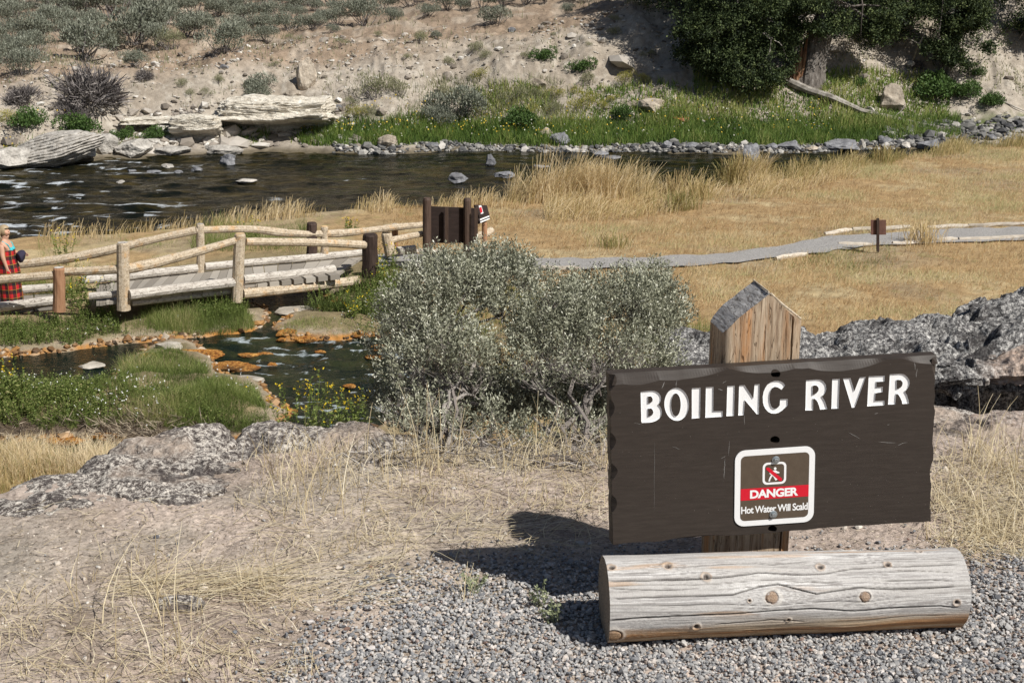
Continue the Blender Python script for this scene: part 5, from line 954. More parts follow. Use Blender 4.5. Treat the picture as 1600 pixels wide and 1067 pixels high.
V, T = cubesphere(6); mb.add(V*np.array([.045,.06,.05])+np.array([.115,-.05,1.27]), [T]); mb.add(V*np.array([.045,.06,.05])+np.array([.115,.06,1.27]), [T]); mb.build('bikini_top', mt, person)
bg_ = thing('bundle', 'dark folded cloth bundle held against the front of the woman in plaid', 'bag', tuple(Vector(pb)+Vector((.27, .05, 1.12)))); V, T = rockshape(5, (.10, .16, .12), n=10, clips=4, rough=.15); mb = MB(); mb.add(V, [T]); mb.build('cloth', plain('dark_cloth', (.03,.025,.05), .9), bg_, smooth=True)
# ------------------------------------------------------------ far bank: rocks
def depth(p): return p[1]*math.cos(PITCH)-(p[2]-CAMZ)*math.sin(PITCH)
m_pale = noisemat('pale_rock', [(.30, (.13,.115,.10)), (.43, (.34,.315,.28)), (.57, (.54,.505,.455)), (.7, (.68,.65,.60))], scale=3.2, detail=10, nr=.75, bump=.8, dist=.08)
m_grey = noisemat('grey_boulder', [(.3, (.10,.10,.11)), (.5, (.19,.19,.20)), (.68, (.33,.33,.34))], scale=4, detail=10, nr=.72, bump=.7, dist=.05)
m_tan = noisemat('tan_rock', [(.3, (.20,.16,.12)), (.5, (.40,.34,.27)), (.7, (.58,.51,.42))], scale=3.5, detail=10, nr=.72, bump=.7, dist=.05)
m_orock = noisemat('orange_rock', [(.3, (.28,.09,.04)), (.5, (.50,.19,.09)), (.7, (.45,.33,.26))], scale=3, bump=.5)
m_band = noisemat('layered_rock', [(.34, (.30,.26,.20)), (.46, (.52,.47,.39)), (.56, (.66,.61,.52)), (.66, (.76,.72,.64))], scale=2.2, detail=10, nr=.7, bump=1.0, dist=.12, stretch=(1, 1, 2.6))
def rock_at(px, py, wpx, hpx, mat, label, seed, n=16, clips=13, rough=.16, on='far', deep=.8, group=None, sink=.25, tilt=0, strata=0, name='boulder', rz=None):
    n = int(n*1.6); rough *= 1.15
    """(px,py) = middle of the base in the photo, wpx/hpx half width and full height there"""
    if on == 'river': q = gp(px, py, ZR); p = Vector((float(q[0]), float(q[1]), ZR))
    elif on == 'stream': q = gp(px, py, ZS); p = Vector((float(q[0]), float(q[1]), ZS))
    else: p = onfar(px, py)
    k = depth(p)/F; w_, h_ = wpx*k, hpx*k*1.02; V, T = rockshape(seed, (w_, w_*deep, h_*(.5+sink/2)), n=n, clips=clips, rough=rough, strata=strata)
    if tilt: c, s = math.cos(tilt), math.sin(tilt); V = np.stack([V[:,0]*c-V[:,2]*s, V[:,1], V[:,0]*s+V[:,2]*c], 1)
    V[:,2] += h_*(.5-sink/2); mb = MB(); mb.add(V, [T]); o = mb.build(name, mat, loc=(p.x, p.y+w_*deep*.5, p.z)); tag(o, label, 'rock', group); return o
RK = [(715,287,17,16,m_grey,'dark wet boulder with a rounded top standing in mid river, nearer of the middle three','river'), (766,260,11,18,m_grey,'pointed grey boulder in the river behind the other two midstream boulders','river'), (786,279,19,11,m_grey,'low jagged dark boulder in the river right of the rounded one','river'),
      (1173,254,21,28,m_grey,'large grey boulder in the river by the far gravel bar','river'), (355,258,18,16,m_grey,'large black wet boulder in the river below the undercut rock','river'), (308,270,11,9,m_grey,'small dark boulder left of the black wet boulder','river'), (262,264,11,8,m_pale,'small pale pointed rock in the river on the left','river'),
      (384,286,16,7,m_pale,'flat pale rock awash in the river below the black boulder','river'), (278,273,9,6,m_grey,'little dark rock awash left of the small dark boulder','river'), (240,272,14,6,m_grey,'wide low dark rock awash in the left rapids','river'), (205,270,8,5,m_grey,'tiny dark rock at the left end of the row of river rocks','river'), (188,287,7,5,m_pale,'pale pebble-like rock alone in the left rapids','river'),
      (940,245,16,8,m_grey,'flat dark rock at the far water line left of the gravel bar','river'), (958,249,13,5,m_grey,'low dark slab in the water right beside the flat dark rock','river'), (845,263,14,5,m_grey,'dark rock barely awash right of the pointed midstream boulder','river'),
      (606,232,17,20,m_tan,'tan angular boulder at the far water edge on green grass','far'), (878,226,19,20,m_grey,'rounded grey boulder at the far shore in the middle of the view','far'), (853,214,11,14,m_tan,'smaller tan boulder behind the rounded grey shore boulder','far'), (838,141,16,16,m_tan,'dark-sided wedge rock on the pale slope','far'), (1066,193,18,9,m_orock,'flat rust-orange rock in the green shore grass','far'),
      (1046,232,13,11,m_grey,'small dark round boulder on the far shore right of the rounded grey one','far'), (1080,235,16,11,m_grey,'low dark boulder on the far shore left of the large river boulder','far'), (1236,235,22,14,m_grey,'dark angular boulder on the gravel bar right of the large river boulder','far'), (1322,237,32,18,m_grey,'widest low grey boulder on the gravel bar','far'), (1347,236,8,17,m_pale,'small white rock leaning on the widest gravel-bar boulder','far'),
      (1381,226,14,14,m_grey,'round dark boulder behind the widest gravel-bar boulder','far'), (1456,238,21,20,m_grey,'brownish boulder among tall grass at the river narrows','far'), (1549,220,12,11,m_grey,'dark round stone among the cobbles at the far right','far'), (1020,178,26,22,m_tan,'tan outcrop rock half buried at the foot of the slope by the trees','far'), (1392,176,26,40,m_tan,'curved driftwood-coloured rock slab leaning on the green bank under the trees','far'),
      (478,140,19,46,m_tan,'tall upright tan boulder above the undercut rock','far'), (434,140,10,18,m_grey,'grey upright stone left of the tall tan boulder','far'), (459,156,16,14,m_tan,'small block at the foot of the tall tan boulder','far'), (525,175,13,14,m_grey,'grey stone right of the undercut rock','far'),
      (350,110,8,8,m_grey,'dark little rock below the large sagebrush on the slope','far'), (945,24,7,7,m_tan,'small orange-tan stone near the top of the slope','far'), (799,53,8,10,m_grey,'dark stone at the crest beside a small sagebrush','far'), (305,124,5,5,m_pale,'lone pale stone on the slope above the riverside greenery','far'), (1205,234,12,9,m_grey,'small angular stone just right of the large river boulder','far'), (1415,232,12,10,m_pale,'pale stone left of the brownish boulder','far'), (1270,238,11,8,m_tan,'tan stone between two dark gravel-bar boulders','far'), (675,232,13,8,m_grey,'low grey rock in the cobbles below the grey shoreline shrub','far')]
for k, (px, py, w_, h_, mt_, lab, on) in enumerate(RK):
    if k == 31: continue
    rock_at(px, py, w_, h_, mt_, lab, 300+k, on=on, clips=14)
rock_at(75,262,78,50,m_pale,'largest tilted white slab at the left river edge',401,n=44,clips=9,rough=.18,tilt=.22,strata=.06,name='rock_slab',sink=.1); rock_at(10,264,40,30,m_pale,'white slab corner at the extreme left water line',402,n=24,tilt=.1,name='rock_slab')
rock_at(128,248,30,28,m_pale,'grey-white wedge slab leaning on the largest slab',403,n=24,tilt=-.3,name='rock_slab'); rock_at(163,241,26,32,m_pale,'pale block behind the wedge slab',404,n=24,name='rock_slab'); rock_at(205,245,32,24,m_pale,'white angular slab beside the leafy greens at the water',405,n=24,tilt=.2,name='rock_slab'); rock_at(262,243,36,13,m_pale,'long flat cracked white slab at the water line',406,n=24,strata=.1,name='rock_slab')
rock_at(345,243,36,15,m_pale,'flat broken pale slab below the undercut rock',407,n=24,strata=.1,name='rock_slab'); rock_at(120,222,20,14,m_pale,'small pale block above the largest slab',408,name='rock_slab'); rock_at(235,228,16,10,m_pale,'small white block in the greens above the long flat slab',409,name='rock_slab')
def undercut(px, py, wpx, hpx, seed, label):
    p = onfar(px, py); k = depth(p)/F; w_, h_ = wpx*k, hpx*k; V, T = cubesphere(64); V = V/np.maximum(np.abs(V).max(1), 1e-6)[:, None]*.5+V*.5
    q = V*2.3+seed; a = .16*fbm(q[:,0], q[:,1], q[:,2]*2.5, 5, seed)+.05*ridged(q[:,0]*2, q[:,1]*2, q[:,2]*9, 3, seed); W = V*(1+a[:, None]); z_ = V[:,2]
    push = .95*sm(-z_, -.25, .35)*(V[:,1] < .2); lip = -.22*np.exp(-((z_-.18-.25*noise(V[:,0]*1.5, V[:,1]*0, seed=seed))/.10)**2)*(V[:,1] < 0); W[:,1] += push+lip
    W = W*np.array([w_, w_*.55, h_*.55]); W[:,2] += h_*.46; mb = MB(); mb.add(W, [T]); tag(mb.build('rock_outcrop', m_band, loc=(p.x, p.y+w_*.35, p.z)), label, 'rock')
undercut(428, 222, 92, 66, 7, 'big undercut pale layered rock with a dark hollow beneath'); undercut(303, 226, 40, 44, 8, 'smaller undercut pale rock left of the big one'); undercut(235, 205, 50, 20, 9, 'low broken pale ledge above the leafy greens')
# cobbles along the shore
def far_stones(n, fx, dy0, dy1, s0, mat, name, label, cat, sg=.45, flat=(.4, .8), xr=None):
    px = fx(n); u = (px-800)/F; Yf = np.full(n, 52.0); 
    for _ in range(5): Yf = far_y(u*Yf*1.03)
    y = Yf+rng.uniform(dy0, dy1, n); x = u*(y*math.cos(PITCH)+7.8*math.sin(PITCH)); kp_ = rng.random(n) < np.clip(.62+1.3*fbm(x*.8, y*1.5, oct=3, seed=15), .08, 1); x, y = x[kp_], y[kp_]; n = len(x); z = np.maximum(H(x, y), ZR-.03); V, T, r = stones(np.stack([x, y, z], 1), np.exp(rng.normal(0, sg, n))*s0, flat, .3, .15); stuff(name, label, cat, V, T, r, mat)
m_cob = leafmat('shore_cobble', [(0, (.05,.05,.055)), (.35, (.12,.118,.115)), (.75, (.26,.25,.23)), (1, (.50,.47,.43))], rough=.85, trans=0)
far_stones(4200, lambda n: 1700-(rng.random(n)**1.25)*1180, -.25, .45, .062, m_cob, 'shore_cobbles', 'grey cobbles lining the far water edge', 'cobbles')
far_stones(2600, lambda n: rng.uniform(1380, 1700, n), -.2, 2.3, .085, m_cob, 'gravel_bar', 'bar of rounded grey cobbles at the far right shore', 'cobbles')
m_talus = leafmat('talus', [(0, (.12,.10,.08)), (.3, (.30,.26,.22)), (.7, (.45,.41,.36)), (1, (.66,.63,.58))], rough=.9, trans=0)
far_stones(9000, lambda n: rng.uniform(-60, 1700, n), 1.8, 9.5, .042, m_talus, 'slope_stones', 'small angular stones scattered over the pale slope', 'stones', .6, (.3, .7))
far_stones(900, lambda n: rng.uniform(160, 560, n), .3, 3.2, .12, m_talus, 'rubble', 'broken pale rubble around the undercut rocks', 'rubble', .5, (.3, .7))
# ------------------------------------------------------------ far shrubs
ms_far = leafmat('far_sage_leaf', [(0, (.05,.055,.038)), (.4, (.135,.145,.105)), (.8, (.25,.265,.205)), (1, (.38,.39,.32))], trans=.12)
ms_dead = leafmat('dead_shrub', [(0, (.06,.05,.05)), (.5, (.17,.15,.145)), (1, (.32,.29,.27))], trans=0, rough=.9)
ms_green = leafmat('green_shrub_leaf', [(0, (.025,.05,.012)), (.5, (.065,.12,.03)), (1, (.14,.22,.06))])
ms_yel = leafmat('yellow_shrub_leaf', [(0, (.10,.11,.03)), (.45, (.24,.25,.07)), (.8, (.42,.38,.08)), (1, (.60,.46,.05))])
ms_olive = leafmat('olive_shrub_leaf', [(0, (.10,.10,.05)), (.5, (.22,.23,.12)), (1, (.40,.38,.24))])
def shrub_mesh(name, mat, seed, n=2400, L=.075, W=.028, dense=1.0, upd=.9, hs=.62, wood=True, lobes=7):
    global rng
    rng = np.random.default_rng(seed); mb = MB(); C_ = []
    for k in range(lobes): a = rng.uniform(0, 6.28); r_ = rng.uniform(.1, .62); C_.append((r_*math.cos(a), r_*math.sin(a), rng.uniform(.28, .62)*hs/.62, rng.uniform(.28, .46), rng.uniform(.22, .36)*hs/.62))
    per = n//lobes
    for (cx, cy, cz, rr_, rz_) in C_:
        D = rng.normal(size=(per, 3)); D[:,2] = np.abs(D[:,2])*.9-.3*rng.random(per); D /= np.linalg.norm(D, axis=1)[:, None]; P = np.array([cx, cy, cz])+D*np.array([rr_, rr_, rz_])*(.55+.5*rng.random(per)**.6)[:, None]
        P[:,2] = np.maximum(P[:,2], .03); leaves(P, L*rng.uniform(.6, 1.3, per), W, D*.5+np.array([0, 0, upd]), np.clip(.5+.35*rng.normal(0, .5, per)+.25*(P[:,2]/hs-.5), 0, 1), mb, 0, .7)
    if wood:
        for k in range(16):
            c_ = C_[k % lobes]; e = np.array([c_[0], c_[1], c_[2]])+rng.normal(0, .12, 3); tube(curve_pts((rng.normal(0, .05), rng.normal(0, .05), -.1), e, 5, .3), np.linspace(.022, .008, 5), 4, mb, 1, rng.random(), cap=False)
    return mb.data(name, [mat, ms_dead])
def dead_mesh(name, seed, n=900):
    global rng
    rng = np.random.default_rng(seed); mb = MB(); n *= 3; D = rng.normal(size=(n, 3)); D[:,2] = np.abs(D[:,2])+.1; D /= np.linalg.norm(D, axis=1)[:, None]; q_ = rng.random((n, 1))**.6; B = D*q_*np.array([.75, .75, .5])*(1+.3*noise(D[:,0]*3, D[:,1]*3, D[:,2]*3, seed=seed))[:, None]; D = D+rng.normal(0, .55, D.shape)+np.array([0, 0, .2]); D /= np.linalg.norm(D, axis=1)[:, None]; Lh = rng.uniform(.12, .38, n)
    S_ = np.cross(D, rng.normal(size=D.shape)); S_ /= np.linalg.norm(S_, axis=1)[:, None]; T_ = B+D*np.array([1, 1, .75])*Lh[:, None]; V = np.stack([B-S_*.012, B+S_*.012, T_+S_*.006, T_-S_*.006], 1).reshape(-1, 3); mb.add(V, [np.arange(n)[:, None]*4+np.arange(4)], np.repeat(rng.random(n), 4)); return mb.data(name, ms_dead)
SM = [shrub_mesh('sagebrush', ms_far, 500+k, 2600) for k in range(4)]; DM = [dead_mesh('dead_shrub', 520+k) for k in range(2)]; GM = [shrub_mesh('green_shrub', ms_green, 530+k, 2200, .09, .05, upd=.4) for k in range(2)]; YM = [shrub_mesh('rabbitbrush', ms_yel, 540+k, 1500, .07, .02, upd=1.2, hs=.7) for k in range(2)]; OM = [shrub_mesh('small_shrub', ms_olive, 550+k, 1100, .09, .02, upd=1.4, hs=.65) for k in range(2)]
rng = np.random.default_rng(99)
def place(name, meshes, px, py, wpx, label, cat, group=None, hsc=1.0):
    p = onfar(px, py); k = depth(p)/F; s = wpx*k*.5/.92; me = meshes[int(rng.integers(len(meshes)))]; o = link(name, me, loc=(p.x, p.y+s*.4, p.z-.04)); o.scale = (s, s, s*hsc*rng.uniform(1.05, 1.3)); o.rotation_euler = (0, 0, rng.uniform(0, 6.28)); return tag(o, label, cat, group)
GS = 'sagebrush on the terrace across the river'; LS = 'grey-green sagebrush among many others on the flat terrace top across the river'
sp = [(345,92,100,'largest sagebrush at the brink of the terrace, above the tall tan boulder'),(60,72,84,None),(105,68,70,None),(150,52,70,None),(290,62,84,None),(415,70,55,None),(32,125,80,'sagebrush low on the left slope at the photo edge'),(775,46,62,'round sagebrush alone at the slope crest'),(668,30,44,None),(610,36,40,None),(600,18,50,None),(560,30,50,None),(700,18,60,None),(640,14,60,None),(885,24,34,'small round sagebrush at the crest left of the trees'),(490,50,50,None),(520,28,50,None),(460,22,60,None),(210,110,60,'sagebrush beside the dead dark shrub on the left slope'),(718,200,118,'grey sagebrush at the river foot of the slope, tallest there'),(682,208,70,'low half of the grey sagebrush pair at the river foot'),(392,166,90,'sparse sagebrush growing on top of the big undercut rock'),(680,62,24,'tiny sagebrush on the bare slope top'),(520,55,30,None),(385,40,70,None)]
for (px, py, w_, lab) in sp: place('sagebrush', SM, px, py, w_, lab or LS, 'shrub', None if lab else GS)
placed = [(a, b_) for a, b_, *_ in sp]; tries = 0; cnt = 0
while cnt < 140 and tries < 6000:
    tries += 1; px = rng.uniform(-30, 1010); top_ = -12; bot = np.interp(px, [0, 200, 350, 540, 650, 760, 900, 1000], [115, 92, 66, 56, 34, 20, 10, 0]); py = rng.uniform(top_, bot)
    sc_ = .55+.45*(py+20)/100; w_ = 92*math.exp(rng.normal(0, .27))*sc_
    if any(abs(px-a)/(w_*.50) < 1 and abs(py-b_)/(w_*.15) < 1 for a, b_ in placed): continue
    placed.append((px, py)); place('sagebrush', SM, px, py, w_, LS, 'shrub', GS); cnt += 1
for (px, py, w_, lab) in [(130,168,135,'large dark dead shrub with bare purple-grey twigs on the left slope'),(105,185,70,'twiggy dead shrub spilling down below the large dead shrub'),(30,165,70,'dark bare shrub at the left photo edge above the greens'),(225,125,40,'bare dead branches right of the large dead shrub'),(292,196,46,'dead twiggy shrub on the smaller undercut rock'),(1430,110,44,'dead root mass on the slope between the trees')]: place('dead_shrub', DM, px, py, w_, lab, 'shrub')
GSs = 'small shrubs on the pale slope'; LSs = 'small olive-grey tuft shrub growing on the bare pale slope'
for (px, py, w_) in [(a, b, c*1.55) for a, b, c in [(655,72,26),(635,96,16),(700,108,22),(745,88,28),(760,100,24),(700,170,40),(590,170,60),(620,160,40),(575,190,30),(552,170,20),(820,95,18),(285,142,24),(340,135,20),(325,155,18),(425,110,14),(295,155,20),(800,170,34),(835,160,30),(920,140,30),(1010,95,18),(1012,135,20),(960,60,22),(963,40,20),(920,78,14),(865,60,12),(870,185,30),(1000,20,26),(265,85,46),(170,80,34),(460,70,20),(535,75,18),(590,60,14)]]: place('small_shrub', OM, px, py, w_, LSs, 'shrub', GSs)
LY = 'yellow-green rabbitbrush low on the far slope'; GY = 'rabbitbrush on the far slope'
for (px, py, w_) in [(a, b, c*1.6) for a, b, c in [(748,133,26),(925,172,32),(895,156,24),(868,160,26),(975,138,26),(1008,133,20),(945,178,20),(820,195,30),(170,74,26),(15,205,36),(555,190,30),(905,185,34),(960,165,20)]]: place('rabbitbrush', YM, px, py, w_, LY, 'shrub', GY)
for (px, py, w_, lab) in [(850,102,46,'dark green shrub on the upper slope, left of its twin'),(910,118,52,'dark green shrub on the upper slope, right of its twin'),(1470,170,110,'bright green bush below the right-hand tree trunk'),(1515,165,70,'green bush touching the bright green bush on the right'),(1553,174,56,'isolated round green bush near the right photo edge'),(40,212,74,'leafy green bush with yellow flowers above the largest slab'),(122,224,84,'green bush between the white slabs on the left'),(190,222,40,'low leafy bush above the white angular slab'),(975,192,52,'upright blue-green bush at the slope foot'),(815,208,80,'green bush with yellow flowers in the shore grass'),(240,225,50,'leafy green patch left of the smaller undercut rock'),(365,118,6,'tiny green plant on the slope'),(1530,124,34,'small dark bush right of the right-hand trunk'),(1345,140,34,'dark bush on the slope right of the broken stump')]: place('green_shrub', GM, px, py, w_, lab, 'shrub')
# ------------------------------------------------------------ trees on the far slope
m_bark = noisemat('grey_bark', [(.3, (.07,.06,.05)), (.5, (.19,.165,.145)), (.7, (.36,.33,.30))], scale=4, stretch=(3, 3, .5), bump=1, dist=.06)
m_needle = leafmat('tree_leaf', [(0, (.010,.018,.007)), (.3, (.026,.042,.015)), (.65, (.062,.088,.030)), (1, (.17,.21,.08))], rough=.7, trans=.15)
def tree(name, label, bpx, Y_, trunk, r0, lobes, high, nl, seed, lean=(0, 0)):
    global rng
    rng = np.random.default_rng(seed); b = onfar(*bpx); o = thing(name, label, 'tree', b); mb = MB(); P = [np.array([0, 0, -.3])]+[np.array(at(a, c, b.y+.2+.05*i))-np.array(b) for i, (a, c) in enumerate(trunk)]
    top = P[-1]+np.array([lean[0], lean[1], high]); P.append((P[-1]+top)/2+np.array([.2, .1, 0])); P.append(top); tube(P, np.linspace(r0*1.15, r0*.25, len(P)), 14, mb, wob=.08)
    L = [PX(l[0], l[1], l[2], l[3], b.y+l[4]-54.1 if l[4] < 57 else b.y-.8, l[5]) for l in lobes]; L = [(a-b.x, c-b.y, d-b.z, e, f, g) for a, c, d, e, f, g in L]
    for k in range(15):
        h = rng.uniform(.25, 1); q = P[-3]*(1-h)+top*h; a = rng.uniform(0, 6.28); rr_ = rng.uniform(.6, 2.4)*(1.15-.7*h); L.append((q[0]+rr_*math.cos(a), q[1]+rr_*math.sin(a), q[2]+.3, 1.35, 1.35, .75))
    for l in L[:len(lobes)+6]:
        e = np.array(l[:3]); j = P[min(len(P)-2, 2+int(rng.integers(max(1, len(P)-3))))]; tube(curve_pts(j, e, 6, .25, .05), np.linspace(r0*.14, r0*.04, 6), 5, mb, 0, rng.random(), cap=False)
    mb.build('trunk', m_bark, o); lf = MB(); vol = np.array([l[3]*l[5] for l in L]); vol /= vol.sum()
    for l, v in zip(L, vol):
        n_ = int(3.2*nl*v/9); D = rng.normal(size=(n_, 3)); D /= np.linalg.norm(D, axis=1)[:, None]; rr_ = rng.random(n_)**.5*(1+.25*noise(D[:,0]*3+l[0], D[:,1]*3, D[:,2]*3, seed=3)); P_ = np.array(l[:3])+D*np.array(l[3:])*rr_[:, None]
        hold = (noise(P_[:,0]*1.1, P_[:,1]*1.1, P_[:,2]*2.2, seed=seed)+.5*noise(P_[:,0]*5, P_[:,1]*5, P_[:,2]*7, seed=seed+1)); P_ = P_[hold > .02]; n_ = len(P_); br = np.clip(.5+rng.normal(0, .22, n_), 0, 1)
        Q = np.repeat(P_, 9, 0)+rng.normal(0, .085, (n_*9, 3)); leaves(Q, .13*rng.uniform(.6, 1.3, n_*9), .055, np.repeat(rng.normal(size=(n_, 3))+np.array([0, -.2, .1]), 9, 0), np.clip(np.repeat(br, 9)+rng.normal(0, .10, n_*9), 0, 1), lf, 0, .8)
    lf.build('crown', m_needle, o); return o
tree('tree', 'dense dark tree left of the massive leaning trunk, its boughs hanging to the slope', (1135,120), 0, [(1140,90),(1150,40),(1150,0)], .30, [(1110,50,52,50,53.5,1),(1165,30,60,45,53.6,1),(1150,85,44,36,53.3,1),(1085,85,34,30,53.6,1),(1190,75,34,40,53.2,1),(1060,25,36,30,54.5,1),(1200,15,46,36,53.6,1),(1100,5,60,36,54,1),(1120,112,30,22,53.3,1),(1165,122,34,20,52.9,1),(1205,112,26,24,52.9,1),(1080,60,30,34,53.2,1),(1230,95,18,20,53,1)], 4.2, 62000, 1)
tree('tree', 'old tree with a massive grey leaning trunk and split orange wood at its foot', (1262,132), 0, [(1268,100),(1280,60),(1295,20),(1302,-10)], .62, [(1240,25,44,42,53.6,1),(1330,20,50,40,53.8,1),(1300,-5,60,40,54,1),(1225,60,26,30,53.4,1),(1370,45,36,26,54,1),(1290,40,24,24,53.0,1),(1390,15,40,30,54,1),(1345,55,26,26,53.4,1),(1268,5,30,30,52.8,1)], 6.5, 52000, 2, (.6, .3))
tree('tree', 'right-hand dark tree with a double pale trunk base', (1478,122), 0, [(1482,95),(1490,60),(1500,20)], .34, [(1470,50,40,40,53.8,1),(1520,40,36,44,53.8,1),(1500,10,60,40,54,1),(1440,20,40,34,54,1),(1490,80,30,24,53.6,1),(1410,45,30,24,54.2,1),(1530,75,24,22,53.6,1),(1462,90,22,20,53.2,1),(1510,98,20,14,53.2,1)], 6.5, 56000, 3)
tree('tree', 'dark tree cut off by the right photo edge', (1625,95), 0, [(1628,60),(1632,10)], .3, [(1600,40,34,40,54.4,1),(1640,20,50,50,54.6,1),(1590,5,36,30,55,1),(1585,75,22,16,54.4,1)], 6, 30000, 4)
tree('tree', 'shaded tree filling the top between the two trunks', (1400,60), 0, [(1402,40),(1404,0)], .22, [(1390,25,50,34,58,1),(1350,5,50,34,58,1),(1440,0,50,34,58.5,1)], 6, 26000, 6)
tree('tree', 'dark tree at the top of the slope behind the dense left tree', (1060,12), 0, [(1062,0),(1064,-40)], .25, [(1040,-5,44,34,60,1),(1090,-10,60,36,60,1),(1130,-10,60,36,60,1)], 2.0, 26000, 5)
rng = np.random.default_rng(123)
def branchy(name, label, cat, P, r, mat, kids, group=None):
    mb = MB(); tube(curve_pts(*P, 10, .15) if len(P) == 2 else P, np.linspace(r, r*.35, 10 if len(P) == 2 else len(P)), 8, mb, wob=.1)
    for (a, b_, r_) in kids: tube(curve_pts(a, b_, 6, .3), np.linspace(r_, r_*.4, 6), 5, mb, 0, rng.random())
    return tag(mb.build(name, mat), label, cat, group)
def F_(px, py, dz=.12, dy=0): p = onfar(px, py); return (p.x, p.y+dy, p.z+dz)
m_drift = noisemat('grey_driftwood', [(.3, (.16,.14,.12)), (.5, (.33,.30,.26)), (.7, (.52,.48,.43))], scale=5, stretch=(1, 1, 1), bump=.6)
branchy('fallen_trunk', 'long grey fallen trunk sloping down from the broken stump through the green bank', 'log', [F_(1232,138,.25), F_(1262,150,.22), F_(1300,162,.2), F_(1345,182,.2), F_(1400,193,.16), F_(1440,200,.12), F_(1495,208,.08)], .17, m_drift, [(F_(1395,190), F_(1412,184,.5), .03), (F_(1250,145), F_(1215,136,.5), .05), (F_(1260,148), F_(1290,134,.6), .04), (F_(1440,198), F_(1480,196,.3), .03)])
branchy('dead_branch', 'pale bare stick leaning on the slope left of the dense tree', 'branch', [F_(1100,112,.1), F_(1126,134,.12)], .05, m_drift, [])
branchy('dead_branch', 'curved pale branch hanging under the dense left tree', 'branch', [tuple(at(1192,52,57.2)), tuple(at(1205,62,57.2)), tuple(at(1203,80,57.2)), tuple(at(1196,95,57.2))], .035, m_drift, [(tuple(at(1192,52,57.2)), tuple(at(1222,72,57.2)), .03)])
branchy('dead_branch', 'pale snag rising from the root mass between the trees', 'branch', [F_(1425,100,.0), tuple(at(1436,70,59.6)), tuple(at(1448,45,59.6))], .05, m_drift, [(tuple(at(1436,70,59.6)), tuple(at(1420,62,59.6)), .03)])
branchy('dead_branch', 'grey stick lying on the slope at the right edge', 'branch', [F_(1560,160,.1), F_(1585,172,.12), F_(1600,178,.1)], .05, m_drift, [])
m_ow = noisemat('split_orange_wood', [(.3, (.10,.045,.025)), (.5, (.26,.13,.07)), (.7, (.48,.34,.22))], scale=5, stretch=(3, 3, .6), bump=.8, dist=.04)
mb = MB(); b_ = F_(1238,122,-.1, -.5)
for k, (dx, h_) in enumerate([(-.3,.6),(-.12,1.1),(.05,1.6),(.22,1.9),(-.45,.35)]): tube([(b_[0]+dx, b_[1], b_[2]), (b_[0]+dx+.12, b_[1], b_[2]+h_*.5), (b_[0]+dx*1.1+.35*h_*.3, b_[1]+.05, b_[2]+h_)], [.14, .09, .02], 6, mb, wob=.2)
tag(mb.build('broken_stump', m_ow), 'splintered orange-brown broken stump beside the massive leaning trunk', 'stump')
# ------------------------------------------------------------ green shore growth
def far_blades(n, pxr, dfr, h, wd, mat_rnd, mb, lean=.35, seg=2, base='far', dens=None):
    px = rng.uniform(*pxr, n); u = (px-800)/F; Yf = np.full(n, 52.0)
    for _ in range(5): Yf = (far_y if base == 'far' else near_y)(u*Yf*1.03)
    y = Yf+rng.uniform(*dfr, n); x = u*(y*math.cos(PITCH)+7.6*math.sin(PITCH)); 
    if dens is not None: k = rng.random(n) < dens(x, y, px); x, y = x[k], y[k]
    n = len(x); z = H(x, y); k = z > ZR-.02; x, y, z = x[k], y[k], z[k]; n = len(x); a = rng.uniform(0, 6.28, n); pn = fbm(x*.7, y*.9, oct=3, seed=77)
    blades(np.c_[x, y, z-.02], h*rng.uniform(.5, 1.3, n)*(1+.6*pn), np.stack([np.cos(a), np.sin(a)], 1), rng.uniform(0, lean*2, n), wd, seg, np.clip(mat_rnd+.22*rng.normal(size=n)+.5*pn, 0, 1), mb)
m_gg = leafmat('green_grass', [(0, (.035,.065,.014)), (.4, (.10,.17,.03)), (.75, (.20,.28,.06)), (1, (.34,.34,.12))], trans=.3)
mb = MB(); far_blades(26000, (470, 1500), (.35, 2.6), .38, .035, .45, mb); far_blades(9000, (1080, 1480), (1.5, 5.0), .30, .06, .75, mb); far_blades(7000, (740, 1080), (1.8, 4.2), .32, .05, .75, mb, dens=lambda x, y, px: .55+.8*fbm(x, y, oct=2, seed=4)); far_blades(3500, (-40, 480), (.4, 2.2), .3, .05, .6, mb, dens=lambda x, y, px: .4+1.2*fbm(x, y, oct=2, seed=6))
stuffmb('shore_grass', 'bright green grass and leafy growth along the far water edge', 'grass', mb, m_gg)
mb = MB(); far_blades(5000, (540, 880), (2.2, 4.6), .35, .03, .5, mb, dens=lambda x, y, px: .4+1.2*fbm(x*.8, y*.8, oct=2, seed=9)); far_blades(3000, (0, 560), (3, 9), .22, .03, .5, mb, dens=lambda x, y, px: .3+1.2*fbm(x*.8, y*.8, oct=2, seed=3)); far_blades(5000, (-60, 1050), (5, 16), .25, .04, .5, mb, dens=lambda x, y, px: .3+1.2*fbm(x*.5, y*.5, oct=2, seed=3)); far_blades(4000, (1080, 1600), (3, 8), .22, .05, .6, mb, dens=lambda x, y, px: .3+1.0*fbm(x*.5, y*.5, oct=2, seed=3))
stuffmb('slope_grass', 'thin dry and olive grass on the far slope and terrace', 'grass', mb, ms_olive)
mb = MB()
px = rng.uniform(500, 1300, 900); 
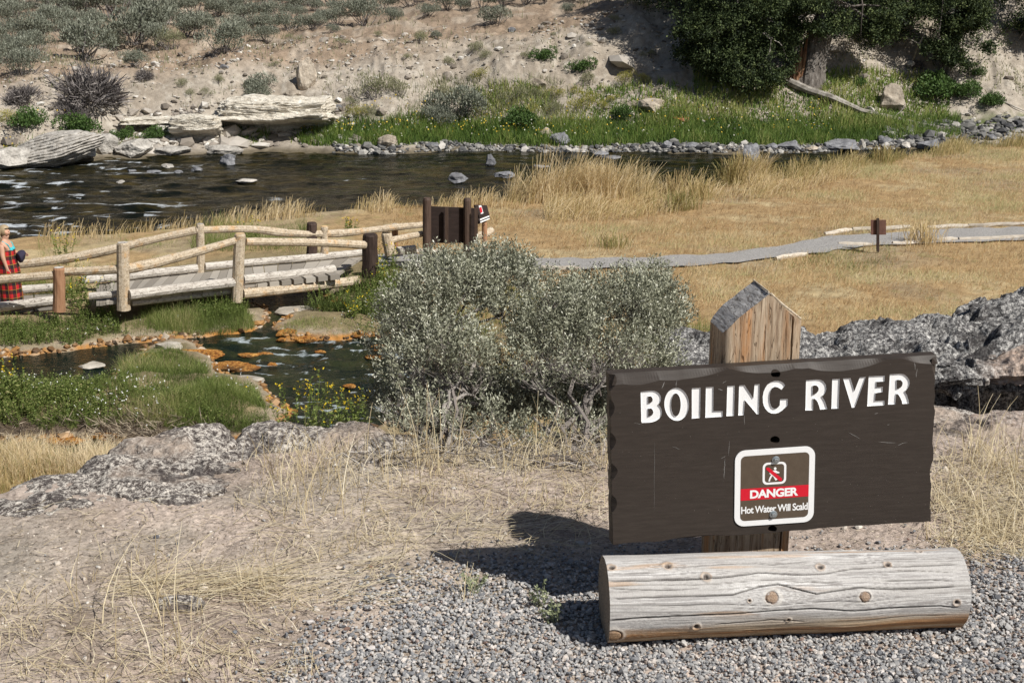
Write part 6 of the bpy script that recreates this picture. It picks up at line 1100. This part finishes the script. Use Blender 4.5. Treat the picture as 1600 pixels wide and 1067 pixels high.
for q in [(470, 860, 500), (860, 1300, 260), (-20, 140, 90)]:
    n = q[2]; px = rng.uniform(q[0], q[1], n); u = (px-800)/F; Yf = np.full(n, 52.0)
    for _ in range(5): Yf = far_y(u*Yf*1.03)
    y = Yf+rng.uniform(.7, 3.2, n); x = u*(y*math.cos(PITCH)+7.6*math.sin(PITCH)); leaves(np.c_[x, y, H(x, y)+rng.uniform(.25, .5, n)], .07, .06, None, rng.choice([.1, .9], n, p=[.45, .55]), mb)
m_fl = leafmat('shore_flowers', [(0, (.62,.62,.56)), (.5, (.6,.55,.2)), (1, (.75,.50,.03))], trans=.2); stuffmb('shore_flowers', 'specks of yellow and white flowers in the shore grass', 'flowers', mb, m_fl)
# ------------------------------------------------------------ valley-floor vegetation
rng = np.random.default_rng(321)
m_mead = leafmat('meadow_straw', [(0, (.17,.10,.045)), (.3, (.36,.21,.09)), (.6, (.50,.35,.17)), (.85, (.62,.50,.30)), (1, (.30,.32,.12))], trans=.2, rough=.65)
def water_d(x, y):
    return H(x, y, False) > ZS+.03
def floor_pts(n, px0, px1, py0, py1, z=-5.5, dens=None, wet=False):
    px, py = rng.uniform(px0, px1, n), rng.uniform(py0, py1, n); p = gp(px, py, z); k = np.ones(n, bool)
    if dens is not None: k &= rng.random(n) < dens(px, py, p)
    p = p[k]; h = H(p[:,0], p[:,1]); ok = (h > ZS+.02) | (p[:,0] > 3) | (p[:,1] > 36); ok &= h > ZR; ok &= sdf(p[:,0], p[:,1], PATH) > .04; return np.c_[p, h-.015][ok]
def poly_pts(n, P, z=-5.5):
    P = np.array(P, float); px, py = rng.uniform(P[:,0].min(), P[:,0].max(), n), rng.uniform(P[:,1].min(), P[:,1].max(), n); k = sdf(px, py, P)+4*noise(px*.08, py*.15, seed=2) < 0; px, py = px[k], py[k]; p = gp(px, py, z); h = H(p[:,0], p[:,1]); ok = (h > ZS+.02) & (sdf(p[:,0], p[:,1], PATH) > .04); return np.c_[p, h-.015][ok]
def on_bridge(B): # keep growth off the deck
    px, py = proj(B[:,0], B[:,1], np.full(len(B), -5.1)); dk = np.array([[-200,492],[85,478],[150,470],[364,446],[530,425],[600,412],[660,405],[660,392],[566,397],[400,411],[206,431],[90,452],[-200,466]]); a = np.array([list(gp(u, v, -5.2)) for u, v in dk]); return sdf(B[:,0], B[:,1], a) > .03
def patch(x, y, s=5): return fbm(x*.45, y*.6, oct=4, seed=s)
mb = MB()
x = rng.uniform(-3.5, 23, 400000); y = rng.uniform(21.5, 54, 400000); k = (np.abs(x/y) < .42) & (y < near_y(x)-.2) & ((x > -1.2) | (y > 31.5)); x, y = x[k], y[k]
k = (sdf(x, y, PATH) > -.06+.14*noise(x*3, y*3, seed=3)+.05*noise(x*11, y*11, seed=4)) & (H(x, y, False) > ZS+.05); pn = patch(x, y); k &= rng.random(len(x)) < .66+1.0*pn; x, y, pn = x[k][:220000], y[k][:220000], pn[k][:220000]; n = len(x); a = rng.normal(.4, 1.2, n)
blades(np.c_[x, y, H(x, y)-.01], (.13+.07*pn)*rng.uniform(.4, 1.4, n), np.stack([np.cos(a), np.sin(a)], 1), rng.uniform(.2, 1.2, n), .011, 1, np.clip(.47+.75*pn+rng.normal(0, .20, n)+.14*sm(x, 7, 11), 0, .95), mb, tip=.2)
stuffmb('meadow_grass', 'short golden-brown dry grass covering the meadow on both sides of the path', 'grass', mb, m_mead)
m_tall = leafmat('tall_dry_grass', [(0, (.15,.16,.05)), (.3, (.34,.29,.11)), (.55, (.50,.38,.18)), (.85, (.68,.54,.32)), (1, (.76,.64,.44))], trans=.25)
mb = MB()
def shore(n, px0, px1, d0, d1, h, rn, dens=None, lean=.35, wd=.016, sc=1.0):
    px = rng.uniform(px0, px1, n); u = (px-800)/F; Y = np.full(n, 42.0)
    for _ in range(5): Y = near_y(u*Y*1.03)
    y = Y-rng.uniform(d0, d1, n); x = u*(y*math.cos(PITCH)+7.2*math.sin(PITCH)); cl = noise(x*1.1, y*.9, seed=13)+.5*noise(x*3.1, y*2, seed=14)
    k = rng.random(n) < np.clip(.35+.9*cl, .03, 1) if dens is None else rng.random(n) < dens(px, cl); x, y, cl = x[k], y[k], cl[k]; z = H(x, y); k = (z > ZR) & (sdf(x, y, PATH) > .1); x, y, z, cl = x[k], y[k], z[k], cl[k]; n = len(x); a = rng.normal(.3, .9, n)
    blades(np.c_[x, y, z-.02], h*rng.uniform(.35, 1.15, n)*(1+.45*cl), np.stack([np.cos(a), np.sin(a)], 1), rng.uniform(.05, lean*2, n), wd, 3, np.clip(rn+.15*rng.normal(size=n)+.15*cl, 0, 1), mb, tip=.5)
shore(5500, 790, 1010, -.3, 2.0, 1.0, .62); shore(4500, 1000, 1200, -.3, 1.8, .8, .60); shore(6500, 1150, 1400, -.5, 1.8, .62, .42); shore(7000, 1330, 1640, -.5, 2.0, .50, .30); shore(9000, 850, 1350, 1.5, 5.0, .42, .58, lean=.7); shore(4500, 540, 820, -.4, 2.6, .42, .66); shore(2500, 330, 560, -.4, 2.0, .38, .66); shore(16000, 1230, 1660, -3.5, 3.5, .40, .38, dens=lambda px, cl: np.clip(.6+.8*cl, 0, 1)); shore(1200, 60, 330, -.2, 2.0, .35, .6)
for (px, py, n, h, rn) in [(1145,290,260,1.05,.42),(1155,286,200,1.0,.5),(1035,300,200,.95,.72),(1050,303,160,.9,.66),(925,318,240,1.05,.80),(945,315,240,1.05,.78),(898,316,200,1.0,.8),(870,318,150,.9,.8),(852,322,110,.85,.82),(1062,335,260,.55,.22),(1090,318,160,.7,.5),(1438,386,110,.62,.75),(1442,388,90,.55,.7),(1240,275,180,.8,.4),(1290,268,180,.7,.35),(1380,262,150,.7,.35),(955,392,120,.35,.2)]:
    p = gp(px, py, -5.6); c = p[None]+rng.normal(0, .22, (n, 2))*[1, .7]; a = rng.uniform(0, 6.28, n); blades(np.c_[c, H(c[:,0], c[:,1])-.02], h*rng.uniform(.5, 1.1, n), np.stack([np.cos(a), np.sin(a)], 1), rng.uniform(.02, .5, n), .014, 3, np.clip(rn+rng.normal(0, .12, n), 0, 1), mb, tip=.9)
stuffmb('riverside_grass', 'tall straw-coloured grass clumps along the near river bank', 'grass', mb, m_tall)
# green growth round the warm stream
m_gr2 = leafmat('stream_grass', [(0, (.06,.085,.02)), (.4, (.14,.19,.045)), (.7, (.25,.30,.085)), (.88, (.38,.37,.15)), (1, (.54,.46,.25))], trans=.3)
mb = MB()
def gblades(B, h, rn, wd=.008, lean=.5, seg=2, sp=.18, tip=.15):
    B = B[on_bridge(B)]; kk = rng.random(len(B)) < np.clip(.72+1.6*patch(B[:,0]*1.8, B[:,1]*1.8, 51), .06, 1); B = B[kk]; n = len(B)
    if not n: return
    a = rng.uniform(0, 6.28, n); pn = patch(B[:,0]*2, B[:,1]*2, 8); blades(B, h*rng.uniform(.35, 1.35, n)*(1+.9*pn), np.stack([np.cos(a), np.sin(a)], 1), rng.uniform(.05, lean*2, n), wd, seg, np.clip(rn+sp*rng.normal(size=n)+.65*pn, 0, 1), mb, tip=tip)
gblades(poly_pts(26000, [(-60,486),(90,482),(200,488),(330,478),(372,470),(396,488),(400,500),(330,506),(200,512),(100,520),(-60,530)]), .17, .50); gblades(poly_pts(9000, [(210,482),(370,468),(398,492),(380,505),(230,505)]), .26, .48, lean=.35)
gblades(poly_pts(60000, [(-80,612),(60,610),(150,600),(185,612),(240,616),(300,616),(390,605),(418,618),(420,640),(380,655),(330,660),(200,652),(-80,650)]), .14, .52, lean=.6); gblades(poly_pts(14000, [(180,600),(400,590),(414,625),(330,655),(200,650)]), .20, .56, lean=.4)
gblades(poly_pts(7000, [(180,548),(270,540),(330,560),(320,600),(190,600)]), .25, .55); gblades(poly_pts(6000, [(425,494),(470,488),(560,490),(600,505),(570,525),(470,520)]), .13, .75, lean=.8)
gblades(poly_pts(11000, [(470,468),(500,440),(545,425),(640,420),(640,520),(560,480),(520,476)]), .42, .38, lean=.5); gblades(poly_pts(3000, [(520,462),(560,455),(575,475),(530,475)]), .55, .35, lean=.8)
gblades(floor_pts(3000, -40, 230, 690, 780), .26, .55, wd=.009); mbv = MB(); mb, mbk = mbv, mb; gblades(floor_pts(20000, -40, 190, 692, 830), .32, .80, lean=.5, wd=.012, sp=.14); mb = mbk; stuffmb('valley_grass', 'yellow dry grass below the ledge at the left edge', 'grass', mbv, m_tall)
gblades(floor_pts(9000, 600, 1090, 480, 720, dens=lambda a, b, p: np.clip(.5+patch(p[:,0], p[:,1], 3)*2, 0, 1)), .26, .5); gblades(floor_pts(5000, 1000, 1160, 510, 600), .28, .5); gblades(floor_pts(9000, 690, 860, 450, 620), .30, .5)
gblades(poly_pts(5000, [(-60,470),(130,470),(130,440),(-60,440)], -5.5), .3, .5); gblades(floor_pts(7000, 60, 560, 380, 450, -5.6, dens=lambda a, b, p: np.clip(.4+patch(p[:,0], p[:,1], 6)*2.5, 0, 1)), .22, .8); gblades(floor_pts(5000, 300, 480, 350, 400, -5.6, dens=lambda a, b, p: np.clip(.5+patch(p[:,0], p[:,1], 7)*2.5, 0, 1)), .38, .42)
gblades(floor_pts(3000, 1200, 1400, 385, 425, -5.45, dens=lambda a, b, p: np.clip(.2+patch(p[:,0], p[:,1], 17)*2.5, 0, 1)), .16, .45)
stuffmb('stream_grass', 'lush green grass on the banks and hummocks of the warm stream', 'grass', mb, m_gr2)
# leafy forbs
def forb(B, h, nl, L, mb_s, mb_l, rn=.45, mb_f=None, fl=0, fsize=.03):
    n = len(B); t = np.linspace(.15, 1, nl); d = rng.normal(0, .18, (n, 2)); tops = B+np.c_[d*h[:, None], h]
    S_ = rng.normal(size=(n, 3)); S_[:,2] = 0; S_ /= np.linalg.norm(S_, axis=1)[:, None]; V = np.stack([B-S_*.006, B+S_*.006, tops+S_*.003, tops-S_*.003], 1).reshape(-1, 3); mb_s.add(V, [np.arange(n)[:, None]*4+np.arange(4)], np.full(n*4, .35))
    Q = (B[:, None]*(1-t[None, :, None])+tops[:, None]*t[None, :, None]).reshape(-1, 3); az = rng.uniform(0, 6.28, n*nl); D = np.stack([np.cos(az), np.sin(az), rng.uniform(-.1, .8, n*nl)], 1); leaves(Q, L*rng.uniform(.6, 1.3, n*nl)*np.tile(1.2-.6*t, n), L*.32, D, np.clip(rn+rng.normal(0, .2, n*nl), 0, 1), mb_l, 0, .25)
    if fl and mb_f is not None:
        Qf = np.repeat(tops, fl, 0)+rng.normal(0, .045, (n*fl, 3)); leaves(np.repeat(Qf, 3, 0), fsize, fsize*.7, None, None, mb_f)
mbl, mbf = MB(), MB()
def forbs(P, h, nl=12, L=.055, rn=.4):
    P = P[on_bridge(P)]; forb(P, h*rng.uniform(.5, 1.3, len(P)), nl, L, mbl, mbl, rn)
forbs(poly_pts(1500, [(-60,484),(60,480),(170,486),(200,510),(100,522),(-60,535)]), .26, 14); forbs(poly_pts(1500, [(-80,590),(120,590),(330,640),(380,650),(200,652),(-80,650)]), .20, 12); forbs(poly_pts(900, [(-80,600),(110,600),(170,645),(-80,650)]), .30, 16, rn=.55); forbs(poly_pts(1200, [(470,470),(500,440),(620,420),(640,500),(560,480)]), .45, 14)
forbs(floor_pts(300, 560, 640, 470, 640), .5, 16); forbs(poly_pts(240, [(98,470),(178,474),(182,496),(98,500)]), .75, 22, .06); forbs(poly_pts(260, [(300,478),(372,472),(390,490),(300,500)]), .35, 12)
stuffmb('streamside_herbs', 'leafy green herbs crowding the stream banks', 'plants', mbl, m_gr2)
mb = MB()
for (P, n) in [([(-60,484),(330,478),(396,488),(330,508),(-60,530)], 900), ([(-80,590),(400,590),(414,630),(330,665),(-80,680)], 2600), ([(430,494),(600,494),(590,515)], 120)]:
    Q = poly_pts(n//2, P); k = rng.random(len(Q)) < np.clip(.25+1.5*patch(Q[:,0]*1.5, Q[:,1]*1.5, 31), 0, 1); Q = Q[k]; Q[:,2] += rng.uniform(.12, .36, len(Q)); leaves(np.repeat(Q, 2, 0), .028, .022, None, .5, mb)
stuffmb('white_flowers', 'specks of small white flowers among the stream grass', 'flowers', mb, plain('white_petal', (.68,.68,.64), .7))
# hanging roots and dry thatch along the cut bank of the hummock
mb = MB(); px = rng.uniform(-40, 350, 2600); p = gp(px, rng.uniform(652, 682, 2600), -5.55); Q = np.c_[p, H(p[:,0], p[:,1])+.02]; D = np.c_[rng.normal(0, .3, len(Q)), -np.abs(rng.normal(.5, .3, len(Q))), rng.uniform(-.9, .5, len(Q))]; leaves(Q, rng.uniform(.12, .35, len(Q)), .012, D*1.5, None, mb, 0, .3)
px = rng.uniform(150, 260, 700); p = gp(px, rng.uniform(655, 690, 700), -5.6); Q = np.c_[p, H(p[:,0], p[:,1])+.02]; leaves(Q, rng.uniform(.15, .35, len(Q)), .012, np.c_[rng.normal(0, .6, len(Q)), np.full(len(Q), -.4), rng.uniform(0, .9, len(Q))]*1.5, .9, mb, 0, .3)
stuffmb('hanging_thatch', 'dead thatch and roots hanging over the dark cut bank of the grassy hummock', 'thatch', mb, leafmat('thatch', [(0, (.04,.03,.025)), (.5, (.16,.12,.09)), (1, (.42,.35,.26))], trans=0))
# orange mineral rocks in the stream
m_min = travmat('orange_mineral_crust', [(.40, (.14,.05,.02)), (.47, (.32,.13,.035)), (.53, (.50,.24,.06)), (.60, (.62,.36,.12))], pink=(.30,.24,.18), pinkat=(.58,.68), sc=.22, dark=(.05,.03,.02)); 
x = rng.uniform(-12, 0, 90000); y = rng.uniform(19, 31, 90000); wob = .12 * fbm(x*1.6, y*1.6, oct=3, seed=21); d = np.minimum(sdf(x, y, STREAM), sdf(x, y, STREAM2)) + wob; d = np.maximum(d, -sdf(x, y, ISLE) - wob); d = np.maximum(d, -sdf(x, y, ISLE2) - wob)
hh = H(x, y, False); k = (np.abs(hh-ZS) < .07) & (np.abs(d) < .6) & (rng.random(len(x)) < np.clip(.5+1.3*patch(x*2, y*2, 41), .05, 1)); x, y = x[k][:1500], y[k][:1500]
V, T, rr = stones(np.stack([x, y, H(x, y)], 1), np.exp(rng.normal(0, .45, len(x)))*.038, (.35, .8), .4, .2); stuff('mineral_crumbs', 'orange-brown mineral lumps along the warm stream edge', 'rubble', V, T, rr, leafmat('mineral_lump', [(0, (.08,.05,.03)), (.35, (.20,.11,.05)), (.7, (.40,.21,.07)), (1, (.46,.40,.32))], rough=.6, trans=0))
m_slab = noisemat('grey_sinter', [(.3, (.24,.21,.17)), (.5, (.42,.38,.32)), (.7, (.60,.55,.48))], scale=3, bump=.6, dist=.03)
SR = [(452,527,22,12,'orange mineral crust at the left end of the island lip'),(488,524,26,10,'orange crust in the middle of the island lip'),(530,520,30,11,'orange crust with a dark hollow on the island lip'),(572,528,26,8,'orange crust at the right end of the island lip'),(478,535,18,9,'tan-orange stone just below the island lip'),(386,558,17,5,'thin orange crust bar left of the island in the water'),(412,556,14,4,'thin orange crust bar beside the first thin bar'),(425,573,10,6,'small orange stone in the riffle below the island'),(440,533,9,5,'small orange stone left of the island crust'),(500,552,9,4,'tiny orange stone in the white riffle'),(350,581,52,8,'long orange-edged crust bar at the little cascade'),(300,562,46,14,'curved orange crust shelf above the little cascade'),(245,574,34,22,'orange mound with a dark cavity in the grassy island'),(205,580,20,14,'orange-brown crust left of the mound with the cavity'),(283,598,26,14,'lumpy orange rock at the foot of the cascade'),(318,592,12,6,'small orange stone in the cascade'),(218,596,14,7,'pale orange stone in the grass below the mound'),(430,648,34,9,'orange diagonal crust at the tip of the grassy hummock'),(398,664,26,9,'orange crust edge below the tip of the hummock'),(340,690,30,8,'orange crust at the bank foot behind the lichen-mottled hump'),(240,688,40,11,'wide orange crust at the foot of the cut bank'),(170,690,34,10,'orange crust beneath the dead thatch'),(100,694,30,8,'brown-orange crust at the left of the cut bank'),(592,548,14,10,'orange-brown stone against the sagebrush, upper one'),(584,562,16,6,'orange-brown stone against the sagebrush, lower one'),(545,606,10,6,'lone orange stone in the dark water near the sagebrush'),(556,470,14,4,'thin tan crust by the bridge end'),(396,508,12,5,'orange crust at the tip of the grassy bank below the bridge'),(335,552,9,4,'small orange stone above the cascade'),(415,616,8,5,'small orange stone off the tip of the grassy hummock')]
for k, (px, py, w_, h_, lab) in enumerate(SR): rock_at(px, py, w_, h_, m_min, lab, 700+k, on='stream', n=20, clips=6, rough=.22, deep=.55, sink=.35, name='mineral_crust')
for k, (px, py, w_, h_, lab) in enumerate([(370,606,46,12,'flat grey slab beside the little cascade'),(470,492,44,8,'flat grey-tan slab on the upstream side of the island'),(542,494,26,5,'thin pale slab at the right of the island'),(262,556,26,24,'dark grey rounded hump at the head of the little cascade'),(140,576,22,9,'grey stone in the grass at the left of the mound'),(210,722,13,12,'small white stone half hidden in the yellow grass at left'),(110,392,18,14,'grey-white boulder in the dry grass behind the bridge')]): rock_at(px, py, w_, h_, m_slab if k != 5 else m_pale, lab, 760+k, on='stream', n=20, clips=8, rough=.14, deep=.6, sink=.3, name='stone')
o = bpy.data.objects.new('marker_block', None)
bpy.data.objects.remove(o)
# tall yellow wildflowers, each a plant of its own
m_petal = leafmat('yellow_petal', [(0, (.60,.42,.02)), (1, (.82,.64,.04))], trans=.2)
WF = [(448,668,1.05,'tall yellow-flowered plant at the water edge, leftmost of the stream group'),(478,672,1.15,'tallest yellow-flowered plant in front of the dark stream'),(505,664,.8,'middle yellow-flowered plant in the leafy stream group'),(535,655,1.0,'yellow-flowered plant beside the left flank of the sagebrush'),(560,640,.7,'short yellow-flowered plant touching the sagebrush'),(118,486,.95,'tall yellow-flowered plant growing against the short red-brown post'),(135,488,.7,'leafy yellow-flowered plant right of the red-brown post'),(395,384,.6,'yellow-flowered plant behind the far bridge railing'),(548,372,.45,'yellow-flowered plant behind the railing near the information board'),(100,418,.8,'yellow-flowered plant by the river behind the left railing'),(592,452,.75,'leafy yellow-flowered plant climbing the thick dark end post'),(612,440,.85,'leafy plant between the dark end post and the sagebrush'),(575,480,.5,'yellow-flowered clump low between bridge end and sagebrush'),(555,490,.35,'low yellow-flowered clump by the warm stream at the bridge end'),(20,640,.7,'tall yellow-flowered plant in the hummock at the left edge')]
for (px, py, h_, lab) in WF:
    p = gp(px, py, -5.55); z0 = max(H1(p[0], p[1]), ZS-.05); o = thing('yellow_wildflower', lab, 'plant', (float(p[0]), float(p[1]), z0)); ns_ = 9; B = np.c_[rng.normal(0, .10, (ns_, 2)), np.full(ns_, -.02)]; s1, l1, f1_ = MB(), MB(), MB()
    forb(B, h_*rng.uniform(.55, 1.05, ns_), 26, .085, s1, l1, .5, f1_, 2, .034); s1.build('stem', m_gr2, o); l1.build('foliage', m_gr2, o); f1_.build('flower', m_petal, o)
for ob in list(bpy.data.objects):
    if ob.name.startswith('flower') and ob.parent: ob['kind'] = 'stuff'
